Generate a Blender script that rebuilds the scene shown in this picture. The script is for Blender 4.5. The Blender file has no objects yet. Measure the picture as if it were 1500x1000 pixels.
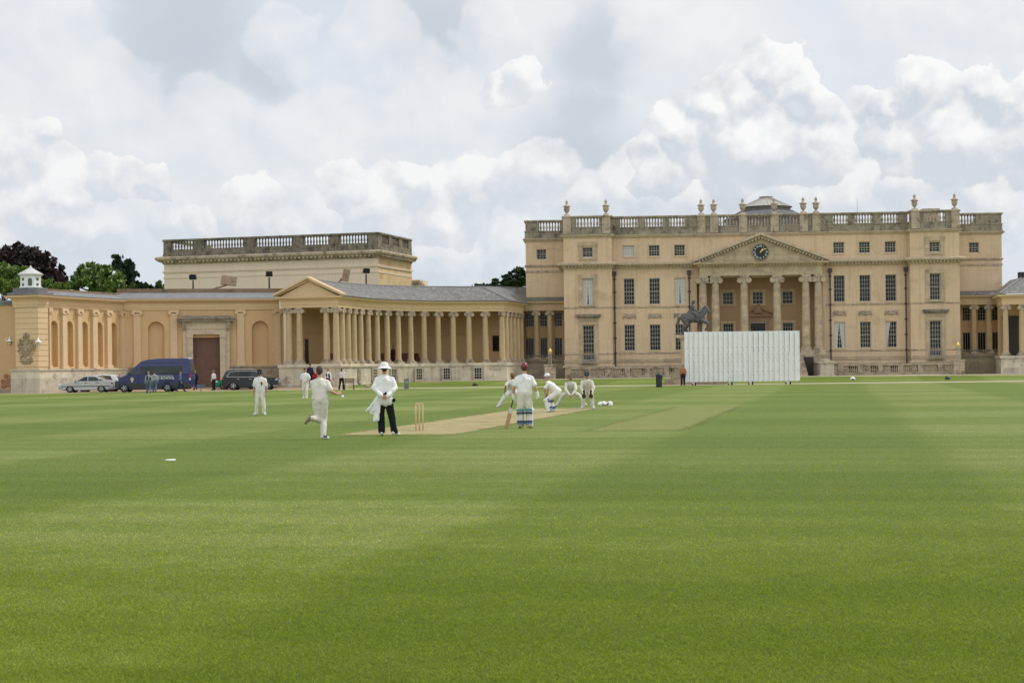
import bpy, bmesh, math, random
from mathutils import Vector, Matrix, noise
random.seed(7)
R = math.radians
F = 2400.0; CX = 750.0; CY = 538.5; H = 1.65; T = 0.0122
SC = bpy.context.scene
COL = SC.collection

def uv(px, py):
    dx = px - CX; dy = py - CY
    return dx - dy * T, dy + dx * T
def at(px, py, d):
    u, v = uv(px, py)
    return Vector((u * d / F, d, H - v * d / F))
def sstep(a, b, x):
    t = max(0.0, min(1.0, (x - a) / (b - a)))
    return t * t * (3 - 2 * t)
def gz(x, y):
    return 0.45 * sstep(141.0, 168.0, y)
def foot(px, py):
    u, v = uv(px, py); d = 40.0
    for _ in range(60):
        d = 0.5 * d + 0.5 * (H - gz(0, d)) * F / max(v, 5.0)
    return Vector((u * d / F, d, gz(0, d)))
class Plane:
    def __init__(s, ox, oy, ang, base=0.0):
        s.o = (ox, oy); s.a = ang; s.e = (math.cos(ang), math.sin(ang)); s.n = (-math.sin(ang), math.cos(ang)); s.b = base
    def loc(s, px, py, off=0.0):
        u, v = uv(px, py)
        ox = s.o[0] + off * s.n[0]; oy = s.o[1] + off * s.n[1]
        t = (ox * s.n[0] + oy * s.n[1]) / (u / F * s.n[0] + s.n[1])
        return ((t * u / F - s.o[0]) * s.e[0] + (t - s.o[1]) * s.e[1], H - v * t / F - s.b)
    def x(s, px, py=500, off=0.0): return s.loc(px, py, off)[0]
    def w(s, x, y, z=0.0):
        return Vector((s.o[0] + x * s.e[0] + y * s.n[0], s.o[1] + x * s.e[1] + y * s.n[1], z + s.b))

# ------------------------------------------------------------------ mesh builder
class MB:
    def __init__(s, off=(0, 0, 0)):
        s.v = []; s.f = []; s.m = []; s.o = Vector(off)
    def add(s, vs, fs, mi=0):
        o = len(s.v); s.v += [tuple(Vector(v) - s.o) for v in vs]
        s.f += [tuple(i + o for i in f) for f in fs]; s.m += [mi] * len(fs); return s
    def box(s, x0, x1, y0, y1, z0, z1, mi=0):
        if x0 > x1: x0, x1 = x1, x0
        if y0 > y1: y0, y1 = y1, y0
        if z0 > z1: z0, z1 = z1, z0
        return s.add([(x0,y0,z0),(x1,y0,z0),(x1,y1,z0),(x0,y1,z0),(x0,y0,z1),(x1,y0,z1),(x1,y1,z1),(x0,y1,z1)],
              [(0,3,2,1),(4,5,6,7),(0,1,5,4),(1,2,6,5),(2,3,7,6),(3,0,4,7)], mi)
    def obox(s, c, rot, h, mi=0):
        m = rot.to_3x3() if hasattr(rot, 'to_3x3') else rot
        vs = [Vector(c) + m @ Vector((a*h[0], b*h[1], e*h[2])) for e in (-1,1) for a, b in ((-1,-1),(1,-1),(1,1),(-1,1))]
        return s.add(vs, [(0,3,2,1),(4,5,6,7),(0,1,5,4),(1,2,6,5),(2,3,7,6),(3,0,4,7)], mi)
    def tube(s, a, b, ra, rb, n=10, mi=0):
        a = Vector(a); b = Vector(b); d = (b - a).normalized()
        u = d.orthogonal().normalized(); w = d.cross(u)
        vs = []
        for p, r in ((a, ra), (b, rb)):
            for k in range(n):
                t = 2*math.pi*k/n; vs.append(p + u*(r*math.cos(t)) + w*(r*math.sin(t)))
        fs = [(k, (k+1) % n, n+(k+1) % n, n+k) for k in range(n)] + [tuple(range(n-1, -1, -1)), tuple(range(n, 2*n))]
        return s.add(vs, fs, mi)
    def poly(s, pts, ra, n=8, mi=0):
        for i in range(len(pts)-1):
            r0 = ra[i] if hasattr(ra, '__len__') else ra; r1 = ra[i+1] if hasattr(ra, '__len__') else ra
            s.tube(pts[i], pts[i+1], r0, r1, n, mi)
        return s
    def lathe(s, prof, n=16, c=(0,0,0), mi=0, ph=0.0, sx=1.0, sy=1.0):
        vs = []; fs = []; c = Vector(c)
        for r, z in prof:
            for k in range(n):
                t = 2*math.pi*k/n + ph; vs.append(c + Vector((r*math.cos(t)*sx, r*math.sin(t)*sy, z)))
        for i in range(len(prof)-1):
            for k in range(n):
                k2 = (k+1) % n; fs.append((i*n+k, i*n+k2, (i+1)*n+k2, (i+1)*n+k))
        fs.append(tuple(range(n-1, -1, -1))); L = (len(prof)-1)*n; fs.append(tuple(range(L, L+n)))
        return s.add(vs, fs, mi)
    def ball(s, c, r, n=14, k=9, mi=0, M=None):
        r = (r, r, r) if not hasattr(r, '__len__') else r
        c = Vector(c); vs = []; fs = []
        vs.append(Vector((0,0,-r[2])))
        for i in range(1, k):
            p = -math.pi/2 + math.pi*i/k
            for j in range(n):
                t = 2*math.pi*j/n; vs.append(Vector((r[0]*math.cos(p)*math.cos(t), r[1]*math.cos(p)*math.sin(t), r[2]*math.sin(p))))
        vs.append(Vector((0,0,r[2])))
        for j in range(n): fs.append((0, 1+(j+1) % n, 1+j))
        for i in range(k-2):
            for j in range(n):
                a = 1+i*n+j; b = 1+i*n+(j+1) % n; fs.append((a, b, b+n, a+n))
        e = len(vs)-1
        for j in range(n): fs.append((e, e-n+j, e-n+(j+1) % n))
        if M is not None: vs = [M @ v for v in vs]
        return s.add([c+v for v in vs], fs, mi)
    def cap(s, a, b, ra, rb, n=12, k=4, mi=0):
        a = Vector(a); b = Vector(b); L = (b-a).length
        if L < 1e-5: return s.ball(a, max(ra, rb), n, 8, mi)
        d = (b-a)/L; u = d.orthogonal().normalized(); w = d.cross(u)
        rings = []
        for i in range(1, k+1):
            t = math.pi/2*i/k; rings.append((-ra*math.cos(t), ra*math.sin(t)))
        for i in range(0, k):
            t = math.pi/2*i/k; rings.append((L+rb*math.sin(t), rb*math.cos(t)))
        vs = [a-d*ra]; fs = []
        for h, r in rings:
            for j in range(n):
                t = 2*math.pi*j/n; vs.append(a+d*h+u*(r*math.cos(t))+w*(r*math.sin(t)))
        vs.append(b+d*rb)
        for j in range(n): fs.append((0, 1+(j+1) % n, 1+j))
        for i in range(len(rings)-1):
            for j in range(n):
                p = 1+i*n+j; q = 1+i*n+(j+1) % n; fs.append((p, q, q+n, p+n))
        e = len(vs)-1
        for j in range(n): fs.append((e, e-n+j, e-n+(j+1) % n))
        return s.add(vs, fs, mi)
    def prism(s, poly, y0, y1, mi=0):          # poly in (x,z)
        n = len(poly); vs = [(x, y0, z) for x, z in poly] + [(x, y1, z) for x, z in poly]
        fs = [tuple(range(n)), tuple(range(2*n-1, n-1, -1))] + [(k, n+k, n+(k+1) % n, (k+1) % n) for k in range(n)]
        return s.add(vs, fs, mi)
    def slab(s, poly, z0, z1, mi=0):           # poly in (x,y)
        n = len(poly); vs = [(x, y, z0) for x, y in poly] + [(x, y, z1) for x, y in poly]
        fs = [tuple(range(n-1, -1, -1)), tuple(range(n, 2*n))] + [(k, (k+1) % n, n+(k+1) % n, n+k) for k in range(n)]
        return s.add(vs, fs, mi)
    def sweep(s, path, prof, mi=0, caps=True):  # prof: (outward offset, z); outward = right of heading
        P = [Vector((p[0], p[1])) for p in path]; n = len(P); m = len(prof); vs = []; fs = []
        for i in range(n):
            t0 = (P[i]-P[i-1]).normalized() if i > 0 else None
            t1 = (P[i+1]-P[i]).normalized() if i < n-1 else None
            if t0 is None: t0 = t1
            if t1 is None: t1 = t0
            n0 = Vector((t0.y, -t0.x)); n1 = Vector((t1.y, -t1.x)); b = n0+n1
            b = b.normalized() if b.length > 1e-6 else n0
            k = 1.0/max(0.35, b.dot(n0))
            for o, z in prof: vs.append((P[i].x+b.x*o*k, P[i].y+b.y*o*k, z))
        for i in range(n-1):
            for j in range(m):
                j2 = (j+1) % m; fs.append((i*m+j, i*m+j2, (i+1)*m+j2, (i+1)*m+j))
        if caps: fs.append(tuple(range(m))); fs.append(tuple(range((n-1)*m+m-1, (n-1)*m-1, -1)))
        return s.add(vs, fs, mi)
    def wall(s, x0, x1, z0, z1, y, holes=(), depth=0.3, mi=0, back=False):
        """front face at local y looking to -y; holes (a,b,c,d[,'arch'])"""
        xs = sorted({x0, x1, *[h[0] for h in holes], *[h[1] for h in holes]})
        zs = sorted({z0, z1, *[h[2] for h in holes], *[h[3] for h in holes]})
        xs = [x for x in xs if x0-1e-6 <= x <= x1+1e-6]; zs = [z for z in zs if z0-1e-6 <= z <= z1+1e-6]
        for i in range(len(xs)-1):
            for j in range(len(zs)-1):
                cx = (xs[i]+xs[i+1])/2; cz = (zs[j]+zs[j+1])/2
                if any(h[0] < cx < h[1] and h[2] < cz < h[3] for h in holes): continue
                s.add([(xs[i],y,zs[j]),(xs[i+1],y,zs[j]),(xs[i+1],y,zs[j+1]),(xs[i],y,zs[j+1])], [(0,1,2,3)], mi)
        yb = y+depth
        for h in holes:
            a, b, c, d = h[:4]
            if len(h) > 4:
                r = (b-a)/2; cx = (a+b)/2; zc = d-r; N = 12
                arc = [(cx-r*math.cos(math.pi*k/N), zc+r*math.sin(math.pi*k/N)) for k in range(N+1)]
                for k in range(N):
                    (xa, za), (xb, zb) = arc[k], arc[k+1]
                    s.add([(xa,y,za),(xb,y,zb),(xb,y,d),(xa,y,d)], [(0,1,2,3)], mi)
                ring = [(a, c)]+arc+[(b, c)]
            else: ring = [(a,c),(a,d),(b,d),(b,c)]
            n = len(ring)
            for k in range(n):
                (xa, za), (xb, zb) = ring[k], ring[(k+1) % n]
                s.add([(xa,y,za),(xb,y,zb),(xb,yb,zb),(xa,yb,za)], [(0,3,2,1)], mi)
            if back: s.add([(x, yb, z) for x, z in ring], [tuple(range(n))], mi)
        return s
    def mesh(s, name, mats, smooth=False):
        me = bpy.data.meshes.new(name); me.from_pydata(s.v, [], s.f)
        ms = mats if isinstance(mats, (list, tuple)) else [mats]
        for m in ms: me.materials.append(m)
        if len(ms) > 1:
            for p, i in zip(me.polygons, s.m): p.material_index = i
        bm = bmesh.new(); bm.from_mesh(me)
        bmesh.ops.recalc_face_normals(bm, faces=bm.faces); bm.to_mesh(me); bm.free()
        if smooth:
            me.shade_smooth()
        return me
    def build(s, name, mats, parent=None, smooth=False, loc=None, rz=0, sharp=None):
        me = s.mesh(name, mats, smooth)
        if sharp:
            me.set_sharp_from_angle(angle=R(sharp))
        return put(name, me, parent, loc, rz)
def put(name, me, parent=None, loc=None, rz=0):
    o = bpy.data.objects.new(name, me); COL.objects.link(o)
    if parent: o.parent = parent
    if loc is not None: o.location = loc
    if rz: o.rotation_euler = (0, 0, rz)
    return o
def tag(o, label=None, cat=None, group=None, kind=None):
    if label: o['label'] = label
    if cat: o['category'] = cat
    if group: o['group'] = group
    if kind: o['kind'] = kind
    return o
def thing(name, label, cat, loc=(0,0,0), rz=0, group=None):
    o = bpy.data.objects.new(name, None); COL.objects.link(o); o.empty_display_size = 0.3
    o.location = loc; o.rotation_euler = (0, 0, rz); return tag(o, label, cat, group)
def dup(o, parent=None):
    c = o.copy(); COL.objects.link(c)
    if parent: c.parent = parent
    for ch in o.children: dup(ch, c)
    return c

# ------------------------------------------------------------------ materials
def nodes(name):
    m = bpy.data.materials.new(name); m.use_nodes = True; nt = m.node_tree
    return m, nt, nt.nodes['Principled BSDF']
def N(nt, t, **k):
    n = nt.nodes.new(t)
    for a, b in k.items():
        if a.startswith('i_'):
            key = a[2:]; n.inputs[int(key) if key.isdigit() else key].default_value = b
        else: setattr(n, a, b)
    return n
def ramp(nt, fac, stops):
    r = N(nt, 'ShaderNodeValToRGB'); e = r.color_ramp.elements
    while len(e) < len(stops): e.new(0.5)
    for x, (p, c) in zip(e, stops): x.position = p; x.color = (*c, 1) if len(c) == 3 else c
    nt.links.new(fac, r.inputs[0]); return r.outputs[0]
def mixc(nt, fac, a, b, mode='MIX'):
    m = N(nt, 'ShaderNodeMix', data_type='RGBA', blend_type=mode)
    for s, v in ((0, fac), (6, a), (7, b)):
        if hasattr(v, 'is_linked') or hasattr(v, 'links'): nt.links.new(v, m.inputs[s])
        else: m.inputs[s].default_value = v if s == 0 or len(v) == 4 else (*v, 1)
    return m.outputs[2]
def math_(nt, op, a, b=None, c=None):
    m = N(nt, 'ShaderNodeMath', operation=op)
    for i, v in enumerate((a, b, c)):
        if v is None: continue
        if hasattr(v, 'links'): nt.links.new(v, m.inputs[i])
        else: m.inputs[i].default_value = v
    return m.outputs[0]
def pos(nt, sc=(1,1,1), kind='P', off=(0,0,0)):
    if kind == 'P': src = N(nt, 'ShaderNodeNewGeometry').outputs['Position']
    else: src = N(nt, 'ShaderNodeTexCoord').outputs['Object']
    mp = N(nt, 'ShaderNodeMapping'); mp.inputs['Scale'].default_value = sc; mp.inputs['Location'].default_value = off
    nt.links.new(src, mp.inputs[0]); return mp.outputs[0]
def tnoise(nt, vec, scale, detail=6, rough=0.6, dist=0.0):
    n = N(nt, 'ShaderNodeTexNoise'); n.inputs['Scale'].default_value = scale; n.inputs['Detail'].default_value = detail
    n.inputs['Roughness'].default_value = rough; n.inputs['Distortion'].default_value = dist
    nt.links.new(vec, n.inputs['Vector']); return n.outputs[0]
def flat(name, c, rough=0.6, metal=0.0, var=0.12, scale=6.0, spec=0.5, bump=0.0, kind='O', coat=0.0):
    m, nt, b = nodes(name)
    n = tnoise(nt, pos(nt, kind=kind), scale, 5)
    c1 = tuple(x*(1-var) for x in c); c2 = tuple(min(1, x*(1+var)) for x in c)
    nt.links.new(ramp(nt, n, [(0.3, c1), (0.7, c2)]), b.inputs['Base Color'])
    b.inputs['Roughness'].default_value = rough; b.inputs['Metallic'].default_value = metal
    b.inputs['Specular IOR Level'].default_value = spec; b.inputs['Coat Weight'].default_value = coat
    if bump:
        bp = N(nt, 'ShaderNodeBump'); bp.inputs['Strength'].default_value = bump; bp.inputs['Distance'].default_value = 0.02
        nt.links.new(n, bp.inputs['Height']); nt.links.new(bp.outputs[0], b.inputs['Normal'])
    return m
def stone(name, c1, c2, stain=None, stain_amt=0.5, scale=0.8, streak=0.0, brick=None, bump=0.25, rough=0.9, stain_lo=0.5, stain_sc=1.6, mortar=0.7, bc=(0.8, 1.12)):
    m, nt, b = nodes(name)
    P = pos(nt)
    n1 = tnoise(nt, P, scale, 8, 0.62)
    col = ramp(nt, n1, [(0.33, c1), (0.66, c2)])
    fine = tnoise(nt, P, 14.0, 6, 0.7)
    col = mixc(nt, 0.35, col, ramp(nt, fine, [(0.3, tuple(x*0.72 for x in c1)), (0.7, tuple(min(1, x*1.18) for x in c2))]))
    if brick:
        bw, bh = brick
        tc = N(nt, 'ShaderNodeTexCoord'); sp = N(nt, 'ShaderNodeSeparateXYZ'); nt.links.new(tc.outputs['Object'], sp.inputs[0])
        cb = N(nt, 'ShaderNodeCombineXYZ')
        nt.links.new(math_(nt, 'ADD', sp.outputs[0], sp.outputs[1]), cb.inputs[0]); nt.links.new(sp.outputs[2], cb.inputs[1])
        bt = N(nt, 'ShaderNodeTexBrick'); nt.links.new(cb.outputs[0], bt.inputs['Vector'])
        bt.inputs['Scale'].default_value = 1.0; bt.inputs['Brick Width'].default_value = bw; bt.inputs['Row Height'].default_value = bh
        bt.inputs['Mortar Size'].default_value = 0.012; bt.inputs['Mortar Smooth'].default_value = 0.3
        bt.inputs['Color1'].default_value = (bc[0],bc[0],bc[0],1); bt.inputs['Color2'].default_value = (bc[1],bc[1]*0.985,bc[1]*0.95,1); bt.inputs['Mortar'].default_value = (mortar,mortar,mortar,1)
        col = mixc(nt, 0.9, col, bt.outputs['Color'], 'MULTIPLY')
    if streak:
        ns = tnoise(nt, pos(nt, (3.2, 3.2, 0.16)), 1.0, 6, 0.6)
        col = mixc(nt, math_(nt, 'MULTIPLY', ramp(nt, ns, [(0.5, (0,0,0)), (0.75, (1,1,1))]), streak), col, stain or (0.1,0.09,0.07))
    if stain:
        n2 = tnoise(nt, pos(nt, off=(13, 5, 2)), stain_sc, 9, 0.72, 0.4)
        col = mixc(nt, math_(nt, 'MULTIPLY', ramp(nt, n2, [(stain_lo, (0,0,0)), (min(1, stain_lo+0.14), (1,1,1))]), stain_amt), col, stain)
    nt.links.new(col, b.inputs['Base Color']); b.inputs['Roughness'].default_value = rough; b.inputs['Specular IOR Level'].default_value = 0.25
    bp = N(nt, 'ShaderNodeBump'); bp.inputs['Strength'].default_value = bump; bp.inputs['Distance'].default_value = 0.03
    nt.links.new(fine, bp.inputs['Height']); nt.links.new(bp.outputs[0], b.inputs['Normal'])
    return m
M = {}
M['stucco'] = stone('house_stucco', (0.61,0.45,0.295), (0.69,0.522,0.35), (0.38,0.26,0.155), 0.5, 0.35, 0.45, stain_lo=0.55, stain_sc=0.5, brick=(1.3,0.52), mortar=0.93, bc=(0.965,1.03))
M['stucco_warm'] = stone('forecourt_stucco', (0.595,0.395,0.20), (0.655,0.445,0.235), (0.42,0.25,0.11), 0.4, 0.3, 0.16, stain_lo=0.57, stain_sc=0.4)
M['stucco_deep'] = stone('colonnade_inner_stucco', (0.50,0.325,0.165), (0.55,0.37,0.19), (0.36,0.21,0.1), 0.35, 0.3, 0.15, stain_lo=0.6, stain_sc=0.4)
M['pale'] = stone('pale_render', (0.68,0.55,0.42), (0.76,0.625,0.485), (0.5,0.31,0.14), 0.4, 0.3, 0.22, stain_lo=0.62, stain_sc=0.45)
M['lime'] = stone('weathered_limestone', (0.40,0.315,0.225), (0.54,0.43,0.31), (0.10,0.085,0.065), 0.75, 1.1, 0.45, stain_lo=0.5, stain_sc=1.3)
M['dark_lime'] = stone('lichened_limestone', (0.24,0.205,0.15), (0.37,0.315,0.23), (0.075,0.065,0.05), 0.8, 1.4, 0.5, stain_lo=0.5, stain_sc=1.5)
M['trim'] = stone('stone_trim', (0.46,0.365,0.245), (0.58,0.47,0.325), (0.17,0.14,0.10), 0.6, 1.1, 0.4, stain_lo=0.54, stain_sc=1.3)
M['black_lime'] = stone('blackened_limestone', (0.15,0.13,0.095), (0.28,0.24,0.175), (0.05,0.043,0.035), 0.85, 1.4, 0.5, stain_lo=0.48, stain_sc=1.5)
M['ashlar'] = stone('ashlar', (0.42,0.335,0.225), (0.59,0.465,0.31), (0.19,0.145,0.10), 0.55, 0.7, 0.3, brick=(0.95,0.42), stain_lo=0.52)
M['column'] = stone('column_stone', (0.47,0.345,0.20), (0.57,0.42,0.245), (0.25,0.17,0.1), 0.45, 0.7, 0.3, stain_lo=0.56)
M['rust'] = stone('rusticated_render', (0.635,0.455,0.27), (0.70,0.515,0.31), (0.42,0.28,0.13), 0.3, 0.5, 0.12, stain_lo=0.6)
M['podium'] = stone('podium_stone', (0.52,0.45,0.335), (0.68,0.61,0.48), (0.15,0.125,0.095), 0.72, 0.8, 0.35, brick=(1.6,0.62), stain_lo=0.54, stain_sc=1.1, mortar=0.82)
M['podium_brown'] = stone('brown_podium_stone', (0.32,0.255,0.18), (0.46,0.375,0.265), (0.13,0.105,0.08), 0.6, 0.8, 0.3, brick=(1.1,0.5), stain_lo=0.5, stain_sc=1.1)
M['slate'] = stone('roof_slate', (0.105,0.098,0.09), (0.185,0.176,0.162), (0.36,0.35,0.32), 0.6, 1.6, 0.0, stain_lo=0.5, stain_sc=2.6, rough=0.65)
M['slate_moss'] = stone('mossy_slate', (0.12,0.115,0.095), (0.19,0.18,0.14), (0.10,0.11,0.05), 0.6, 1.2, 0.0, stain_lo=0.48, stain_sc=1.2, rough=0.75)
M['lead'] = stone('lead_sheet', (0.15,0.15,0.152), (0.22,0.222,0.226), (0.12,0.115,0.11), 0.5, 0.7, 0.25, stain_lo=0.5, rough=0.5)
M['rusty_lead'] = stone('stained_lead', (0.20,0.13,0.08), (0.31,0.22,0.14), (0.09,0.07,0.06), 0.6, 0.9, 0.0, stain_lo=0.5)
M['white'] = flat('white_paint', (0.74,0.74,0.72), 0.5, var=0.05, scale=2)
M['screen'] = flat('screen_white', (0.83,0.825,0.815), 0.45, var=0.05, scale=1.5, kind='P')
M['cream'] = flat('window_frame_paint', (0.50,0.46,0.37), 0.6, var=0.1)
M['grey_frame'] = flat('grey_window_frame_paint', (0.36,0.34,0.29), 0.6, var=0.1)
M['iron'] = flat('dark_iron', (0.022,0.021,0.022), 0.5, 0.2)
M['pipe'] = flat('drainpipe_paint', (0.06,0.05,0.044), 0.6)
M['door'] = flat('brown_door_paint', (0.145,0.072,0.045), 0.6, var=0.12, scale=1.2)
M['darkdoor'] = flat('dark_door', (0.02,0.014,0.01), 0.5)
M['curtain'] = flat('curtain_cloth', (0.58,0.57,0.54), 0.9, var=0.12, scale=9)
M['bronze'] = stone('statue_lead', (0.075,0.074,0.074), (0.15,0.148,0.145), (0.03,0.03,0.031), 0.7, 3.0, 0.3, stain_lo=0.5, stain_sc=4, rough=0.55)
M['gold'] = flat('gilt', (0.75,0.56,0.12), 0.4, 0.3)
M['clockface'] = flat('clock_black', (0.012,0.012,0.013), 0.5)
def glass(name, c1, c2):
    m, nt, b = nodes(name)
    n = tnoise(nt, pos(nt), 0.9, 3)
    oi = N(nt, 'ShaderNodeObjectInfo'); f = math_(nt, 'ADD', math_(nt, 'MULTIPLY', n, 0.7), math_(nt, 'MULTIPLY', oi.outputs['Random'], 0.45))
    nt.links.new(ramp(nt, f, [(0.35, c1), (0.95, tuple(1.4*x for x in c2))]), b.inputs['Base Color'])
    b.inputs['Roughness'].default_value = 0.1; b.inputs['Specular IOR Level'].default_value = 0.2
    n2 = tnoise(nt, pos(nt, off=(3,1,0)), 1.5, 2)
    bp = N(nt, 'ShaderNodeBump'); bp.inputs['Strength'].default_value = 0.12; bp.inputs['Distance'].default_value = 0.05
    nt.links.new(n2, bp.inputs['Height']); nt.links.new(bp.outputs[0], b.inputs['Normal'])
    return m
M['glass'] = glass('window_glass', (0.006,0.0065,0.007), (0.026,0.027,0.028))
M['carglass'] = glass('car_glass', (0.015,0.018,0.018), (0.05,0.06,0.055))
def leafmat(name, c1, c2):
    m, nt, b = nodes(name)
    g = N(nt, 'ShaderNodeNewGeometry')
    n = tnoise(nt, pos(nt), 0.35, 3)
    f = math_(nt, 'ADD', math_(nt, 'MULTIPLY', g.outputs['Random Per Island'], 0.6), math_(nt, 'MULTIPLY', n, 0.5))
    nt.links.new(ramp(nt, f, [(0.15, c1), (0.85, c2)]), b.inputs['Base Color'])
    b.inputs['Roughness'].default_value = 0.55; b.inputs['Specular IOR Level'].default_value = 0.3
    return m
M['beech'] = leafmat('copper_beech_leaf', (0.014,0.009,0.009), (0.050,0.029,0.029))
M['leaf'] = leafmat('green_leaf', (0.045,0.085,0.016), (0.16,0.24,0.05))
M['leaf2'] = leafmat('bright_green_leaf', (0.06,0.11,0.018), (0.21,0.29,0.06))
M['needle'] = leafmat('dark_needle', (0.010,0.024,0.012), (0.032,0.062,0.028))
M['cedar'] = leafmat('cedar_needle', (0.014,0.032,0.012), (0.05,0.085,0.035))
M['bark'] = flat('bark', (0.06,0.045,0.032), 0.9, var=0.3, bump=0.4)

# ------------------------------------------------------------------ shared pieces
def col_parts(h, r, mats, key):
    sh = MB(); bs = 0.45*r/0.3; cp = 0.55*r/0.3
    pr = []
    for k in range(9):
        t = k/8; pr.append((r*(1-0.16*t*t), bs+(h-bs-cp)*t))
    sh.lathe(pr, 20)
    b = MB(); b.box(-r*1.45, r*1.45, -r*1.45, r*1.45, 0, bs*0.42)
    b.lathe([(r*1.38, bs*0.42), (r*1.42, bs*0.55), (r*1.35, bs*0.68), (r*1.12, bs*0.74), (r*1.18, bs*0.86), (r*1.03, bs)], 20)
    c = MB(); rt = r*0.84; z = h-cp
    c.lathe([(rt*1.02, z), (rt*1.15, z+cp*0.15), (rt*1.05, z+cp*0.3), (rt*1.3, z+cp*0.7)], 20)
    for sx in (-1, 1):
        for sy in (-1, 1):
            c.tube((sx*rt*1.28, sy*rt*0.35, z+cp*0.42), (sx*rt*1.28, sy*rt*1.1, z+cp*0.42), cp*0.33, cp*0.36, 12)
    c.box(-rt*1.35, rt*1.35, -rt*1.2, rt*1.2, z+cp*0.72, h-0.002)
    return sh.mesh('column_shaft', mats[0], True), b.mesh('column_base', mats[1]), c.mesh('column_capital', mats[1])
def add_col(parent, parts, loc, rz=0, name='column'):
    for p in parts:
        if p.name.startswith('column_shaft'): p.set_sharp_from_angle(angle=R(50))
    o = put(name, parts[0], parent, loc, rz)
    put('base', parts[1], o); put('capital', parts[2], o)
    return o
def window_mesh(w, h, nx, nz, mat, bar=0.029, fr=0.07, d=0.07, sash=True):
    m = MB()
    m.box(-w/2, -w/2+fr, -d/2, d/2, -h/2, h/2); m.box(w/2-fr, w/2, -d/2, d/2, -h/2, h/2)
    m.box(-w/2+fr, w/2-fr, -d/2, d/2, -h/2, -h/2+fr); m.box(-w/2+fr, w/2-fr, -d/2, d/2, h/2-fr, h/2)
    for k in range(1, nx):
        x = -w/2+fr+(w-2*fr)*k/nx; m.box(x-bar/2, x+bar/2, -d/2+0.012, d/2-0.012, -h/2+fr, h/2-fr)
    for k in range(1, nz):
        z = -h/2+fr+(h-2*fr)*k/nz; b = bar*(1.8 if sash and k == nz//2 else 1)
        m.box(-w/2+fr, w/2-fr, -d/2+0.008, d/2-0.008, z-b/2, z+b/2)
    return m.mesh('window_frame', mat)
_wc = {}
def window(parent, x0, x1, z0, z1, y, nx, nz, curtain=None, mat='cream', rz=0, name='window'):
    w = round(x1-x0, 2); h = round(z1-z0, 2); k = (w, h, nx, nz, mat)
    if k not in _wc:
        pm = MB().add([(-w/2+0.02,0,-h/2+0.02),(w/2-0.02,0,-h/2+0.02),(w/2-0.02,0,h/2-0.02),(-w/2+0.02,0,h/2-0.02)], [(0,1,2,3)])
        _wc[k] = (window_mesh(w, h, nx, nz, M[mat]), pm.mesh('window_pane', M['glass']))
    o = put(name, _wc[k][0], parent, ((x0+x1)/2, y, (z0+z1)/2), rz)
    put('pane', _wc[k][1], o, (0, 0.02, 0))
    if curtain:
        ck = (w, h, curtain)
        if ck not in _wc:
            cm = MB()
            def drape(xa, xb, xa2, xb2):   # top span -> bottom span, pleated
                n = 14; vs = []; fs = []
                for i in range(n+1):
                    t = i/n; yy = 0.012+0.010*math.sin(i*2.3)
                    for s_, (a, b) in ((h/2-0.05, (xa, xb)), (0.0, ((xa*2+xa2)/3, (xb+xb2*2)/3 if xa < 0 else (xb*2+xb2)/3)), (-h/2+0.05, (xa2, xb2))):
                        vs.append((a+(b-a)*t, yy-0.004, s_))
                for i in range(n):
                    for j in range(2): a = i*3+j; fs.append((a, a+3, a+4, a+1))
                cm.add(vs, fs)
            e = w/2-0.05
            if curtain == 'pair': drape(-e, -0.02, -e, -e*0.45); drape(0.02, e, e*0.45, e)
            elif curtain == 'wide': drape(-e, 0.0, -e, -0.08); drape(0.0, e, 0.10, e)
            elif curtain == 'left': drape(-e, -e*0.1, -e, -e*0.75)
            elif curtain == 'blind': drape(-e, e, -e, e)
            _wc[ck] = cm.mesh('curtain', M['curtain'], True)
        put('curtain', _wc[ck], o, (0, -0.002, 0))
    return o
def baluster_mesh(h, r, mat):
    p = [(r*0.9,0),(r*0.9,0.08*h),(r*0.55,0.12*h),(r*0.95,0.30*h),(r*1.0,0.38*h),(r*0.6,0.66*h),(r*0.45,0.80*h),(r*0.75,0.86*h),(r*0.85,0.92*h),(r*0.85,h)]
    return MB().lathe(p, 8).mesh('baluster', mat, True)
# ================================================================== MAIN HOUSE
_u, _v = uv(1110, 450)
HA = R(-3)
HP = Plane(_u*172/F + 0.2*math.cos(HA), 172 + 0.2*math.sin(HA), HA, 0.45)
house = thing('country_house', 'large ochre neoclassical mansion with balustraded roof, urns and pedimented portico', 'mansion', HP.w(0,0), HA)
XP0, XP1, XL, XR = 15.45, 20.5, 24.65, 25.85      # pavilion and wing edges
YP, YW = -1.2, 3.0
GF = (2.83, 5.58); FF = (7.68, 10.45); AT = (12.75, 13.93)
bays = (8.3, 10.97, 13.65)
def mirror(l): return [(-b, -a, c, d) for a, b, c, d in l] + l
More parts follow.
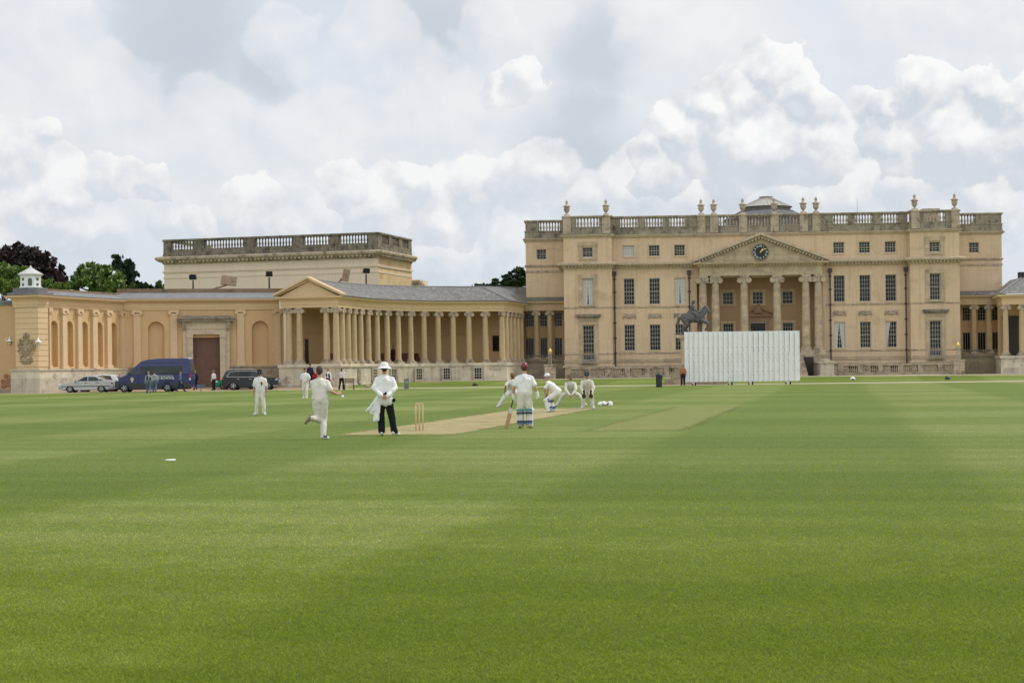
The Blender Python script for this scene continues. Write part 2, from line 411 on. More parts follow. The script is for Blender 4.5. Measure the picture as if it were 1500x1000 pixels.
# --- walls
holes = []
for x in bays:
    for z in (GF, FF): holes.append((x-0.57, x+0.57, *z))
    holes.append((x-0.58, x+0.58, *AT))
hm = MB()
for s in (-1, 1):
    hs = holes if s > 0 else [(-b, -a, c, d) for a, b, c, d in holes]
    a, b = (6.55, XP0) if s > 0 else (-XP0, -6.55)
    hm.wall(a, b, -0.3, 14.9, 0, hs, 0.32)
hm.wall(-6.55, 6.55, 10.4, 14.9, 0, [], 0.3)
hm.build('wall', M['stucco'], house)
for s in (-1, 1):
    pm = MB(); xc = s*(XP0+XP1)/2
    ph = [(xc-0.55, xc+0.55, FF[0], FF[1]), (xc-0.6, xc+0.6, 1.75, 5.55), (xc-0.55, xc+0.55, 12.68, 13.72)]
    pm.wall(xc-(XP1-XP0)/2, xc+(XP1-XP0)/2, -0.3, 14.9, YP, ph, 0.3)
    a, b = s*XP0, s*XP1
    for q, yy in ((a, 0.0), (b, YW)):
        pm.add([(q, YP, -0.3), (q, yy, -0.3), (q, yy, 14.9), (q, YP, 14.9)], [(0,1,2,3)])
    pm.build('pavilion_wall', M['stucco'], house)
    wm = MB(); x0, x1 = sorted((s*XP1, -XL if s < 0 else XR)); wc = s*22.95
    wm.wall(x0, x1, 8.2, 14.9, YW, [(wc-0.53, wc+0.53, 12.8, 13.9)], 0.3)
    e_ = -XL if s < 0 else XR; wm.add([(e_, YW, 0), (e_, 16, 0), (e_, 16, 14.9), (e_, YW, 14.9)], [(0,1,2,3)])
    wm.build('wing_wall', M['stucco'], house)
    window(house, wc-0.53, wc+0.53, 12.8, 13.9, YW+0.2, 3, 4, mat='cream')
    window(house, xc-0.55, xc+0.55, FF[0], FF[1], YP+0.2, 4, 6, curtain='wide' if s < 0 else None)
    window(house, xc-0.6, xc+0.6, 1.75, 5.55, YP+0.2, 4, 8)
    window(house, xc-0.55, xc+0.55, 12.68, 13.72, YP+0.2, 3, 4)
    # stone surrounds
    y0, y1 = YP-0.09, YP-0.002
    def surround(x, w, za, zb, t, sill=True):
        sm = MB()
        sm.box(x-w-t, x-w, y0, y1, za, zb); sm.box(x+w, x+w+t, y0, y1, za, zb); sm.box(x-w-t-0.04, x+w+t+0.04, y0-0.02, y1, zb, zb+t)
        if sill: sm.box(x-w-t, x+w+t, y0-0.06, y1, za-0.14, za)
        sm.build('window_surround', M['ashlar'], house)
    surround(xc, 0.56, 12.55, 13.85, 0.42); surround(xc, 0.56, FF[0]-0.05, FF[1], 0.42); surround(xc, 0.62, 1.6, 5.6, 0.38)
    MB().box(xc-0.95, xc+0.95, y0-0.02, y1, 6.0, 6.32).build('hood_frieze', M['ashlar'], house)
    hd = MB(); hd.box(xc-1.3, xc+1.3, YP-0.42, YP-0.003, 6.46, 6.60); hd.box(xc-1.15, xc+1.15, YP-0.28, YP-0.003, 6.33, 6.455); hd.box(xc-1.34, xc+1.34, YP-0.47, YP-0.004, 6.605, 6.70)
    hd.build('window_hood', M['dark_lime'], house)
    bk = MB(); bk.box(xc-0.75, xc+0.75, YP-0.45, YP-0.003, 1.58, 1.68)
    bk.build('balcony_ledge', M['lime'], house)
    ir = MB()
    for zz in (1.74, 2.42): ir.tube((xc-0.68, YP-0.38, zz), (xc+0.68, YP-0.38, zz), 0.022, 0.022, 6)
    for k in range(9):
        x = xc-0.68+1.36*k/8; ir.tube((x, YP-0.38, 1.69), (x, YP-0.38, 2.44), 0.014, 0.014, 6)
        if k < 8:
            pts = [(x+0.085+0.08*math.cos(t*math.pi/5), YP-0.38, 2.08+0.22*math.sin(t*math.pi/5)) for t in range(11)]
            ir.poly(pts, 0.012, 5)
    for sx in (-0.68, 0.68): ir.tube((xc+sx, YP-0.38, 1.74), (xc+sx, YP, 1.74), 0.018, 0.018, 6); ir.tube((xc+sx, YP-0.38, 2.42), (xc+sx, YP, 2.42), 0.018, 0.018, 6)
    ir.build('balcony_railing', flat('balcony_iron', (0.25,0.25,0.25), 0.5), house)
for s in (-1, 1):
    for i, x in enumerate(bays):
        x = s*x
        cur = {(-1,0): 'wide', (1,0): None}.get((s, i))
        window(house, x-0.57, x+0.57, FF[0], FF[1], 0.2, 4, 6, curtain=cur, mat='grey_frame' if s > 0 else 'cream')
        cur = {(1,0): 'pair', (1,2): 'left'}.get((s, i))
        window(house, x-0.57, x+0.57, GF[0], GF[1], 0.2, 4, 6, curtain=cur)
        window(house, x-0.58, x+0.58, AT[0], AT[1], 0.2, 4, 4, curtain='blind' if (s, i) == (-1, 2) else None, mat='cream')
        for z in (GF[0], FF[0], AT[0]): MB().box(x-0.66, x+0.66, -0.07, -0.002, z-0.11, z).build('window_sill', M['stucco'], house)
        sl = MB(); sl.box(x-0.68, x-0.58, -0.03, -0.003, AT[0], AT[1]+0.1); sl.box(x+0.58, x+0.68, -0.03, -0.003, AT[0], AT[1]+0.1); sl.box(x-0.58, x+0.58, -0.03, -0.003, AT[1], AT[1]+0.1)
        sl.build('window_surround', M['stucco'], house)
        sw = MB()
        for k in range(12):    # carved swag of drapery
            t0 = k/12; t1 = (k+1)/12
            f = lambda t: (x-0.62+1.24*t, -0.06, 6.62-0.30*math.sin(math.pi*t)+0.13*(abs(2*t-1) < 0.22)*(1-abs(2*t-1)/0.22))
            sw.tube(f(t0), f(t1), 0.06+0.06*math.sin(math.pi*t0), 0.06+0.06*math.sin(math.pi*t1), 8)
        sw.box(x-0.68, x-0.58, -0.1, -0.002, 6.2, 6.7); sw.box(x+0.58, x+0.68, -0.1, -0.002, 6.2, 6.7)
        sw.box(x-0.575, x+0.575, -0.04, -0.002, 6.58, 6.72)
        sw.ball((x, -0.06, 6.58), (0.13, 0.08, 0.12), 10, 6)
        sw.build('carved_swag', M['lime'], house, True)
# --- mouldings following the facade
def dentils(mb, a, b, y, z0, z1, proj, step=0.34, w=0.16):
    n = int(abs(b-a)/step)
    for k in range(n):
        x = a+(b-a)*(k+0.5)/n; mb.box(x-w/2, x+w/2, y-proj, y-0.2, z0, z1)
full = [(-XL, 16), (-XL, YW), (-XP1, YW), (-XP1, YP), (-XP0, YP), (-XP0, 0), (XP0, 0), (XP0, YP), (XP1, YP), (XP1, YW), (XR, YW), (XR, 16)]
mid_l = [(-XP1, YW), (-XP1, YP), (-XP0, YP), (-XP0, 0), (-6.9, 0)]
mid_r = [(6.9, 0), (XP0, 0), (XP0, YP), (XP1, YP), (XP1, YW)]
for s, p in ((-1, mid_l), (1, mid_r)):
    cm = MB(); cm.sweep(p, [(-0.02, 11.42), (0.06, 11.42), (0.12, 11.55), (0.22, 11.62), (0.24, 11.78), (0.62, 11.82), (0.68, 12.0), (0.62, 12.08), (-0.02, 12.2)])
    dentils(cm, s*6.95, s*(XP0-0.35), 0, 11.625, 11.79, 0.5)
    dentils(cm, s*XP0, s*XP1, YP, 11.625, 11.79, 0.5)
    cm.build('cornice', M['trim'], house)
for s in (-1, 1):
    cw = MB(); pts = [(-XL, 16), (-XL, YW), (-XP1, YW)] if s < 0 else [(XP1, YW), (XR, YW), (XR, 16)]
    cw.sweep(pts, [(-0.02, 11.95), (0.1, 12.0), (0.16, 12.15), (-0.02, 12.25)]); cw.build('string_course', M['lime'], house); cw = MB(); cw.sweep(pts, [(-0.02, 11.35), (0.06, 11.4), (0.08, 11.6), (-0.02, 11.6)])
    cw.build('string_course', M['lime'], house)
    bl = MB(); p = mid_l if s < 0 else mid_r
    bl.sweep(p, [(-0.02, 7.30), (0.05, 7.32), (0.07, 7.44), (-0.02, 7.48)]); bl.build('belt_course', M['lime'], house); bl = MB(); bl.sweep(p, [(-0.02, 2.46), (0.04, 2.48), (0.06, 2.6), (-0.02, 2.62)])
    bl.build('belt_course', M['lime'], house)
    pb = MB(); pb.sweep(p, [(-0.02, 1.12), (0.2, 1.12), (0.2, 1.26), (0.12, 1.34), (0.1, 1.36), (-0.02, 1.36)]); pb.build('plinth_course', M['ashlar'], house); pb = MB(); pb.sweep(p, [(-0.02, 1.6), (0.06, 1.6), (0.06, 1.95), (-0.02, 2.0)])
    pb.build('plinth_course', M['ashlar'], house)
st = MB(); st.sweep(full, [(-0.02, 14.72), (0.12, 14.74), (0.22, 14.88), (0.3, 14.95), (0.3, 15.02), (-0.02, 15.02)])
st.build('roof_string_course', M['trim'], house)
bal = MB()
bal.sweep(full, [(-0.45, 15.02), (0.12, 15.02), (0.12, 15.2), (0.07, 15.24), (0.07, 15.72), (0.12, 15.74), (0.12, 15.84), (-0.45, 15.84)])
bal.sweep(full, [(-0.42, 16.78), (0.1, 16.78), (0.14, 16.86), (0.14, 16.96), (0.05, 17.02), (-0.42, 17.02)])
secs = [(7.75, 9.3, 0), (10.05, 11.85, 0), (12.7, 14.5, 0), (16.75, 19.1, YP), (20.95, 23.15, YW)]
op = [(s*a, s*b, y) for a, b, y in secs for s in (-1, 1)] + [(-4.15, -2.1, 0), (2.1, 4.15, 0), (-1.15, 1.15, 0)]
op = [(min(a, b), max(a, b), y) for a, b, y in op]
for lo, hi, y in ((-XL, -XP1, YW), (-XP1, -XP0, YP), (-XP0, XP0, 0), (XP0, XP1, YP), (XP1, XR, YW)):   # solid piers between openings
    x = lo
    for a, b, yy in sorted(o for o in op if o[2] == y and lo-0.2 <= o[0] and o[1] <= hi+0.2):
        bal.box(x+0.002, a, y-0.04, y+0.4, 15.84, 16.78); x = b
    bal.box(x, hi-0.002, y-0.04, y+0.4, 15.84, 16.78)
balo = bal.build('balustrade', M['dark_lime'], house)
bmh = baluster_mesh(0.94, 0.125, M['lime'])
for a, b, y in op:
    n = max(4, round((b-a)/0.32))
    for k in range(n): put('baluster', bmh, balo, (a+(b-a)*(k+0.5)/n, y+0.17, 15.84))
rf = MB(); rf.slab([(-XL+0.4, 15.9), (-XL+0.4, YW+0.4), (-XP1+0.4, YW+0.4), (-XP1+0.4, YP+0.4), (-XP0-0.3, YP+0.4), (-XP0-0.3, 0.45), (XP0+0.3, 0.45), (XP0+0.3, YP+0.4), (XP1-0.4, YP+0.4), (XP1-0.4, YW+0.4), (XR-0.4, YW+0.4), (XR-0.4, 15.9)], 14.9, 15.05)
rf.build('roof', M['lead'], house)
# --- urns on pedestals
pm = MB(); pm.box(-0.42, 0.42, -0.42, 0.42, 0, 1.75); pm.box(-0.5, 0.5, -0.5, 0.5, 1.75, 1.88); pm.lathe([(0.55, 1.88), (0.3, 2.12)], 4, ph=math.pi/4)
ped = pm.mesh('urn_pedestal', M['lime'])
um = MB().lathe([(0.2,2.1),(0.22,2.16),(0.1,2.22),(0.09,2.3),(0.2,2.38),(0.33,2.62),(0.36,2.82),(0.28,2.94),(0.46,3.0),(0.47,3.06),(0.3,3.12),(0.2,3.2),(0.13,3.3),(0.11,3.36),(0.17,3.44),(0.16,3.54),(0.05,3.66),(0.03,3.76)], 14).mesh('urn', M['lime'], True)
for x in (1.65, 4.67, 6.0, 16.0, 20.1):
    for s in (-1, 1):
        y = YP if x > 15 else 0
        p = put('urn_pedestal', ped, house, (s*x, y+0.2, 15.1)); u_ = put('urn', um, p); u_.scale = (0.9, 0.9, 0.97)
# --- portico
PY = -1.0
cp = col_parts(10.5-2.4, 0.44, (M['ashlar'], M['lime']), 'p')
for x in (1.7, 4.68, 5.98):
    for s in (-1, 1): add_col(house, cp, (s*x, PY, 2.4))
en = MB(); ex = 6.35
en.box(-ex, ex, PY-0.42, PY+0.42, 10.5, 11.45)
for s in (-1, 1): en.box(s*ex, s*(ex-0.8), PY+0.422, -0.002, 10.5, 11.45)
en.sweep([(-ex, 0), (-ex, PY-0.42), (ex, PY-0.42), (ex, 0)], [(-0.02, 11.45), (0.1, 11.45), (0.18, 11.6), (0.58, 11.7), (0.64, 11.9), (-0.02, 11.95)])
dentils(en, -ex, ex, PY-0.42, 11.53, 11.68, 0.42, 0.32)
en.build('portico_entablature', M['ashlar'], house)
tp = MB(); tp.prism([(-6.5, 11.95), (6.5, 11.95), (0, 14.35)], PY-0.4, 0.0)
tp.build('pediment', M['ashlar'], house)
rk = MB(); hl = math.hypot(7.05, 2.72); an = math.atan2(2.72, 7.05)
for s in (-1, 1):
    for k, (dz, hgt, pr) in enumerate(((0.0, 0.28, 0.95), (-0.26, 0.25, 0.62))):
        pl = [(s*7.05, 11.955+dz*0+(0 if k == 0 else -0.02)), (0, 14.67+dz), (0, 14.67+dz+hgt), (s*7.05, 11.955+hgt)] if k == 0 else [(s*6.6, 11.96), (s*0.0, 14.42), (0, 14.665), (s*7.0, 11.965)]
        rk.prism(pl if s > 0 else pl[::-1], PY-pr, -0.003-0.004*k)
    for k in range(20):
        t = (k+0.5)/20; x = s*6.5*(1-t); z = 11.96+2.44*t; rk.box(x-0.085, x+0.085, PY-0.78, PY-0.5, z-0.08, z+0.12)
rk.build('raking_cornice', M['trim'], house)
# portico roof behind pediment top reaches the wall; clock
ck = MB(); ck.tube((0, PY-0.44, 12.92), (0, PY-0.52, 12.92), 0.82, 0.82, 40)
clk = ck.build('clock', M['clockface'], house)
rg = MB()
for k in range(48):
    a0 = 2*math.pi*k/48; a1 = 2*math.pi*(k+1)/48
    rg.tube((0.84*math.cos(a0), PY-0.5, 12.92+0.84*math.sin(a0)), (0.84*math.cos(a1), PY-0.5, 12.92+0.84*math.sin(a1)), 0.05, 0.05, 6)
rg.build('clock_rim', M['dark_lime'], clk)
def text(body, size, mat, parent, name, mtx, ext=0.004):
    cu = bpy.data.curves.new(name, 'FONT'); cu.body = body; cu.size = size; cu.align_x = 'CENTER'; cu.align_y = 'CENTER'; cu.extrude = ext; cu.offset = size*0.012
    t = bpy.data.objects.new(name, cu); COL.objects.link(t)
    bpy.context.view_layer.update()
    me = bpy.data.meshes.new_from_object(t.evaluated_get(bpy.context.evaluated_depsgraph_get()))
    bpy.data.objects.remove(t); me.materials.clear(); me.materials.append(mat); me.transform(mtx)
    return put(name, me, parent)
FR = Matrix.Rotation(R(90), 4, 'X')
for k, s_ in enumerate(('XII','I','II','III','IIII','V','VI','VII','VIII','IX','X','XI')):
    a = R(90-30*k)
    text(s_, 0.27, M['white'], clk, 'numeral', Matrix.Translation((0.62*math.cos(a), PY-0.53, 12.92+0.62*math.sin(a))) @ FR @ Matrix.Rotation(a-R(90), 4, 'Z') @ Matrix.Scale(0.9 if len(s_) < 4 else 0.75, 4, (1,0,0)), 0.006)
for L, w, a in ((0.6, 0.035, R(90-6*9)), (0.42, 0.05, R(90-30*1.17))):
    hnd = MB(); hnd.obox((0.5*L*math.cos(a)*0.85, PY-0.56-w*0.3, 12.92+0.5*L*math.sin(a)*0.85), Matrix.Rotation(-a, 3, 'Y'), (L*0.58, 0.008, w))
    hnd.build('clock_hand', M['gold'], clk)
# loggia behind the columns
lw = MB(); LY = 1.9; lh = []
for x in (-3.15, 0.0, 3.15): lh.append((x-0.57, x+0.57, 7.62, 8.95))
lh += [(-3.72, -2.58, 3.0, 5.62), (2.58, 3.72, 3.0, 5.62), (-0.8, 0.8, 2.4, 5.68)]
lw.wall(-6.55, 6.55, 0.5, 10.8, LY, lh, 0.25)
for s in (-1, 1): lw.add([(s*6.55, -0.0, 0.5), (s*6.55, LY, 0.5), (s*6.55, LY, 10.8), (s*6.55, 0, 10.8)], [(0,1,2,3)])
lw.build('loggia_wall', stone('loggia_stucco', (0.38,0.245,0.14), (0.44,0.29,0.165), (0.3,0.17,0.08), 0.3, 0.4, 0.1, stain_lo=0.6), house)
lc = MB(); lc.box(-6.5, 6.5, PY+0.425, LY-0.003, 10.42, 10.495); lc.build('loggia_ceiling', M['pale'], house)
lf = MB(); lf.box(-6.9, 6.9, PY-0.7, LY-0.003, 2.2, 2.398); lf.build('loggia_floor', M['lime'], house)
for x in (-3.15, 0.0, 3.15): window(house, x-0.57, x+0.57, 7.62, 8.95, LY+0.15, 3, 3)
for x in (-3.15, 3.15): window(house, x-0.57, x+0.57, 3.0, 5.62, LY+0.15, 4, 6)
for x, za, zb in ((-3.15, 7.62, 8.95), (0, 7.62, 8.95), (3.15, 7.62, 8.95), (-3.15, 3.0, 5.62), (3.15, 3.0, 5.62)):
    sr = MB()
    for q in (-1, 1): sr.box(x+q*0.57, x+q*0.8, LY-0.08, LY-0.003, za, zb)
    sr.box(x-0.84, x+0.84, LY-0.1, LY-0.003, zb, zb+0.25); sr.box(x-0.84, x+0.84, LY-0.13, LY-0.003, za-0.14, za)
    sr.build('window_surround', M['column'], house)
dr = MB(); dr.box(-0.78, 0.78, LY+0.12, LY+0.2, 2.4, 5.66)
dro = dr.build('entrance_door', M['darkdoor'], house)
for z in (4.75,):
    for x in (-0.4, 0.0, 0.4): MB().box(x-0.13, x+0.13, LY+0.1, LY+0.119, z, z+0.5).build('door_light', M['glass'], dro)
MB().ball((0.1, LY+0.1, 3.7), 0.05).build('handle', M['gold'], dro)
dp = MB(); dp.box(-1.1, -0.82, LY-0.12, LY-0.003, 2.4, 5.75); dp.box(0.82, 1.1, LY-0.12, LY-0.003, 2.4, 5.75); dp.box(-1.15, 1.15, LY-0.14, LY-0.003, 5.752, 6.1)
dp.box(-1.75, 1.75, LY-0.4, LY-0.003, 6.35, 6.5)
for s in (-1, 1):
    q = [(s*1.75, 6.502), (s*0.45, 7.05), (s*0.45, 7.25), (s*1.75, 6.72)]; dp.prism(q if s > 0 else q[::-1], LY-0.4, LY-0.003)
dp.ball((0, LY-0.2, 7.0), (0.3, 0.18, 0.42)); dp.ball((0, LY-0.2, 7.5), (0.14, 0.12, 0.2)); dp.ball((-0.3, LY-0.18, 6.85), (0.2, 0.1, 0.25)); dp.ball((0.3, LY-0.18, 6.85), (0.2, 0.1, 0.25))
dp.build('door_pediment', stone('door_surround_stone', (0.28,0.17,0.10), (0.36,0.23,0.14)), house)
# perron: podium, flight of steps and flank pedestals
po = MB(); po.box(-7.0, 7.0, PY-0.75, -0.004, -0.3, 2.199)
po.build('portico_podium', M['podium_brown'], house)
stp = MB()
for k in range(12): stp.box(-4.2, 4.2, PY-0.752-0.36*(k+1), PY-0.752-0.36*k, -0.3, 2.2-0.17*(k+1))
stp.build('entrance_steps', M['lime'], house)
for s in (-1, 1):
    q = MB(); q.box(s*5.35, s*7.05, PY-4.6, PY-0.755, -0.3, 0.1); q.box(s*5.5, s*6.9, PY-4.45, PY-0.755, 0.1, 1.3); q.box(s*5.35, s*7.05, PY-4.6, PY-0.755, 1.3, 1.5)
    q.lathe([(0.55,1.5),(0.58,1.58),(0.45,1.68),(0.2,1.74)], 16, (s*6.2, PY-3.4, 0))
    MB().box(s*4.25, s*5.3, PY-0.80, PY-0.753, -0.1, 1.95).build('dark_void_panel', M['darkdoor'], house)  # shade of the void beside the steps, painted as a flat dark panel
    q.build('step_pedestal', M['podium'], house)
# drainpipes
for x, y in ((-XP0+0.28, -0.12), (XP0-0.28, -0.12), (7.35, -0.12), (-7.35, -0.12)):
    d = MB(); d.tube((x, y, 1.0), (x, y, 11.2), 0.065, 0.065, 8); d.box(x-0.2, x+0.2, y-0.16, y+0.1, 10.75, 11.2)
    for z in (1.2, 2.6, 4.2, 5.8, 7.4, 9.0, 10.4): d.tube((x, y, z-0.07), (x, y, z+0.07), 0.11, 0.11, 8); d.box(x-0.17, x+0.17, y+0.05, y+0.118, z-0.05, z+0.05)
    d.build('drainpipe', M['pipe'], house)
# glazed saloon dome behind the parapet
DC = (1.75, 9.5)
g = MB(); g.lathe([(4.5, 15.06), (4.5, 17.1), (4.7, 17.15)], 40, (*DC, 0)); g.build('dome_drum', M['lead'], house)
g = MB(); n = 40
g.lathe([(4.7, 17.15), (3.8, 17.75), (2.9, 18.1)], n, (*DC, 0))
for k in range(n):
    a = 2*math.pi*k/n; g.tube((DC[0]+4.68*math.cos(a), DC[1]+4.68*math.sin(a), 17.2), (DC[0]+2.9*math.cos(a), DC[1]+2.9*math.sin(a), 18.14), 0.045, 0.045, 5)
g.build('dome_skirt', stone('dome_lead', (0.10,0.10,0.105), (0.17,0.17,0.18), (0.25,0.25,0.25), 0.4, 1.0), house)
g = MB(); g.lathe([(2.7, 18.1), (2.7, 18.5), (2.85, 18.55)], n, (*DC, 0)); g.build('dome_clerestory', M['slate_moss'], house)
g = MB(); g.lathe([(2.9, 18.55), (0.75, 19.55), (0.7, 19.7), (0.8, 19.74), (0.3, 19.84)], 32, (*DC, 0))
for k in range(32):
    a = 2*math.pi*k/32; g.tube((DC[0]+2.88*math.cos(a), DC[1]+2.88*math.sin(a), 18.58), (DC[0]+0.75*math.cos(a), DC[1]+0.75*math.sin(a), 19.58), 0.03, 0.03, 5)
g.build('dome_skylight', stone('skylight_glass', (0.36,0.34,0.30), (0.46,0.44,0.39), (0.25,0.24,0.21), 0.3, 1.0, rough=0.35), house)
mb = MB(); mb.tube((10.9, 4, 15.05), (10.9, 4, 18.9), 0.02, 0.01, 6); mb.build('aerial_mast', M['iron'], house)
mb = MB(); mb.box(17.7, 19.3, 3.0, 4.2, 15.06, 17.35); mb.box(17.6, 19.4, 2.9, 4.3, 17.352, 17.55); mb.build('chimney', M['lime'], house)
# area balustrade in front of the basement
for s in (-1, 1):
    ab = thing('area_balustrade', ('low stone balustrade at foot of mansion between left link wing and statue' if s < 0 else 'low stone balustrade at foot of mansion right of the white screen'), 'balustrade', HP.w(s*14.0, -2.9, -0.02), HA)
    L = 6.35
    m = MB(); m.box(-L, L, -0.26, 0.26, -0.2, 0.28); m.box(-L, L, -0.22, 0.22, 1.0, 1.18)
    xs = [-L+0.25+(2*L-0.5)*k/6 for k in range(7)]
    for x in xs: m.box(x-0.28, x+0.28, -0.2, 0.2, 0.28, 1.0)
    m.build('rail', M['lime'], ab)
    bm_ = baluster_mesh(0.72, 0.1, M['lime'])
    for i in range(6):
        for k in range(7): put('baluster', bm_, ab, (xs[i]+0.28+(xs[i+1]-xs[i]-0.56)*(k+0.5)/7, 0, 0.28))
# area wall behind the balustrade (basement windows)
for s in (-1, 1):
    for x in (9.6, 11.9, 14.0): MB().box(s*x-0.5, s*x+0.5, -0.05, -0.002, 0.1, 0.95).build('basement_window', M['glass'], house)
# --- link wings with Ionic columns, either side
lp = col_parts(5.15, 0.29, (M['column'], M['lime']), 'l')
for s in (-1, 1):
    lk = thing('link_wing', 'low ochre link wing with Ionic columns and slate roof joining mansion to %s colonnade' % ('left' if s < 0 else 'right'), 'wing', HP.w(s*22.7, 2.5), HA)
    x0, x1 = -2.15 if s > 0 else -3.2, 3.3 if s > 0 else 2.15
    px = (785.6, 805.5) if s < 0 else (1427, 1448.6)
    for p in px: add_col(lk, lp, (HP.x(p, 500, 2.5)-s*22.7, 0, 2.1))
    b = MB(); b.box(x0, x1, -0.45, 2.5, -0.4, 1.8); b.box(x0, x1, -0.55, 2.5, 1.8, 1.98); b.box(x0, x1, -0.5, 1.58, 1.98, 2.098); b.build('podium', M['podium_brown'], lk)
    rl = MB(); rl.box(x0, x1, -0.40, -0.34, 2.45, 2.52)
    k = x0
    while k < x1-0.1: rl.box(k, k+0.05, -0.39, -0.35, 2.10, 2.45); k += 0.17
    rl.build('railing', M['dark_lime'], lk)
    e = MB(); e.box(x0, x1, -0.33, 1.597, 7.26, 8.0); e.box(x0, x1, -0.45, 1.597, 8.0, 8.1); e.box(x0, x1, -0.62, 1.597, 8.1, 8.25); e.build('entablature', M['column'], lk)
    wl = [(770, 782), (791, 802), (812, 824)] if s < 0 else [(1410, 1422), (1432, 1444.5), (1453.5, 1466)]
    ws = [(HP.x(a, 500, 4.1)-s*22.7, HP.x(c, 500, 4.1)-s*22.7) for a, c in wl]
    ws = [(max(a, x0+0.05), min(c, x1-0.02)) for a, c in ws]
    w = MB(); w.wall(x0, x1, 1.9, 7.26, 1.6, [(a, c, z0, z1) for a, c in ws for z0, z1 in ((2.25, 4.4), (5.6, 7.1))], 0.2); w.build('wall', M['stucco_warm'], lk)
    for a, c in ws:
        window(lk, a, c, 2.25, 4.4, 1.72, 3, 1, mat='cream'); window(lk, a, c, 5.6, 7.1, 1.72, 3, 4)
    r = MB(); r.prism([(x0-0.3*(s > 0)*0, 8.25), (x1, 8.25), (x1, 8.3), (x0, 8.3)], -0.62, 4.6)
    r.add([(x0,-0.65,8.27),(x1,-0.65,8.27),(x1,3.4,9.95),(x0,3.4,9.95)], [(0,1,2,3)]); r.add([(x0,3.4,9.95),(x1,3.4,9.95),(x1,5,8.3),(x0,5,8.3)], [(0,1,2,3)])
    r.box(x0, x1, 3.3, 3.5, 9.9, 10.02)
    r.build('roof', M['slate_moss'] if s < 0 else M['slate'], lk)
# ================================================================== LEFT COLONNADE
def colonnade_points():
    px = [492.4,501.5,509,518,526,538,550.5,565,582,600,620,641,662.5,686,711]; d = 149.5; s = 1.65
    pts = [Vector((uv(px[0],490)[0]*d/F, d))]
    for p in px[1:]:
        k = uv(p,490)[0]/F; X, d0 = pts[-1]
        a = k*k+1; b = -2*(k*X+d0); c = X*X+d0*d0-s*s; D = max(0, b*b-4*a*c)
        d = (-b+math.sqrt(D))/(2*a); pts.append(Vector((k*d, d)))
    for _ in range(3): pts = [pts[0]]+[(pts[i-1]+2*pts[i]+pts[i+1])/4 for i in range(1, len(pts)-1)]+[pts[-1]]
    return pts
CPT = colonnade_points(); CA = Vector((-0.97, 165.9)); CB = Vector((1.0, 174.2))
hd0 = (CPT[1]-CPT[0]).normalized(); E0 = CPT[0] + 4.95*Vector((-hd0.y, hd0.x)); ed = (CPT[0]-E0).normalized(); en_ = Vector((ed.y, -ed.x))
CO = Vector((-9, 160, 0.2))
colon = thing('colonnade', 'curved ochre Ionic colonnade with slate roof and pedimented end, left of mansion', 'colonnade', CO)
def left_normals(p):
    out = []
    for i in range(len(p)):
        t = ((p[i]-p[i-1]).normalized() if i else Vector((0,0)))+((p[i+1]-p[i]).normalized() if i < len(p)-1 else Vector((0,0)))
        t.normalize(); out.append(Vector((-t.y, t.x)))
    return out
LN = left_normals(CPT)
path = [E0+Vector((-0.1, 3.0)), E0] + CPT + [CA, CB]
m = MB(CO); m.sweep(path, [(-0.5, -0.3), (0.62, -0.3), (0.62, 0.35), (0.55, 0.4), (0.55, 1.85), (0.66, 1.9), (0.66, 2.08), (0.6, 2.12), (0.6, 2.2), (-0.5, 2.2)]); m.build('podium', M['podium'], colon)
bp_ = MB(CO); bp_.box(E0.x+0.2, E0.x+1.0, 0, 0.1, 0, 0.1)
cpar = col_parts(5.18, 0.30, (M['column'], M['lime']), 'c')
zs = 2.2-CO.z
for t in (0.42, 1.42, 4.02, 4.95):
    p = E0+ed*t; add_col(colon, cpar, (p.x-CO.x, p.y-CO.y, zs), math.atan2(ed.y, ed.x))
for i, p in enumerate(CPT[1:], 1):
    n = LN[i]; add_col(colon, cpar, (p.x-CO.x, p.y-CO.y, zs), math.atan2(n.y, n.x)-math.pi/2)
for k in range(6):
    p = CA+(CB-CA)*(k/5.0); add_col(colon, cpar, (p.x-CO.x, p.y-CO.y, zs), R(78))
m = MB(CO); m.sweep(path, [(-0.36, 7.38), (0.3, 7.38), (0.3, 7.62), (0.35, 7.64), (0.35, 8.0), (0.42, 8.04), (0.52, 8.16), (0.74, 8.22), (0.78, 8.4), (-0.36, 8.42)]); m.build('entablature', stone('colonnade_entablature', (0.62,0.45,0.26), (0.68,0.50,0.295), (0.45,0.3,0.15), 0.3, 0.4, 0.15, stain_lo=0.6), colon)
back = [CPT[i]+LN[i]*4.5 for i in range(15)]
back[0] = E0+hd0*0.3
back += [Vector((0.2, back[-1].y+0.3)), Vector((0.5, 178))]
m = MB(CO)
for i in range(len(back)-1):
    a, b = back[i], back[i+1]; m.add([(a.x,a.y,2.2),(b.x,b.y,2.2),(b.x,b.y,7.5),(a.x,a.y,7.5)], [(0,1,2,3)])
m.sweep(back, [(-0.02, 5.05), (0.06, 5.07), (0.08, 5.2), (-0.02, 5.22)])
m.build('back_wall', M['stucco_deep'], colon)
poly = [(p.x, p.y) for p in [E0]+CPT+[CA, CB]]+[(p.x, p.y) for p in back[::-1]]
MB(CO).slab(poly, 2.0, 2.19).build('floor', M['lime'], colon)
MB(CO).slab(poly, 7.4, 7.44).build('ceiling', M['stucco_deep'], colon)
def face_box(mb, a, b, o, w, z0, z1, d, at_=0.5):   # box on the segment a-b, outward to its right
    t = (b-a).normalized(); n = Vector((t.y, -t.x)); c = a+(b-a)*at_+n*o
    mb.obox((c.x, c.y, (z0+z1)/2), Matrix.Rotation(math.atan2(t.y, t.x), 3, 'Z'), (w/2, d/2, (z1-z0)/2))
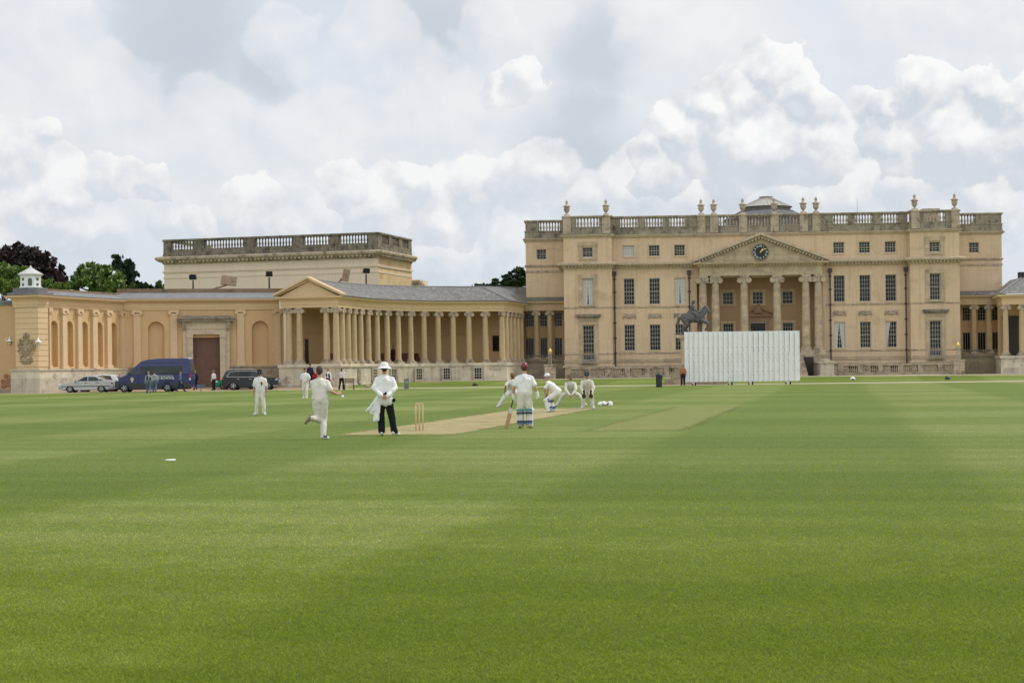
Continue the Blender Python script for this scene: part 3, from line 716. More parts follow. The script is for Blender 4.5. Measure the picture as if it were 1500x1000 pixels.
dm = MB(CO); face_box(dm, back[2], back[3], 0.05, 0.85, 2.2, 4.6, 0.06); dm.build('door', M['darkdoor'], colon)
dm = MB(CO); face_box(dm, back[2], back[3], 0.04, 1.15, 2.2, 4.78, 0.04); dm.build('door_frame', M['lime'], colon)
dm = MB(CO); face_box(dm, back[14], back[15], 0.04, 0.9, 3.4, 5.0, 0.05, 0.5); dm.build('window', M['glass'], colon)
# basement windows let into the podium
for p0, p1, kind in ((526,529.6,0), (546.7,554,1), (574,582.5,1), (610,620.5,1), (650,661,1), (695,707,1)):
    pc = (p0+p1)/2; best = None
    full_ = [p for p in CPT]+[CA]
    for i in range(len(full_)-1):
        for q in range(20):
            c = full_[i]+(full_[i+1]-full_[i])*(q/20); ln = LN[min(i, 14)]; c2 = c-ln*0.63
            e = abs(750+c2.x/c2.y*F+1.2-pc)
            if best is None or e < best[0]: best = (e, c2, ln)
    _, c, ln = best; a = math.atan2(ln.y, ln.x)-math.pi/2; w = 0.86 if kind else 0.4
    o = put('window', window_mesh(w, 1.22, 3 if kind else 1, 4, M['cream'], d=0.1), colon, (c.x-CO.x, c.y-CO.y, 1.03-CO.z+0.1), a)
    put('pane', MB().add([(-w/2+.03,0.03,-0.58),(w/2-.03,0.03,-0.58),(w/2-.03,0.03,0.58),(-w/2+.03,0.03,0.58)], [(0,1,2,3)]).mesh('pane', M['glass']), o)
    s_ = MB()
    for sx in (-1, 1): s_.box(sx*(w/2+0.002), sx*(w/2+0.15), -0.07, 0.06, -0.61, 0.61)
    s_.box(-w/2-0.2, w/2+0.2, -0.11, 0.06, -0.76, -0.612); s_.build('sill', M['lime'], o)
# roof: eave - ridge - far eave
def strip(lines, mb):
    for a, b in zip(lines[:-1], lines[1:]):
        for i in range(len(a)-1): mb.add([a[i], b[i], b[i+1], a[i+1]], [(0,3,2,1)])
pr = [CPT[0]-hd0*0.75]+CPT; ln_ = [LN[0]]+LN
v3 = lambda p, z: (p.x, p.y, z)
rm = MB(CO)
eave = [v3(p-n*0.82, 8.46) for p, n in zip(pr, ln_)]; ridge = [v3(p+n*2.5, 10.0) for p, n in zip(pr, ln_)]; far = [v3(p+n*5.9, 8.46) for p, n in zip(pr, ln_)]
strip([eave, ridge, far], rm)
eA = (CA.x+0.8, CA.y-0.85, 8.46); eB = (CB.x+0.8, CB.y, 8.46); rC = ridge[-1]; rD = tuple(HP.w(-25.85, 5.9, 9.95))
rm.add([eave[-1], eA, rC], [(0,1,2)]); rm.add([eA, eB, rD, rC], [(0,1,2,3)]); rm.add([rC, rD, (rD[0]-1.5, rD[1]+5, 8.5), far[-1]], [(0,1,2,3)])
rm.build('roof', M['slate'], colon)
rg = MB(CO); rg.poly(ridge+[rD], 0.08, 8); rg.poly([rC, eA], 0.07, 8); rg.build('ridge_cap', M['lead'], colon)
gt = MB(CO); gt.poly([(x, y, z-0.02) for x, y, z in eave[1:]]+[(eA[0], eA[1], eA[2]-0.02), (eB[0], eB[1], eB[2]-0.02)], 0.07, 8); gt.build('gutter', M['lead'], colon)
pe = MB(CO)
def endpt(t, y, z): p = E0+ed*t+en_*y; return (p.x, p.y, z)
def endprism(mb, poly, y0, y1):
    n = len(poly); mb.add([endpt(a, y0, z) for a, z in poly]+[endpt(a, y1, z) for a, z in poly], [tuple(range(n)), tuple(range(2*n-1, n-1, -1))]+[(k, n+k, n+(k+1) % n, (k+1) % n) for k in range(n)])
endprism(pe, [(-0.3, 8.42), (5.25, 8.42), (2.475, 9.75)], -0.3, 0.3); pe.build('pediment', M['rust'], colon)
pe = MB(CO)
for s in (-1, 1):
    f = lambda t: 2.475+s*t
    endprism(pe, [(f(3.35), 8.43), (f(0), 10.0), (f(0), 10.2), (f(3.4), 8.6)], -0.3, 0.78); endprism(pe, [(f(3.1), 8.425), (f(0), 9.78), (f(0), 9.99), (f(3.3), 8.427)], -0.3, 0.5)
pe.build('raking_cornice', M['rust'], colon)
# ================================================================== FORECOURT WALL WITH GATE
def plane2(pa, da, pb, db, base, py=500):
    a = uv(pa, py)[0]*da/F; b = uv(pb, py)[0]*db/F
    return Plane(a, da, math.atan2(db-da, b-a), base)
FWP = plane2(187, 151.0, 411, 153.6, 0.08)
X = lambda p, y=500, o=0.0: FWP.x(p, y, o)
fw = thing('forecourt_wall', 'ochre forecourt wall with arched niches, pilasters and big brown gateway', 'wall', FWP.w(0,0), FWP.a)
L = X(411)
hol = [(X(217), X(241), 2.2, 6.25, 'arch'), (X(369), X(393.5), 2.2, 6.25, 'arch')]
g0, g1 = X(282.7), X(322)
m = MB(); m.wall(-0.8, L+0.3, 0, 7.35, 0, hol+[(g0, g1, 0, 4.72)], 0.5)
m.build('wall', M['stucco_warm'], fw)
for h in hol:
    a, b, c, d = h[:4]; r = (b-a)/2
    m = MB(); ring = [(a, c)]+[((a+b)/2-r*math.cos(math.pi*k/12), d-r+r*math.sin(math.pi*k/12)) for k in range(13)]+[(b, c)]
    m.add([(x, 0.495, z) for x, z in ring], [tuple(range(len(ring)))]); m.build('niche', M['stucco_warm'], fw)
for p0, p1 in ((196, 206.6), (249.7, 260), (347.5, 358), (403, 411)):
    m = MB(); a, b = X(p0), X(p1); m.box(a, b, -0.14, -0.002, 2.05, 6.75); m.box(a-0.09, b+0.09, -0.22, -0.003, 2.0, 2.35)
    m.box(a-0.06, b+0.06, -0.18, -0.003, 6.76, 6.95); m.box(a-0.14, b+0.14, -0.24, -0.003, 7.06, 7.28)
    for q in (a-0.04, b+0.04): m.tube((q, -0.25, 7.02), (q, -0.05, 7.02), 0.15, 0.15, 10)
    m.build('pilaster', M['rust'], fw)
for a, b in ((0, g0-0.95), (g1+0.95, L-0.02)):
    m = MB(); m.box(a, b, -0.45, -0.003, -0.3, 1.9); m.box(a, b, -0.55, -0.004, 1.902, 2.04)
    m.build('podium', M['podium_brown'], fw)
m = MB(); m.sweep([(-0.3, 0), (L-0.1, 0)], [(-0.5, 7.3), (0.1, 7.3), (0.12, 7.5), (0.16, 7.52), (0.16, 7.92), (0.24, 7.96), (0.3, 8.06), (0.62, 8.14), (0.68, 8.3), (-0.5, 8.34)])
dentils(m, 0.3, L-0.8, 0.0, 7.97, 8.1, 0.38, 0.24, 0.12)
m.build('cornice', M['rust'], fw)
m = MB(); m.prism([(0, 0), (1, 0), (1, 0.01), (0, 0.01)], 0, 0.01)
m = MB(); m.add([(-1,-0.66,8.33),(L-0.3,-0.66,8.33),(L-0.3,1.4,8.95),(-1,1.4,8.95)], [(0,1,2,3)]); m.add([(-1,-0.66,8.33),(L-0.3,-0.66,8.33),(L-0.3,-0.66,8.25),(-1,-0.66,8.25)], [(0,1,2,3)]); m.box(-1, L-0.3, 1.402, 6.0, 8.2, 8.9)
m.build('roof', M['lead'], fw)
m = MB(); m.box(-1, L+0.5, 1.9, 2.3, 8.9, 9.36); m.build('parapet', M['rusty_lead'], fw)
gs = MB()
for s, g in ((-1, g0), (1, g1)):
    gs.box(g+s*0.003, g+s*0.5, -0.42, -0.003, -0.2, 4.72); gs.box(g+s*0.5, g+s*0.9, -0.3, -0.003, -0.2, 5.55)
    gs.box(g-s*0.02, g+s*0.56, -0.5, -0.004, 4.722, 5.0)
gs.box(g0-0.56, g1+0.56, -0.42, -0.003, 5.002, 5.5); gs.box(g0-0.7, g1+0.7, -0.48, -0.003, 5.502, 6.2)
gs.build('gate_surround', stone('gate_stone', (0.52,0.42,0.30), (0.63,0.52,0.375), (0.27,0.21,0.14), 0.5, 0.9, 0.25, brick=(1.1,0.5), mortar=0.85, bc=(0.94,1.05)), fw)
gh = MB(); gh.box(g0-1.3, g1+1.3, -0.8, -0.003, 6.202, 6.42); gh.box(g0-1.42, g1+1.42, -0.95, -0.004, 6.422, 6.62); gh.box(g0-1.0, g1+1.0, -0.6, -0.005, 6.622, 6.75)
for s in (-1, 1):
    xx = g0-0.8 if s < 0 else g1+0.8; gh.box(xx-0.18, xx+0.18, -0.7, -0.301, 5.5, 6.2)
gh.build('gate_hood', M['dark_lime'], fw)
gd = MB(); gd.box(g0, g1, 0.3, 0.38, -0.1, 4.72)
gdo = gd.build('gate_door', M['door'], fw)
gm = MB(); gc = (g0+g1)/2
for a, b in ((g0+0.02, gc-0.01), (gc+0.01, g1-0.02)):
    for za, zb in ((0.15, 1.55), (1.75, 3.05), (3.25, 4.55)):
        for q in ((a+0.05, a+0.14, za, zb), (b-0.14, b-0.05, za, zb), (a+0.14, b-0.14, za, za+0.09), (a+0.14, b-0.14, zb-0.09, zb)): gm.box(q[0], q[1], 0.27, 0.298, q[2], q[3])
gm.build('door_panel', M['door'], gdo)
# ================================================================== LEFT SCREEN WALL (receding, five niches) and corner pier
NWP = plane2(55, 139.0, 187, 151.0, 0.0)
Y = lambda p, o=0.0: NWP.x(p, 500, o)
nw = thing('screen_wall', 'ochre wall with five narrow arched niches between pilasters, running back from corner pier', 'wall', NWP.w(0,0), NWP.a)
x70 = Y(70); L = Y(187, 0.0)+0.45
hol = [(Y(a, 0.35), Y(b, 0.35), 2.2, 6.2, 'arch') for a, b in ((74.3,85), (97.5,107.3), (119.5,129), (141,150.7), (162,171))]
m = MB(); m.wall(x70, L, 0, 7.35, 0.35, hol, 0.45, back=True); m.build('wall', M['stucco_warm'], nw)
for p0, p1 in ((70.5,72.8), (90,96.5), (112.5,118.6), (134.5,141), (155.5,161.5), (176,182)):
    m = MB(); a, b = Y(p0, 0.3), Y(p1, 0.3); m.box(a, b, 0.12, 0.348, 2.05, 6.75); m.box(a-0.1, b+0.1, 0.04, 0.347, 2.05, 2.35); m.box(a-0.08, b+0.08, 0.06, 0.347, 6.76, 6.92); m.box(a-0.12, b+0.12, 0.02, 0.347, 7.06, 7.28)
    for q in (a, b): m.tube((q, 0.0, 7.0), (q, 0.3, 7.0), 0.16, 0.16, 10)
    m.build('pilaster', M['rust'], nw)
m = MB(); m.box(x70-0.02, L, -0.25, 0.345, -0.2, 1.9); m.box(x70-0.02, L, -0.33, 0.344, 1.902, 2.04); m.build('podium', M['podium'], nw)
prof = [(-0.5, 7.3), (0.1, 7.3), (0.12, 7.5), (0.16, 7.52), (0.16, 7.92), (0.24, 7.96), (0.3, 8.06), (0.6, 8.14), (0.66, 8.3), (-0.5, 8.34)]
m = MB(); m.sweep([(x70-0.01, 0.35), (L, 0.35)], prof); dentils(m, x70, L, 0.35, 7.97, 8.1, 0.38, 0.24, 0.12); m.build('cornice', M['rust'], nw)
m = MB(); m.add([(x70,-0.27,8.345),(L,-0.27,8.345),(L,1.1,8.8),(x70,1.1,8.8)], [(0,1,2,3)]); m.box(x70, L, 1.1, 3.0, 8.2, 8.79); m.build('roof', M['lead'], nw)
m = MB(); m.box(x70, L+1, 1.2, 1.6, 8.8, 9.0); m.build('parapet', M['rusty_lead'], nw)
pier = thing('corner_pier', 'rusticated ochre corner pier bearing carved oval crest, stone base below', 'pier', NWP.w(0,0), NWP.a)
pw = 2.3; m = MB(); xp = x70-0.03
m.box(0.05, xp, -0.02, pw-0.05, 2.0, 7.35)
k = 2.25
while k < 7.2: m.box(0.0, xp+0.002, -0.08, pw, k, k+0.42); k += 0.46
m.build('wall', M['rust'], pier)
m = MB(); m.box(-0.3, xp+0.0, -0.42, pw+0.3, -0.2, 1.88); m.box(-0.4, xp+0.001, -0.5, pw+0.4, 1.882, 2.05); m.build('podium', M['podium'], pier)
m = MB(); m.sweep([(xp, pw), (0, pw), (0, 0.0), (xp, 0.0)][::1], [(o, z) for o, z in prof])
m = MB(); m.sweep([(xp+0.0, pw), (0, pw), (0, 0), (xp, 0)], prof); m.build('cornice', M['rust'], pier)
m = MB(); m.box(-0.45, xp+0.3, -0.45, pw+0.45, 8.345, 8.55); m.box(-0.15, xp, -0.1, pw+0.1, 8.552, 8.95); m.build('coping', M['lead'], pier)
cr = MB(); yc = pw/2
for k in range(36):     # oval frame
    a0 = 2*math.pi*k/36; a1 = 2*math.pi*(k+1)/36
    cr.tube((-0.02, yc-0.52*math.cos(a0), 3.95+0.72*math.sin(a0)), (-0.02, yc-0.52*math.cos(a1), 3.95+0.72*math.sin(a1)), 0.06, 0.06, 6)
cr.ball((0, yc, 3.95), (0.05, 0.5, 0.7), 20, 10)
cr.ball((-0.06, yc, 4.28), (0.05, 0.13, 0.16)); cr.ball((-0.06, yc-0.09, 4.22), (0.05, 0.1, 0.12)); cr.ball((-0.06, yc, 3.62), (0.05, 0.14, 0.18)); cr.ball((-0.06, yc+0.1, 3.68), (0.05, 0.1, 0.12))
rr = random.Random(3)
for k in range(70):     # acanthus scrolls and supporters round the oval
    a = R(200+rr.uniform(-70, 70)*1.0) if k % 2 else R(-20+rr.uniform(-70, 70))
    q = rr.uniform(0.62, 0.98); y = yc-math.cos(a)*q*0.95; z = 3.85+math.sin(a)*q*1.15-0.05
    cr.ball((-0.03, y, z), (0.09, rr.uniform(0.05, 0.12), rr.uniform(0.06, 0.13)), 8, 6, 0, Matrix.Rotation(rr.uniform(-1, 1), 3, 'X'))
for k in range(9): cr.ball((-0.04, yc+(k-4)*0.07, 4.85+0.12*math.sin(k*2.1)+0.1*(1-abs(k-4)/4)), (0.1, 0.07, 0.11), 8, 6)
cr.box(-0.07, 0.02, yc-0.62, yc+0.62, 2.62, 2.98); cr.box(-0.06, 0.02, yc-0.4, yc+0.4, 2.46, 2.62)
cr.build('crest', stone('carved_stone', (0.33,0.25,0.155), (0.46,0.35,0.22), (0.16,0.12,0.08), 0.7, 3.0, 0.0, stain_lo=0.47, stain_sc=4), pier, True)
# plain wall left of the pier
lw_ = thing('garden_wall', 'plain deep orange wall left of the crested corner pier', 'wall', NWP.w(0.45, pw), NWP.a)
m = MB(); m.box(0, 0.5, 0.002, 16, -0.2, 7.55); m.build('wall', M['stucco_deep'], lw_)
m = MB(); m.box(-0.12, 0.6, 0.35, 16, 7.55, 7.75); m.box(-0.2, 0.7, 0.35, 16, 7.752, 7.95); m.build('coping', M['lead'], lw_)
m = MB(); m.box(-0.06, -0.002, 0.31, 16, -0.2, 0.35); m.build('plinth', M['podium_brown'], lw_)
m = MB()
for k in range(14): m.ball((-0.02, 1.0+rr.uniform(-0.6, 0.8), 0.95+rr.uniform(-0.5, 0.55)), (0.03, 0.3, 0.22), 8, 6)
m.build('exposed_brick', stone('bare_brick', (0.27,0.13,0.075), (0.36,0.19,0.11), (0.4,0.28,0.17), 0.5, 2, 0.0, brick=(0.24,0.08)), lw_)
# white cupola
c0 = NWP.w(xp/2, pw/2, 8.95)
cu = thing('roof_cupola', 'small white octagonal cupola with arched openings on top of corner pier', 'cupola', c0, R(12))
m = MB(); m.lathe([(1.0, 0), (1.0, 0.1), (0.9, 0.1), (0.9, 1.02), (1.02, 1.05), (1.05, 1.13)], 8, ph=R(22.5)); m.build('body', M['white'], cu)
m = MB(); m.lathe([(1.12, 1.13), (1.14, 1.17), (0.16, 1.72), (0.08, 1.85), (0.03, 1.95)], 8, ph=R(22.5)); m.build('cupola_roof', flat('cupola_roof_paint', (0.5,0.49,0.47), 0.6, var=0.15), cu)
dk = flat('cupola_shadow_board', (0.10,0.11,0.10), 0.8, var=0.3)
for k in range(8):
    a = R(45*k); ap = 0.9*math.cos(R(22.5))+0.004; rot = Matrix.Rotation(a+R(90), 3, 'Z'); m = MB(); e = Vector((math.cos(a), math.sin(a), 0)); t = Vector((-e.y, e.x, 0))
    if k % 2 == 0:
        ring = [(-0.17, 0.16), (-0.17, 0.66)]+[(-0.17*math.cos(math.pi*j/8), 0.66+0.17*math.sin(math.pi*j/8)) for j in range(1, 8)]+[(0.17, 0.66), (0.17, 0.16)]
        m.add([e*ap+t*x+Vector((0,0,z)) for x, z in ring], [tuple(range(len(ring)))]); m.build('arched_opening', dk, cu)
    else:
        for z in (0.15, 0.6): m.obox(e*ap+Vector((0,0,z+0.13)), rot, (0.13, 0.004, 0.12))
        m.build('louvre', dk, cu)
# ================================================================== PAVILION BLOCK behind the wall
BP = Plane(-40.7, 192.3, math.atan2(-7.3, 25.75), 0.45)
blk = thing('pavilion_block', 'tall pale rendered block with dark balustraded roof behind the forecourt wall', 'building', BP.w(0,0), BP.a)
BL, BD = 26.75, 11.4
path = [(0, BD), (0, 0), (BL, 0), (BL, BD)]
m = MB(); m.wall(0, BL, 0, 14.8, 0, [], 0.3); m.add([(0,0,0),(0,30,0),(0,30,14.8),(0,0,14.8)], [(0,1,2,3)]); m.build('wall', M['pale'], blk)
m = MB(); m.add([(BL,0,0),(BL,BD,0),(BL,BD,14.8),(BL,0,14.8)], [(0,1,2,3)]); m.build('side_wall', stone('stained_side_render', (0.55,0.40,0.22), (0.64,0.49,0.30), (0.33,0.19,0.08), 0.6, 0.5, 0.4, stain_lo=0.52, stain_sc=0.7), blk)
m = MB(); m.sweep(path, [(-0.02, 13.75), (0.1, 13.78), (0.14, 13.95), (0.5, 14.1), (0.75, 14.3), (0.8, 14.5), (0.7, 14.62), (-0.02, 14.75)])
dentils(m, 0.1, BL-0.1, 0.0, 13.96, 14.16, 0.6, 0.5, 0.26)
for k in range(22): y = BD*(k+0.5)/22; m.box(BL+0.2, BL+0.6, y-0.13, y+0.13, 13.96, 14.16)
m.build('cornice', M['lime'], blk)
m = MB(); m.sweep(path, [(-0.02, 12.75), (0.12, 12.78), (0.16, 12.95), (-0.02, 13.0)]); m.build('string_course', M['pale'], blk); m = MB(); m.sweep(path, [(-0.02, 12.1), (0.05, 12.12), (0.07, 12.3), (-0.02, 12.32)]); m.build('string_course', M['pale'], blk)
m = MB(); m.sweep(path, [(-0.5, 14.75), (0.1, 14.75), (0.1, 14.95), (0.04, 15.0), (0.04, 15.5), (-0.5, 15.5)]); m.sweep(path, [(-0.48, 16.45), (0.08, 16.45), (0.12, 16.55), (0.1, 16.7), (-0.48, 16.75)])
ops = [(0.9+k*0.001, 3.9, 0) for k in range(1)]+[(5.2, 10.3, 0), (11.6, 16.4, 0), (17.6, 20.9, 0), (22.0, 25.6, 0)]
x = -0.03
for a, b, _ in ops: m.box(x, a, -0.03, 0.47, 15.5, 16.45); x = b
m.box(x, BL+0.03, -0.03, 0.47, 15.5, 16.45)
for a, b in ((0.48, 1.2), (3.6, 4.5), (7.0, 8.0), (10.3, BD)): m.box(BL-0.47, BL+0.03, a, b, 15.5, 16.45)
bo = m.build('balustrade', M['black_lime'], blk)
bme = baluster_mesh(0.95, 0.13, M['black_lime'])
for a, b, _ in ops:
    n = max(5, round((b-a)/0.36))
    for k in range(n): put('baluster', bme, bo, (a+(b-a)*(k+0.5)/n, 0.2, 15.5))
for a, b in ((1.2, 3.6), (4.5, 7.0), (8.0, 10.3)):
    for k in range(6): put('baluster', bme, bo, (BL-0.2, a+(b-a)*(k+0.5)/6, 15.5))
MB().slab([(0.5, 0.5), (BL-0.5, 0.5), (BL-0.5, BD-0.3), (0.5, BD-0.3)], 14.6, 14.74).build('roof', M['lead'], blk)
m = MB(); m.box(BL-4, BL+0.0, BD+0.002, BD+6, 0, 12); m.build('rear_wall', M['pale'], blk)
cz = col_parts(11.5, 0.55, (M['column'], M['lime']), 'b'); add_col(blk, cz, (BL+0.35, BD+0.7, 0.3))
# roof fittings above the forecourt wall
for i, (px, pt, pb, lab) in enumerate(((283, 403.5, 424, 'black floodlight on short post above the brown gateway'), (394.5, 399, 422, 'black floodlight on post above the niche right of the gateway'), (536.5, 394.5, 418, 'black floodlight on post rising behind the colonnade roof'))):
    d = 156.5 if i < 2 else 163.0; b = at(px, pb, d); t = at(px, pt, d)
    fl = thing('floodlight', lab, 'floodlight', b, R(10*i), 'black floodlights on the roofs'); h = t.z-b.z
    MB().tube((0,0,-0.6), (0,0,h-0.45), 0.09, 0.07, 8).build('post', M['iron'], fl)
    q = MB(); q.obox((0, -0.1, h-0.15), Matrix.Rotation(R(25), 3, 'X'), (0.32, 0.2, 0.2)); q.box(-0.36, 0.36, -0.03, 0.03, h-0.4, h-0.34); q.build('lamp_head', M['iron'], fl)
    q = MB(); q.obox((0, -0.30, h-0.06), Matrix.Rotation(R(25), 3, 'X'), (0.26, 0.006, 0.14)); q.build('lens', M['glass'], fl)
for i, (px, py, d, lab) in enumerate(((333, 411, 158, 'weathered brown hatch tilted up on the roof above the gateway'), (500, 404, 160, 'weathered brown hatch tilted steeply behind the colonnade pediment'))):
    c = at(px, py, d); ht = thing('roof_hatch', lab, 'hatch', c-Vector((0,0,0.75)), R(8), 'tilted roof hatches')
    hm_ = stone('hatch_board_%d' % i, (0.2,0.14,0.09), (0.3,0.22,0.14), (0.1,0.075,0.05), 0.6, 2.0)
    q = MB()
    if i == 0: q.obox((0.15, 0.1, 0.75), Matrix.Rotation(R(8), 3, 'Y') @ Matrix.Rotation(R(-28), 3, 'X'), (0.75, 0.06, 0.5))
    else: q.obox((0.45, 0.0, 0.8), Matrix.Rotation(R(12), 3, 'Y') @ Matrix.Rotation(R(-15), 3, 'X'), (0.34, 0.06, 0.62))
    q.build('lid', hm_, ht)
    q = MB(); q.tube((-1.5 if i == 0 else -0.6, 0, -0.1), (0.0, 0, 0.35), 0.08, 0.08, 8); q.ball((0.0, 0, 0.4), 0.14); q.box(-1.5, 0.6, -0.3, 0.3, -0.6, -0.05); q.build('strut', hm_, ht)
# ================================================================== RIGHT COLONNADE
RO = Vector((51, 168, 0.4))
rc = thing('colonnade', 'start of ochre Ionic colonnade with hipped slate roof at right edge, beyond right link wing', 'colonnade', RO)
RP = [Vector(p) for p in ((51.2, 171.6), (50.05, 166.0), (51.7, 166.0), (53.35, 165.9), (55.0, 165.6), (56.6, 165.1))]
m = MB(RO); m.sweep(RP, [(-0.5, -0.1), (0.6, -0.1), (0.55, 0.5), (0.55, 1.95), (0.66, 2.0), (0.66, 2.25), (-0.5, 2.25)]); m.build('podium', M['podium'], rc)
for p in RP[1:]: add_col(rc, cpar, (p.x-RO.x, p.y-RO.y, 2.25-RO.z))
m = MB(RO); m.sweep(RP, [(-0.4, 7.43), (0.32, 7.43), (0.36, 8.0), (0.52, 8.16), (0.78, 8.26), (0.8, 8.45), (-0.4, 8.47)]); m.build('entablature', M['rust'], rc)
m = MB(RO); m.slab([(50.1,166),(57,165.2),(57,173),(51,173)], 2.1, 2.24); m.build('floor', M['lime'], rc)
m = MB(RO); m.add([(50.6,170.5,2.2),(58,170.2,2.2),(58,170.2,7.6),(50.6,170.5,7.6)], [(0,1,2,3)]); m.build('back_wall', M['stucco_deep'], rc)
m = MB(RO); m.box(51.0, 53.2, 170.1, 170.25, 2.25, 6.4); m.build('door', M['darkdoor'], rc)  # big dark panel stands in for the dark interior between the columns
m = MB(RO); m.add([(49.2,165.15,8.5),(58,164.6,8.5),(58,168.4,10.3),(52.6,168.6,10.3)], [(0,1,2,3)]); m.add([(49.2,165.15,8.5),(52.6,168.6,10.3),(53,174,10.3),(50.4,172.5,8.5)], [(0,1,2,3)]); m.add([(52.6,168.6,10.3),(58,168.4,10.3),(58,175,9),(53,174,10.3)], [(0,1,2,3)])
m.build('roof', M['slate'], rc)
m = MB(RO); m.poly([(49.2,165.15,8.53),(52.6,168.6,10.33),(58,168.4,10.33)], 0.08, 8); m.build('ridge_cap', M['lead'], rc)
m = MB(RO); m.box(52.3, 52.9, 168.5, 169.1, 10.2, 10.85); m.build('finial_block', M['iron'], rc)
# ================================================================== TREES
def tree(name, label, base, blobs, lm, n, size, seed, trunk=0.4, cat='tree', group=None, flat_=False, droop=0.0):
    rr = random.Random(seed); t = thing(name, label, cat, base, 0, group); base = Vector(base)
    vs = []; fs = []; tot = sum(b[1][0]*b[1][2]+b[1][0]*b[1][1] for b in blobs)
    sub = []
    for c, r in blobs:      # break each mass into leafy sprays
        k = max(7, int(11*r[0]*max(r[2], 1.2)))
        for _ in range(k):
            while True:
                d = Vector((rr.uniform(-1,1), rr.uniform(-1,1), rr.uniform(-1,1)))
                if 0.1 < d.length < 1: break
            d = d.normalized()*(0.45+0.72*rr.random())
            sr_ = rr.uniform(0.3, 0.9)*(0.36 if not flat_ else 0.32)*min(r[0], 2.4)
            sub.append((Vector(c)+Vector((d.x*r[0], d.y*r[1], d.z*r[2])), sr_))
    wt = [s**2 for _, s in sub]
    for (c, s) in rr.choices(sub, wt, k=n):
        d = Vector((rr.gauss(0,1), rr.gauss(0,1), rr.gauss(0,1))).normalized()*s*rr.random()**0.4
        if flat_: d.z *= 0.3
        p = c+d
        nrm = (Vector((rr.gauss(0,1), rr.gauss(0,1), rr.gauss(0,1)))+(Vector((0,0,1.6)) if flat_ else d.normalized()*0.7)).normalized()
        u = nrm.orthogonal().normalized(); w = nrm.cross(u); a = rr.random()*6.28; sz = size*rr.uniform(0.6, 1.35)
        u, w = u*math.cos(a)+w*math.sin(a), w*math.cos(a)-u*math.sin(a)
        o = len(vs); vs += [p-u*sz, p+w*sz*0.5, p+u*sz, p-w*sz*0.5]; fs.append((o, o+1, o+2, o+3))
    me = bpy.data.meshes.new('crown'); me.from_pydata([tuple(v) for v in vs], [], fs); me.materials.append(lm); put('crown', me, t)
    tm = MB(); top = max(c[2] for c, _ in blobs)
    pts = [(0, 0, -0.3), (0.1, 0, top*0.3), (-0.1, 0.1, top*0.6), (0.05, 0, top*0.95)]
    tm.poly(pts, [trunk, trunk*0.8, trunk*0.55, trunk*0.15], 10)
    for c, r in blobs:
        z = max(0.25*top, min(c[2]-0.5*r[0], top*0.8)); tm.poly([(0, 0, z), (c[0]*0.5, c[1]*0.5, z+(c[2]-z)*0.4), (c[0], c[1], c[2])], [trunk*0.4, trunk*0.25, trunk*0.08], 7)
    tm.build('trunk', M['bark'], t)
    return t
def tblobs(base, lst, d, dy=0.35):      # lst: (px, py, radius px across, radius px up)
    s = F/d; out = []
    rr = random.Random(len(lst))
    for px, py, rx, rz in lst:
        p = at(px, py, d); out.append(((p.x-base.x, rr.uniform(-1,1)*dy*4, p.z-base.z), (rx/s, rx/s, rz/s)))
    return out
def T_(name, label, px, d, lst, lm, n, size, seed, **k):
    b = at(px, 540, d); b.z = 0.4
    return tree(name, label, b, tblobs(b, lst, d), lm, n, size, seed, **k)
T_('beech_tree', 'large dark purple copper beech tree rising behind the white cupola', 38, 218, [(30,378,28,18),(8,392,25,22),(52,388,24,20),(72,398,20,18),(88,404,13,14),(45,410,40,22),(18,372,16,12),(96,410,7,8),(70,420,28,14)], M['beech'], 15000, 0.36, 1, trunk=0.7)
T_('lime_tree', 'mid green leafy tree at left edge behind the plain orange wall', 8, 196, [(6,400,20,13),(26,396,14,11),(-6,415,22,14),(20,412,22,14),(12,422,20,10)], M['leaf'], 9000, 0.30, 2)
T_('shrub_tree', 'low bright yellow-green tree at left edge below the copper beech', 5, 188, [(4,419,14,9),(20,416,10,8),(-8,414,10,10),(26,424,8,6)], M['leaf2'], 4500, 0.24, 12, trunk=0.2)
T_('oak_tree', 'airy mid green tree between the copper beech and the dark conifer', 145, 200, [(132,396,14,9),(150,396,16,10),(120,408,15,11),(142,410,22,12),(165,405,18,12),(110,418,12,8),(178,416,14,9),(158,418,26,10)], M['leaf'], 10500, 0.29, 3)
T_('garden_tree', 'small yellow-green tree just right of the white cupola', 72, 186, [(70,414,10,6),(84,418,12,6),(97,419,8,5),(62,420,8,6)], M['leaf2'], 3000, 0.22, 13, trunk=0.2)
T_('conifer_tree', 'dark layered conifer left of the pale pavilion block', 180, 206, [(174,378,8,6),(180,386,12,7),(188,394,14,8),(176,396,14,8),(192,402,12,5),(200,400,6,3),(186,408,18,8),(200,416,10,7),(178,420,20,10)], M['needle'], 9500, 0.30, 4, trunk=0.4)
T_('yew_tree', 'low dark evergreen tree peeping over the wall beside the pale block', 218, 200, [(212,421,8,5),(222,423,8,4),(205,424,8,4)], M['needle'], 2600, 0.22, 5, trunk=0.25)
T_('ash_tree', 'small green treetop against the left end of the pale block', 233, 202, [(234,417,6,5),(229,421,6,4),(238,421,5,4)], M['leaf'], 1700, 0.22, 6, trunk=0.2)
T_('cedar_tree', 'dark flat-layered cedar tree behind the left wing of the mansion', 757, 214, [(757,399,17,5),(744,405,13,3),(765,407,20,5),(748,412,22,4),(724,414,10,2.5),(709,417,14,3),(738,419,24,4),(768,415,20,5),(697,418,6,2),(760,394,8,3)], M['cedar'], 9000, 0.24, 7, trunk=0.55, flat_=True)
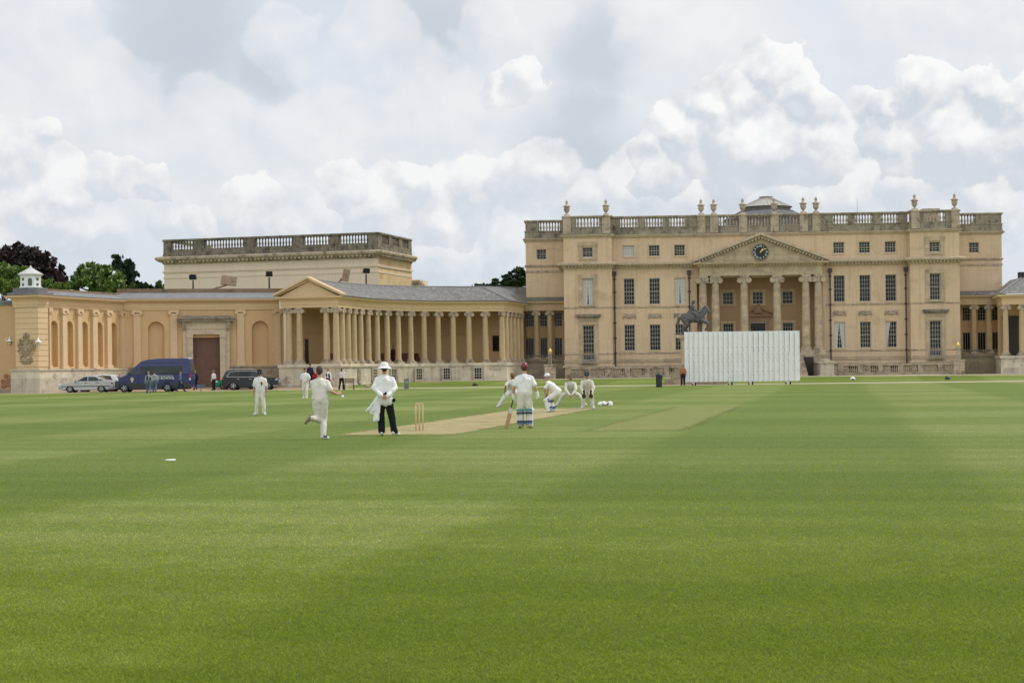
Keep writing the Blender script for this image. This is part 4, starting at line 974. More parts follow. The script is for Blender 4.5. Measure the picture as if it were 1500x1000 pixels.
# ================================================================== SOFT BODIES
PENDING = []
def blob(name, mb, vox, sm, mat, parent=None, wrinkle=0.0, wsc=9.0):
    o = put(name, mb.mesh(name, mat), parent)
    r = o.modifiers.new('r', 'REMESH'); r.mode = 'VOXEL'; r.voxel_size = vox; r.use_smooth_shade = True
    if sm:
        s = o.modifiers.new('s', 'SMOOTH'); s.factor = 0.5; s.iterations = sm
    PENDING.append((o, mat, wrinkle, wsc)); return o
def finish_blobs():        # evaluate every soft body, then keep plain meshes (no new datablock inside the first loop: keeps it quick)
    import numpy as np
    got = []
    for o, *_ in PENDING: o.hide_viewport = True
    for o, mat, wrinkle, wsc in PENDING:
        o.hide_viewport = False
        em = o.evaluated_get(bpy.context.evaluated_depsgraph_get()).data
        nv, nl, npl = len(em.vertices), len(em.loops), len(em.polygons)
        co = np.empty(nv*3, np.float32); em.vertices.foreach_get('co', co)
        lv = np.empty(nl, np.int32); em.loops.foreach_get('vertex_index', lv)
        ls = np.empty(npl, np.int32); em.polygons.foreach_get('loop_start', ls)
        got.append((co, lv, ls)); o.hide_viewport = True
    for (o, mat, wrinkle, wsc), (co, lv, ls) in zip(PENDING, got):
        me = bpy.data.meshes.new(o.data.name); me.vertices.add(len(co)//3); me.loops.add(len(lv)); me.polygons.add(len(ls))
        me.vertices.foreach_set('co', co); me.loops.foreach_set('vertex_index', lv); me.polygons.foreach_set('loop_start', ls)
        me.update(calc_edges=True); me.validate(); me.materials.append(mat)
        if wrinkle:
            off = Vector((random.random()*50, 0, 0))
            nr = np.empty(len(co), np.float32); me.vertices.foreach_get('normal', nr)
            C3 = co.reshape(-1, 3); me.vertices.foreach_get('co', co); N3 = nr.reshape(-1, 3)
            am = [0.0]*len(C3)
            for i, (x, y, z) in enumerate(C3.tolist()):
                q = Vector((x, y, z*0.55))*wsc+off; am[i] = noise.noise(q)*wrinkle+noise.noise(q*2.3)*wrinkle*0.5
            me.vertices.foreach_set('co', (C3+N3*np.array(am, np.float32)[:, None]).ravel())
        me.shade_smooth()
        o.modifiers.clear(); o.data = me; o.hide_viewport = False
def xf(mb, src, mtx): return mb.add([mtx @ Vector(v) for v in src.v], src.f)
V = Vector
def lerp(a, b, t): return a+(b-a)*t
SK = {'fair': flat('skin_fair', (0.50,0.27,0.18), 0.55, var=0.08), 'tan': flat('skin_tan', (0.37,0.19,0.115), 0.55, var=0.08), 'brown': flat('skin_brown', (0.16,0.08,0.05), 0.5, var=0.08)}
CL = {n: flat('cloth_'+n, c, 0.85, var=0.07, scale=5, spec=0.2) for n, c in dict(white=(0.77,0.745,0.72), cream=(0.68,0.635,0.565), coat=(0.80,0.785,0.76), black=(0.012,0.012,0.014), navy=(0.018,0.022,0.045),
     beige=(0.60,0.56,0.47), maroon=(0.13,0.022,0.025), grey=(0.28,0.29,0.30), jeans=(0.09,0.13,0.20), pink=(0.62,0.53,0.55), red=(0.32,0.02,0.03), orange=(0.42,0.17,0.09), khaki=(0.16,0.115,0.075), bluegrey=(0.10,0.13,0.19), brown=(0.07,0.03,0.022)).items()}
HR = {n: flat('hair_'+n, c, 0.7, var=0.2) for n, c in dict(dark=(0.016,0.010,0.008), brown=(0.05,0.026,0.016), fair=(0.20,0.14,0.08), grey=(0.22,0.20,0.19)).items()}
EYE = flat('eye_dark', (0.02,0.015,0.012), 0.3); LIP = flat('lip', (0.28,0.10,0.08), 0.5)
SHOE = {'white': flat('shoe_white', (0.66,0.66,0.64), 0.5), 'black': flat('shoe_black', (0.015,0.015,0.016), 0.45), 'sole': flat('shoe_sole', (0.22,0.13,0.09), 0.7), 'tan': flat('shoe_tan', (0.42,0.30,0.16), 0.6)}
PAD = flat('pad_white', (0.74,0.74,0.72), 0.6, var=0.05)
ST = {n: flat('strap_'+n, c, 0.6) for n, c in dict(teal=(0.06,0.27,0.27), navy=(0.02,0.045,0.10), blue=(0.09,0.16,0.30), black=(0.02,0.02,0.022)).items()}
def hand(mb, w, d, side, nrm, curl=40, g=1.0):
    d = d.normalized(); side = (side-d*side.dot(d)).normalized(); nrm = (nrm-d*nrm.dot(d)-side*nrm.dot(side)).normalized()
    for t in (-0.025, 0.0, 0.025): mb.cap(w-d*0.01+side*t*0.7, w+d*0.085+side*t, 0.016*g, 0.014*g, 8, 3)
    for k, (o, L) in enumerate(((0.032, 0.072), (0.011, 0.082), (-0.011, 0.076), (-0.032, 0.06))):
        b = w+d*0.085+side*o; c1 = R(curl*(0.6+0.12*k)); c2 = R(curl*(1.5+0.15*k))
        m = b+(d*math.cos(c1)+nrm*math.sin(c1)+side*o*1.2)*L*0.5; e = m+(d*math.cos(c2)+nrm*math.sin(c2))*L*0.5
        mb.cap(b, m, 0.0105*g, 0.0098*g, 8, 3); mb.cap(m, e, 0.0098*g, 0.0085*g, 8, 3)
    b = w+d*0.02+side*0.03; m = b+(d*0.6+side*0.7+nrm*0.2)*0.045; e = m+(d*0.9+side*0.2+nrm*0.35)*0.035
    mb.cap(b, m, 0.013*g, 0.011*g, 8, 3); mb.cap(m, e, 0.011*g, 0.009*g, 8, 3)
def human(label, pos, face, S={}, W={}, k=1.0, vox=0.0095, group=None):
    t = thing('person', label, 'person', pos, R(face), group); t.scale = (k, k, k)
    fat = W.get('fat', 1.0)
    hip = V(S.get('hip', (0, 0, 0.94))); lean = R(S.get('lean', 2)); sd = R(S.get('side', 0)); tw = R(S.get('twist', 0))
    sp = V((math.sin(sd), math.sin(lean), math.cos(lean)*math.cos(sd))).normalized()
    rx = V((math.cos(tw), math.sin(tw), 0)); rx = (rx-sp*rx.dot(sp)).normalized(); fx = sp.cross(rx)
    hr = V((1, 0, 0)); ch = hip+sp*0.33; shc = hip+sp*0.425; nk = hip+sp*0.515
    sw = S.get('sw', 0.185)
    sh = {-1: shc-rx*sw, 1: shc+rx*sw}
    hp = lean*0.55+R(S.get('hp', 4)); hy = R(S.get('hy', 0))
    hu = V((math.sin(sd*0.6), math.sin(hp*0.6), math.cos(hp*0.6))).normalized()
    hc = nk+hu*0.178
    hf = V((-math.sin(hy)*math.cos(hp), math.cos(hy)*math.cos(hp), -math.sin(hp))); hu2 = V((0, 0, 1)) - hf*hf.z; hu2.normalize(); hrr = hf.cross(hu2)
    HM = Matrix((hrr, hf, hu2)).transposed().to_4x4(); HM.translation = hc
    el = {}; wr = {}; kn = {}; an = {}; to = {}
    for s, n in ((-1, 'l'), (1, 'r')):
        el[s] = V(S['e'+n]) if 'e'+n in S else sh[s]+V((s*0.055, -0.03, -0.285))
        wr[s] = V(S['w'+n]) if 'w'+n in S else el[s]+V((s*0.01, 0.07, -0.235))
        kn[s] = V(S.get('k'+n, (s*0.105, 0.03, 0.51))); an[s] = V(S.get('a'+n, (s*0.11, -0.01, 0.09)))
        to[s] = V(S['t'+n]) if 't'+n in S else an[s]+V((s*0.045, 0.17, -0.055))
    # -- body (skin), one continuous surface
    b = MB()
    b.ball(hc+hu2*0.02, (0.076, 0.094, 0.108), 16, 12, 0, HM.to_3x3()); b.ball(hc+hf*0.022-hu2*0.05, (0.058, 0.066, 0.062), 12, 8, 0, HM.to_3x3())
    b.cap(hc+hf*0.088-hu2*0.005, hc+hf*0.105-hu2*0.028, 0.011, 0.015, 8, 3)
    for s in (-1, 1): b.ball(hc+hrr*s*0.078-hu2*0.005-hf*0.008, (0.012, 0.022, 0.032), 8, 6, 0, HM.to_3x3())
    b.cap(nk-sp*0.05, hc-hu2*0.06-hf*0.01, 0.058, 0.053)
    b.cap(hip-V((0.05,0,0)), hip+V((0.05,0,0)), 0.095, 0.095); b.cap(hip, ch, 0.095, 0.10)
    for s in (-1, 1):
        b.cap(ch+rx*s*0.06, shc+rx*s*0.08, 0.085, 0.07); b.cap(nk-sp*0.04, sh[s], 0.05, 0.052)
        b.cap(sh[s], el[s], 0.05, 0.04); b.cap(el[s], lerp(el[s], wr[s], 0.35), 0.039, 0.041); b.cap(lerp(el[s], wr[s], 0.35), wr[s], 0.041, 0.027)
        hj = hip+hr*s*0.088-V((0,0,0.04)); b.cap(hj, kn[s], 0.082, 0.056); b.cap(kn[s], lerp(kn[s], an[s], 0.35), 0.054, 0.055); b.cap(lerp(kn[s], an[s], 0.35), an[s], 0.055, 0.036); b.cap(an[s], lerp(an[s], to[s], 0.8), 0.036, 0.028)
        if not W.get('gloves'):
            d = V(S.get('hd_'+('l' if s < 0 else 'r'), wr[s]-el[s])); hand(b, wr[s]+d.normalized()*0.01, d, V(S.get('hs_'+('l' if s < 0 else 'r'), (0, 1, 0.1))), V(S.get('hn_'+('l' if s < 0 else 'r'), (-s, 0.2, 0))), S.get('curl', 40))
    blob('body', b, vox, 2, SK[W.get('skin', 'fair')], t)
    # -- hair
    hat = W.get('hat')
    q = MB(); q.ball(hc+hu2*0.028-hf*0.016, (0.083, 0.092, 0.103), 14, 10, 0, HM.to_3x3()); q.ball(hc-hf*0.055-hu2*0.03, (0.062, 0.045, 0.06), 12, 8, 0, HM.to_3x3())
    if not hat: q.ball(hc+hu2*0.075+hf*0.02, (0.074, 0.078, 0.05), 12, 8, 0, HM.to_3x3())
    blob('hair', q, max(vox, 0.01), 2, HR[W.get('hair', 'dark')], t, 0.006, 30)
    if W.get('face', True):
        f = MB()
        for s in (-1, 1):
            e = MB().ball(hc+hrr*s*0.033+hf*0.084+hu2*0.018, (0.015, 0.008, 0.008), 8, 6, 0, HM.to_3x3()); e.build('eye', EYE, t, True)
            e = MB().ball(hc+hrr*s*0.034+hf*0.083+hu2*0.04, (0.02, 0.008, 0.005), 8, 6, 0, HM.to_3x3()); e.build('eyebrow', HR[W.get('hair', 'dark')], t, True)
        MB().ball(hc+hf*0.082-hu2*0.062, (0.024, 0.009, 0.007), 8, 6, 0, HM.to_3x3()).build('mouth', LIP, t, True)
    if hat:
        q = MB(); hm_ = CL[hat[1]] if isinstance(hat[1], str) else hat[1]
        if hat[0] == 'cap':
            c = MB().lathe([(0.094,0.035),(0.099,0.06),(0.093,0.10),(0.07,0.132),(0.035,0.148),(0.006,0.15)], 18, sy=1.1); xf(q, c, HM)
            br = MB(); n = 14; vs = []; fs = []
            for i in range(n+1):
                a = math.pi*(0.08+0.84*i/n); x0 = 0.09*math.cos(a); y0 = 0.09*math.sin(a)*1.1; ex = 0.085*math.sin(a)**0.6
                for zz in (0.0, 0.008): vs += [(x0, y0, 0.04+zz), (x0*1.02, y0+ex, 0.022+zz)]
            for i in range(n): a = i*4; fs += [(a, a+1, a+5, a+4), (a+2, a+6, a+7, a+3), (a+1, a+3, a+7, a+5)]
            br.add(vs, fs); xf(q, br, HM)
            q.build('cap', [hm_], t, True, sharp=50)
            if W.get('brim'):
                q2 = MB(); xf(q2, MB().add([(x*1.03, y*1.01, z-0.004) for x, y, z in vs], fs), HM); q2.build('peak', CL[W['brim']], t)
            if W.get('badge'): xf(MB(), MB(), HM); bd = MB(); xf(bd, MB().ball((0, 0.112, 0.085), (0.013, 0.008, 0.014), 10, 6), HM); bd.build('badge', CL['white'], t)
        elif hat[0] == 'wide':
            c = MB().lathe([(0.098,0.03),(0.102,0.06),(0.096,0.105),(0.085,0.135),(0.05,0.15),(0.006,0.152)], 20, sy=1.1); xf(q, c, HM)
            rr_ = hat[2] if len(hat) > 2 else 0.2
            c = MB(); prf = [(0.09,0.05),(0.14,0.03),(rr_,0.0),(rr_+0.006,-0.012),(rr_-0.004,-0.012),(0.14,0.016),(0.09,0.03)]; c.lathe(prf, 24, sy=1.05); xf(q, c, HM)
            q.build('hat', [hm_], t, True, sharp=60)
        elif hat[0] == 'helmet':
            c = MB().ball((0, -0.005, 0.04), (0.105, 0.125, 0.125), 18, 12); xf(q, c, HM); q.build('helmet', [hm_], t, True)
    # -- trousers
    tr = MB(); lf = W.get('leg', 1.0)
    tr.cap(hip-hr*0.06+V((0,0,0.02)), hip+hr*0.06+V((0,0,0.02)), 0.122*fat, 0.122*fat); tr.cap(hip-hr*0.055-sp*0.0, hip-hr*0.055+sp*0.09, 0.118*fat, 0.108*fat); tr.cap(hip+hr*0.055, hip+hr*0.055+sp*0.09, 0.118*fat, 0.108*fat)
    for s in (-1, 1):
        hj = hip+hr*s*0.088-V((0,0,0.04)); tr.cap(hj, kn[s], 0.112*fat, 0.082*lf); tr.cap(kn[s], lerp(kn[s], an[s], 0.5), 0.082*lf, 0.076*lf); tr.cap(lerp(kn[s], an[s], 0.5), lerp(kn[s], an[s], 0.93), 0.076*lf, 0.074*lf)
    blob('trousers', tr, max(vox, 0.013), 3, CL[W.get('trousers', 'cream')], t, 0.017, 8)
    # -- shirt
    q = MB(); tuck = W.get('tuck', 0.06)
    for s in (-1, 1):
        q.cap(hip+rx*s*0.07+sp*tuck, ch+rx*s*0.088, 0.117*fat, 0.116*fat); q.cap(ch+rx*s*0.09, shc+rx*s*0.095-sp*0.02, 0.114*fat, 0.08); q.cap(nk-sp*0.035, sh[s], 0.06, 0.064)
        if W.get('sleeve', 'short') == 'short': q.cap(sh[s], lerp(sh[s], el[s], 0.75), 0.066, 0.070)
        else: q.cap(sh[s], el[s], 0.067, 0.060); q.cap(el[s], lerp(el[s], wr[s], 0.95), 0.060, 0.048)
    q.cap(nk-sp*0.05, nk+sp*0.0, 0.075, 0.066); q.cap(hip+sp*tuck, shc, 0.122*fat, 0.115); hl_ = 0.114 if tuck > -0.05 else 0.14; q.cap(hip+rx*0.085+sp*tuck, hip-rx*0.085+sp*tuck, hl_*fat, hl_*fat); q.cap(shc, nk-sp*0.05, 0.115, 0.07)
    blob('shirt', q, max(vox, 0.013), 3, CL[W.get('shirt', 'white')], t, 0.017, 10)
    if W.get('vest'):
        q = MB()
        for s in (-1, 1): q.cap(hip+rx*s*0.07+sp*0.05, ch+rx*s*0.09, 0.123*fat, 0.122*fat); q.cap(ch+rx*s*0.09, shc+rx*s*0.085-sp*0.015, 0.122*fat, 0.088)
        blob('waistcoat', q, max(vox, 0.013), 3, CL[W['vest']], t, 0.008, 9)
    c = MB(); c.lathe([(0.070, -0.015), (0.074, 0.02), (0.066, 0.025)], 16); RM = Matrix((rx, fx, sp)).transposed().to_4x4(); RM.translation = nk; cc = MB(); xf(cc, c, RM); cc.build('collar', CL[W.get('shirt', 'white')], t, True)
    # -- shoes
    for s in (-1, 1):
        d = (to[s]-an[s]); hl = an[s]-d.normalized()*0.05-V((0,0,0.035)) if not S.get('kick') == s else an[s]-V(S['kd'])*0.05
        q = MB(); q.cap(hl, to[s], 0.045, 0.038, 12, 4); q.cap(an[s]+V((0,0,0.0)), lerp(an[s], to[s], 0.5), 0.05, 0.042, 12, 4)
        sm_ = W.get('shoes', 'white'); blob('shoe', q, max(vox, 0.011), 2, SHOE[sm_ if S.get('kick') != s else 'sole'], t)
        if sm_ == 'white' and vox < 0.012 and S.get('kick') != s:
            q = MB(); q.cap(hl+V((s*0.02,0,0.01)), lerp(hl, to[s], 0.5)+V((s*0.02,0,0.018)), 0.036, 0.036, 10, 3); blob('shoe_flash', q, 0.012, 1, ST['navy'], t)
    # -- pads and gloves
    if W.get('pads'):
        for s in (-1, 1):
            ax = (kn[s]-an[s]).normalized(); fr = (to[s]-an[s]); fr = (fr-ax*fr.dot(ax)).normalized(); sdv = ax.cross(fr)
            q = MB(); up = kn[s]+(hip+hr*s*0.088-kn[s]).normalized()*0.2
            for o in (-0.042, 0.0, 0.042):
                f_ = 0.085 if o == 0 else 0.06; q.cap(an[s]+fr*f_+sdv*o-ax*0.02, kn[s]+fr*f_+sdv*o, 0.045, 0.047); q.cap(kn[s]+fr*f_+sdv*o, up+fr*(f_+0.03)+sdv*o, 0.047, 0.04)
            for o in (-0.07, 0.07): q.cap(an[s]+sdv*o+fr*0.025, kn[s]+sdv*o*1.1+fr*0.03, 0.028, 0.032)
            q.cap(kn[s]+fr*0.10-sdv*0.06, kn[s]+fr*0.10+sdv*0.06, 0.045, 0.045)
            blob('leg_pad', q, 0.013, 1, PAD, t)
            for h, cn in ((0.12, 'blue'), (0.22, 'navy'), (0.78, 'navy'), (0.98, 'teal')):
                c0 = lerp(an[s], kn[s], h); q = MB(); n = 20; r_ = 0.098 if h < 0.5 else 0.104
                for i in range(n):
                    a0 = math.pi*(0.0+i/n*1.0)+math.pi; a1 = math.pi*((i+1)/n)+math.pi
                    q.obox(c0+(sdv*math.cos((a0+a1)/2)+fr*math.sin((a0+a1)/2))*r_, Matrix((sdv*math.sin((a0+a1)/2)-fr*math.cos((a0+a1)/2), (sdv*math.cos((a0+a1)/2)+fr*math.sin((a0+a1)/2)), ax)).transposed(), (0.0095, 0.008, 0.026))
                q.build('strap', ST[cn], t)
    if W.get('gloves'):
        for s in (-1, 1):
            gk = W['gloves']; d = V(S.get('hd_'+('l' if s < 0 else 'r'), wr[s]-el[s])).normalized(); q = MB(); sd_ = V(S.get('hs_'+('l' if s < 0 else 'r'), (0, 1, 0.1)))
            if gk == 'keeper':
                hand(q, wr[s]+d*0.01, d, sd_, V((-s, 0.6, 0)), 20, 2.0); q.ball(wr[s]+d*0.09+V((0,0.02,0)), (0.085, 0.045, 0.10)); q.cap(wr[s]-d*0.1, wr[s]+d*0.02, 0.052, 0.05)
                blob('glove', q, 0.013, 1, CL['brown'], t)
            else:
                hand(q, wr[s]+d*0.01, d, sd_, V((-s, 0.3, 0)), S.get('curl', 40), 1.75); q.cap(wr[s]-d*0.05, wr[s]+d*0.06, 0.044, 0.048)
                blob('glove', q, 0.012, 1, PAD, t)
    return t
def bat(label, grip, toe_, facing):
    g = V(grip); e = V(toe_); L = (g-e).length; z = (g-e).normalized(); x = z.cross(V(facing)).normalized(); y = z.cross(x)
    M4 = Matrix((x, y, z)).transposed().to_4x4()
    t = thing('cricket_bat', label, 'cricket bat', e); t.rotation_euler = M4.to_euler(); k = L/0.80
    m = MB(); bl = 0.54*k; n = 9; vs = []; fs = []
    sec = [(-0.054,-0.006),(0.054,-0.006),(0.054,0.012),(0.012,0.042),(-0.012,0.042),(-0.054,0.012)]
    for i in range(n+1):
        h = bl*i/n; sc = 1.0 if 0 < i < n-1 else (0.85 if i == 0 else (0.95 if i == n-1 else 0.4)); th = 0.75+0.5*math.sin(math.pi*min(1, i/n+0.15))
        vs += [(a*sc, b*th, h) for a, b in sec]
    for i in range(n):
        for j in range(6): fs.append((i*6+j, i*6+(j+1) % 6, (i+1)*6+(j+1) % 6, (i+1)*6+j))
    fs += [tuple(range(5, -1, -1)), tuple(range(n*6, n*6+6))]
    m.add(vs, fs); m.build('blade', flat('willow_wood', (0.46,0.27,0.13), 0.5, var=0.18, scale=8), t)
    s = MB(); s.box(-0.045, 0.045, -0.009, 0.055, bl*0.72, bl*0.96); s.build('sticker', flat('bat_sticker', (0.62,0.58,0.52), 0.4), t)
    h = MB(); h.tube((0,0.012,bl-0.02), (0,0.012,bl+0.30*k), 0.018, 0.017, 10); h.ball((0,0.012,bl+0.30*k), 0.02, 8, 6); h.build('handle', flat('bat_grip', (0.05,0.03,0.03), 0.7), t)
    return t
# ------------------------------------------------------------------ cricketers
pB = foot(474, 643.5)
human('bowler in cream whites running away from camera, left boot kicked up behind', pB, 4,
      dict(hip=(-0.07,0,0.93), lean=5, side=-1, kr=(0.0,0.10,0.50), ar=(0.0,-0.03,0.09), tr=(0.10,0.10,0.035), kl=(-0.11,0.10,0.47), al=(-0.27,-0.28,0.53), tl=(-0.40,-0.30,0.41), kick=-1, kd=(-0.3,-0.2,-1),
           er=(0.19,-0.06,1.14), wr=(0.33,0.12,1.07), hd_r=(0.8,0.5,0.35), hs_r=(0,0.3,1), hn_r=(-0.3,1,0.2), el=(-0.20,0.16,1.16), wl=(-0.05,0.34,1.12), sw=0.18, curl=55),
      dict(hair='brown', trousers='cream', shirt='cream', face=False, skin='fair', tuck=0.05, fat=1.0), 1.0)
pU = foot(566, 638)
human('umpire in white coat, wide white hat and black trousers, hands clasped behind back', pU, 3,
      dict(hip=(-0.03,0,0.95), lean=0, kl=(-0.13,0.02,0.51), al=(-0.11,0,0.09), kr=(0.12,0.02,0.51), ar=(0.20,0,0.09), tl=(-0.10,0.14,0.035), tr=(0.30,0.12,0.035), el=(-0.295,-0.08,1.17), wl=(-0.09,-0.225,0.97), er=(0.245,-0.08,1.17), wr=(0.03,-0.235,0.955), sw=0.175,
           hd_l=(1,-0.15,-0.5), hd_r=(-1,-0.2,-0.3), hs_l=(0,-0.3,1), hs_r=(0,-0.3,1), hn_l=(0,-1,0), hn_r=(0,-1,0), curl=45),
      dict(hat=('wide', 'coat', 0.172), hair='dark', shirt='coat', sleeve='long', trousers='black', face=False, fat=1.03, tuck=-0.10, leg=1.1), 1.02)
q = MB(); jp = thing('jumper', 'white jumper hanging down from the waist of the umpire, on his left', 'jumper', pU+V((-0.27,-0.12,0.45)))
for i in range(8):
    a = i/7; q.cap((0.16-0.05*a, 0.0, 0.62-0.1*a), (-0.20+0.30*a, -0.03*math.sin(i*2), 0.16+0.05*math.sin(i*1.7)), 0.03, 0.035)
q.cap((0.05,0,0.25), (0.0,-0.02,-0.06), 0.06, 0.05); q.cap((0.09,0.0,0.28), (0.06,-0.02,-0.04), 0.05, 0.045)
blob('jumper_cloth', q, 0.014, 3, CL['coat'], jp, 0.014, 10)
q = MB(); q.ball((0,0,0.06), (0.04,0.03,0.06)); q.tube((0.0,0.0,0.05), (0.06,-0.03,0.09), 0.012, 0.012, 8)
pc = thing('ball_counter', 'small black pouch on the right hip of the umpire', 'pouch', pU+V((0.20,-0.09,0.82))); blob('pouch', q, 0.01, 1, CL['black'], pc)
pN = foot(768.5, 627)
human('batsman in maroon helmet seen from behind, white leg pads with teal and blue straps', pN, -3,
      dict(hip=(0.01,0,0.93), lean=4, kl=(-0.11,0.02,0.50), al=(-0.10,0,0.09), kr=(0.12,0.02,0.50), ar=(0.12,-0.02,0.09), tl=(-0.14,0.15,0.035), tr=(0.2,0.13,0.035), sw=0.195, el=(-0.265,-0.05,1.12), wl=(-0.30,0.05,0.88), er=(0.29,0,1.12), wr=(0.35,0.05,0.92), hd_r=(0.2,0.2,-1), hd_l=(0.1,0.25,-1), curl=50, hp=6),
      dict(hat=('helmet', flat('maroon_helmet', (0.16,0.025,0.03), 0.3, var=0.05)), hair='dark', shirt='white', trousers='cream', pads=True, gloves='bat', face=False, fat=1.12, tuck=0.04, skin='fair', shoes='tan'), 1.01)
bat('wooden cricket bat trailing to the turf from the left glove of the maroon-capped batsman', pN+V((-0.285,0.09,0.84)), pN+V((-0.50,0.0,0.0)), (0.3,-1,0))
pS = foot(806.5, 603.5)
human('batsman in white cap crouching side-on over his bat, facing left', pS, 78,
      dict(hip=(0.02,-0.27,0.76), lean=47, kl=(-0.13,0.10,0.47), al=(-0.13,0.0,0.09), kr=(0.15,0.02,0.46), ar=(0.15,-0.10,0.09), tl=(-0.2,0.18,0.035), tr=(0.16,0.09,0.035), el=(-0.22,0.17,0.88), wl=(-0.06,0.18,0.66), er=(0.20,0.12,0.86), wr=(0.03,0.16,0.60), hp=-22, hy=-10, curl=70, hd_l=(0,0.1,-1), hd_r=(0,0.1,-1), hs_l=(0.2,1,0), hs_r=(-0.2,1,0)),
      dict(hat=('cap', 'white'), brim='navy', hair='grey', shirt='white', trousers='white', pads=True, skin='fair', fat=1.1, gloves=None), 1.0)
bat('upright cricket bat grounded by the feet of the crouching batsman', pS+V((-0.13,-0.03,0.64)), pS+V((-0.18,-0.10,0.0)), (-1,-0.3,0))
pF = foot(836, 594)
human('slip fielder in brown wide-brimmed hat crouching with legs spread and hands cupped low', pF, 180,
      dict(hip=(0,-0.22,0.62), lean=42, kl=(-0.34,0.12,0.45), al=(-0.58,0,0.09), kr=(0.34,0.12,0.45), ar=(0.56,0.02,0.09), tl=(-0.68,0.13,0.035), tr=(0.66,0.14,0.035), el=(-0.22,0.30,0.68), wl=(-0.05,0.42,0.47), er=(0.22,0.30,0.68), wr=(0.05,0.42,0.47), hp=-26, hd_l=(0.05,0.2,-1), hd_r=(-0.05,0.2,-1), hs_l=(1,0.3,0), hs_r=(-1,0.3,0), hn_l=(0,1,0), hn_r=(0,1,0), curl=30),
      dict(hat=('wide', 'khaki', 0.155), hair='dark', shirt='cream', trousers='cream', sleeve='long', vest='beige', skin='tan'), 1.0)
pK = foot(861, 598.5)
human('wicketkeeper in navy cap stooping with big dark red gloves at his knees', pK, 176,
      dict(hip=(0.02,-0.30,0.75), lean=44, kl=(-0.16,0.10,0.47), al=(-0.19,0,0.09), kr=(0.16,0.10,0.47), ar=(0.19,0.0,0.09), tl=(-0.26,0.14,0.035), tr=(0.26,0.14,0.035), el=(-0.25,0.12,0.82), wl=(-0.14,0.24,0.60), er=(0.25,0.12,0.82), wr=(0.14,0.24,0.60), hp=-14, hd_l=(0.0,0.1,-1), hd_r=(0,0.1,-1), hs_l=(1,0,0), hs_r=(-1,0,0)),
      dict(hat=('cap', 'navy'), badge=True, hair='dark', shirt='cream', sleeve='long', trousers='cream', gloves='keeper', skin='tan', fat=1.08), 1.0)
pL = foot(751, 596)
human('slip fielder half hidden behind the maroon-capped batsman, wide stance, brown cap', pL, 184,
      dict(hip=(0,-0.22,0.70), lean=36, kl=(-0.32,0.12,0.47), al=(-0.52,0,0.09), kr=(0.33,0.12,0.47), ar=(0.58,0.02,0.09), tl=(-0.62,0.13,0.035), tr=(0.68,0.14,0.035), el=(-0.26,0.20,0.88), wl=(-0.24,0.30,0.64), er=(0.30,0.18,0.88), wr=(0.34,0.26,0.64), hp=-18),
      dict(hat=('cap', 'khaki'), hair='dark', shirt='white', trousers='white', vest='beige', skin='brown'), 1.0)
pD = foot(381.5, 608)
fd = human('fielder in navy cap and white kit standing looking down, red patch on shirt', pD, 176,
      dict(hip=(0,-0.02,0.94), lean=3, hp=30, hy=10, al=(-0.15,0.02,0.09), ar=(0.16,0,0.09), tl=(-0.24,0.15,0.035), tr=(0.22,0.14,0.035), kl=(-0.12,0.04,0.51), kr=(0.12,0.04,0.51)),
      dict(hat=('cap', 'navy'), badge=True, hair='dark', shirt='white', trousers='cream', skin='tan', tuck=0.02), 0.97)
MB().ball((-0.085,0.125,1.22), (0.035,0.02,0.075), 10, 6).build('shirt_patch', CL['red'], fd, True)
pC = foot(447.5, 584)
human('distant fielder in white kit walking towards camera, partly behind the bowler', pC, 172,
      dict(hip=(0,0,0.94), lean=4, hp=18, kl=(-0.10,0.10,0.52), al=(-0.10,0.08,0.10), kr=(0.11,0.02,0.5), ar=(0.11,-0.16,0.12), el=(-0.27,0.02,1.13), wl=(-0.2,0.22,1.0)),
      dict(hair='brown', shirt='white', trousers='cream', skin='fair'), 1.02, vox=0.011)
# ------------------------------------------------------------------ onlookers
far = 0.013
SA = dict(kl=(-0.10,0.12,0.52), al=(-0.10,0.16,0.10), kr=(0.10,0.02,0.5), ar=(0.10,-0.22,0.13))
def man(label, px, py, face, W, S={}, k=1.0, pos=None): return human(label, pos or foot(px, py), face, S, dict(W, face=W.get('face', False)), k, far)
man('man in navy waistcoat and jeans walking past the blue minibus', 218, 576, 20, dict(hair='grey', shirt='grey', vest='navy', sleeve='long', trousers='jeans', shoes='black'), SA, 0.98)
man('man in pale grey jacket and jeans beside the man in navy waistcoat', 226.5, 574.5, 10, dict(hair='brown', shirt='grey', sleeve='long', trousers='bluegrey', shoes='black'), SA, 1.0)
man('man in navy jacket striding right past the minibus rear wheel', 264, 574, -75, dict(hair='brown', shirt='bluegrey', sleeve='long', trousers='navy', shoes='black'), dict(kl=(-0.10,0.22,0.53), al=(-0.10,0.36,0.10), kr=(0.10,-0.05,0.5), ar=(0.10,-0.36,0.16)), 0.98)
man('man in dark jacket standing by the tail of the minibus', 286.5, 571, 170, dict(hair='fair', shirt='navy', sleeve='long', trousers='black', shoes='black', skin='tan'), {}, 1.0)
man('man in pale pink shirt and dark trousers in front of brown gateway', 313.5, 571.5, 60, dict(hair='fair', shirt='pink', sleeve='long', trousers='navy', shoes='black'), {}, 1.0)
man('man in black jacket standing on a step by the stone podium, back turned', 0, 0, 10, dict(hair='dark', shirt='navy', sleeve='long', trousers='black', shoes='black', fat=1.1), {}, 1.06, at(454.5, 563, 145.5))
MB().box(-0.6, 0.6, -0.4, 0.4, -0.3, at(454.5, 563, 145.5).z).build('mounting_step', M['podium'], None, loc=(at(454.5, 563, 145.5).x, 145.5, 0))
tag(bpy.data.objects['mounting_step'], 'low stone step under the man in black jacket by the podium', 'step')
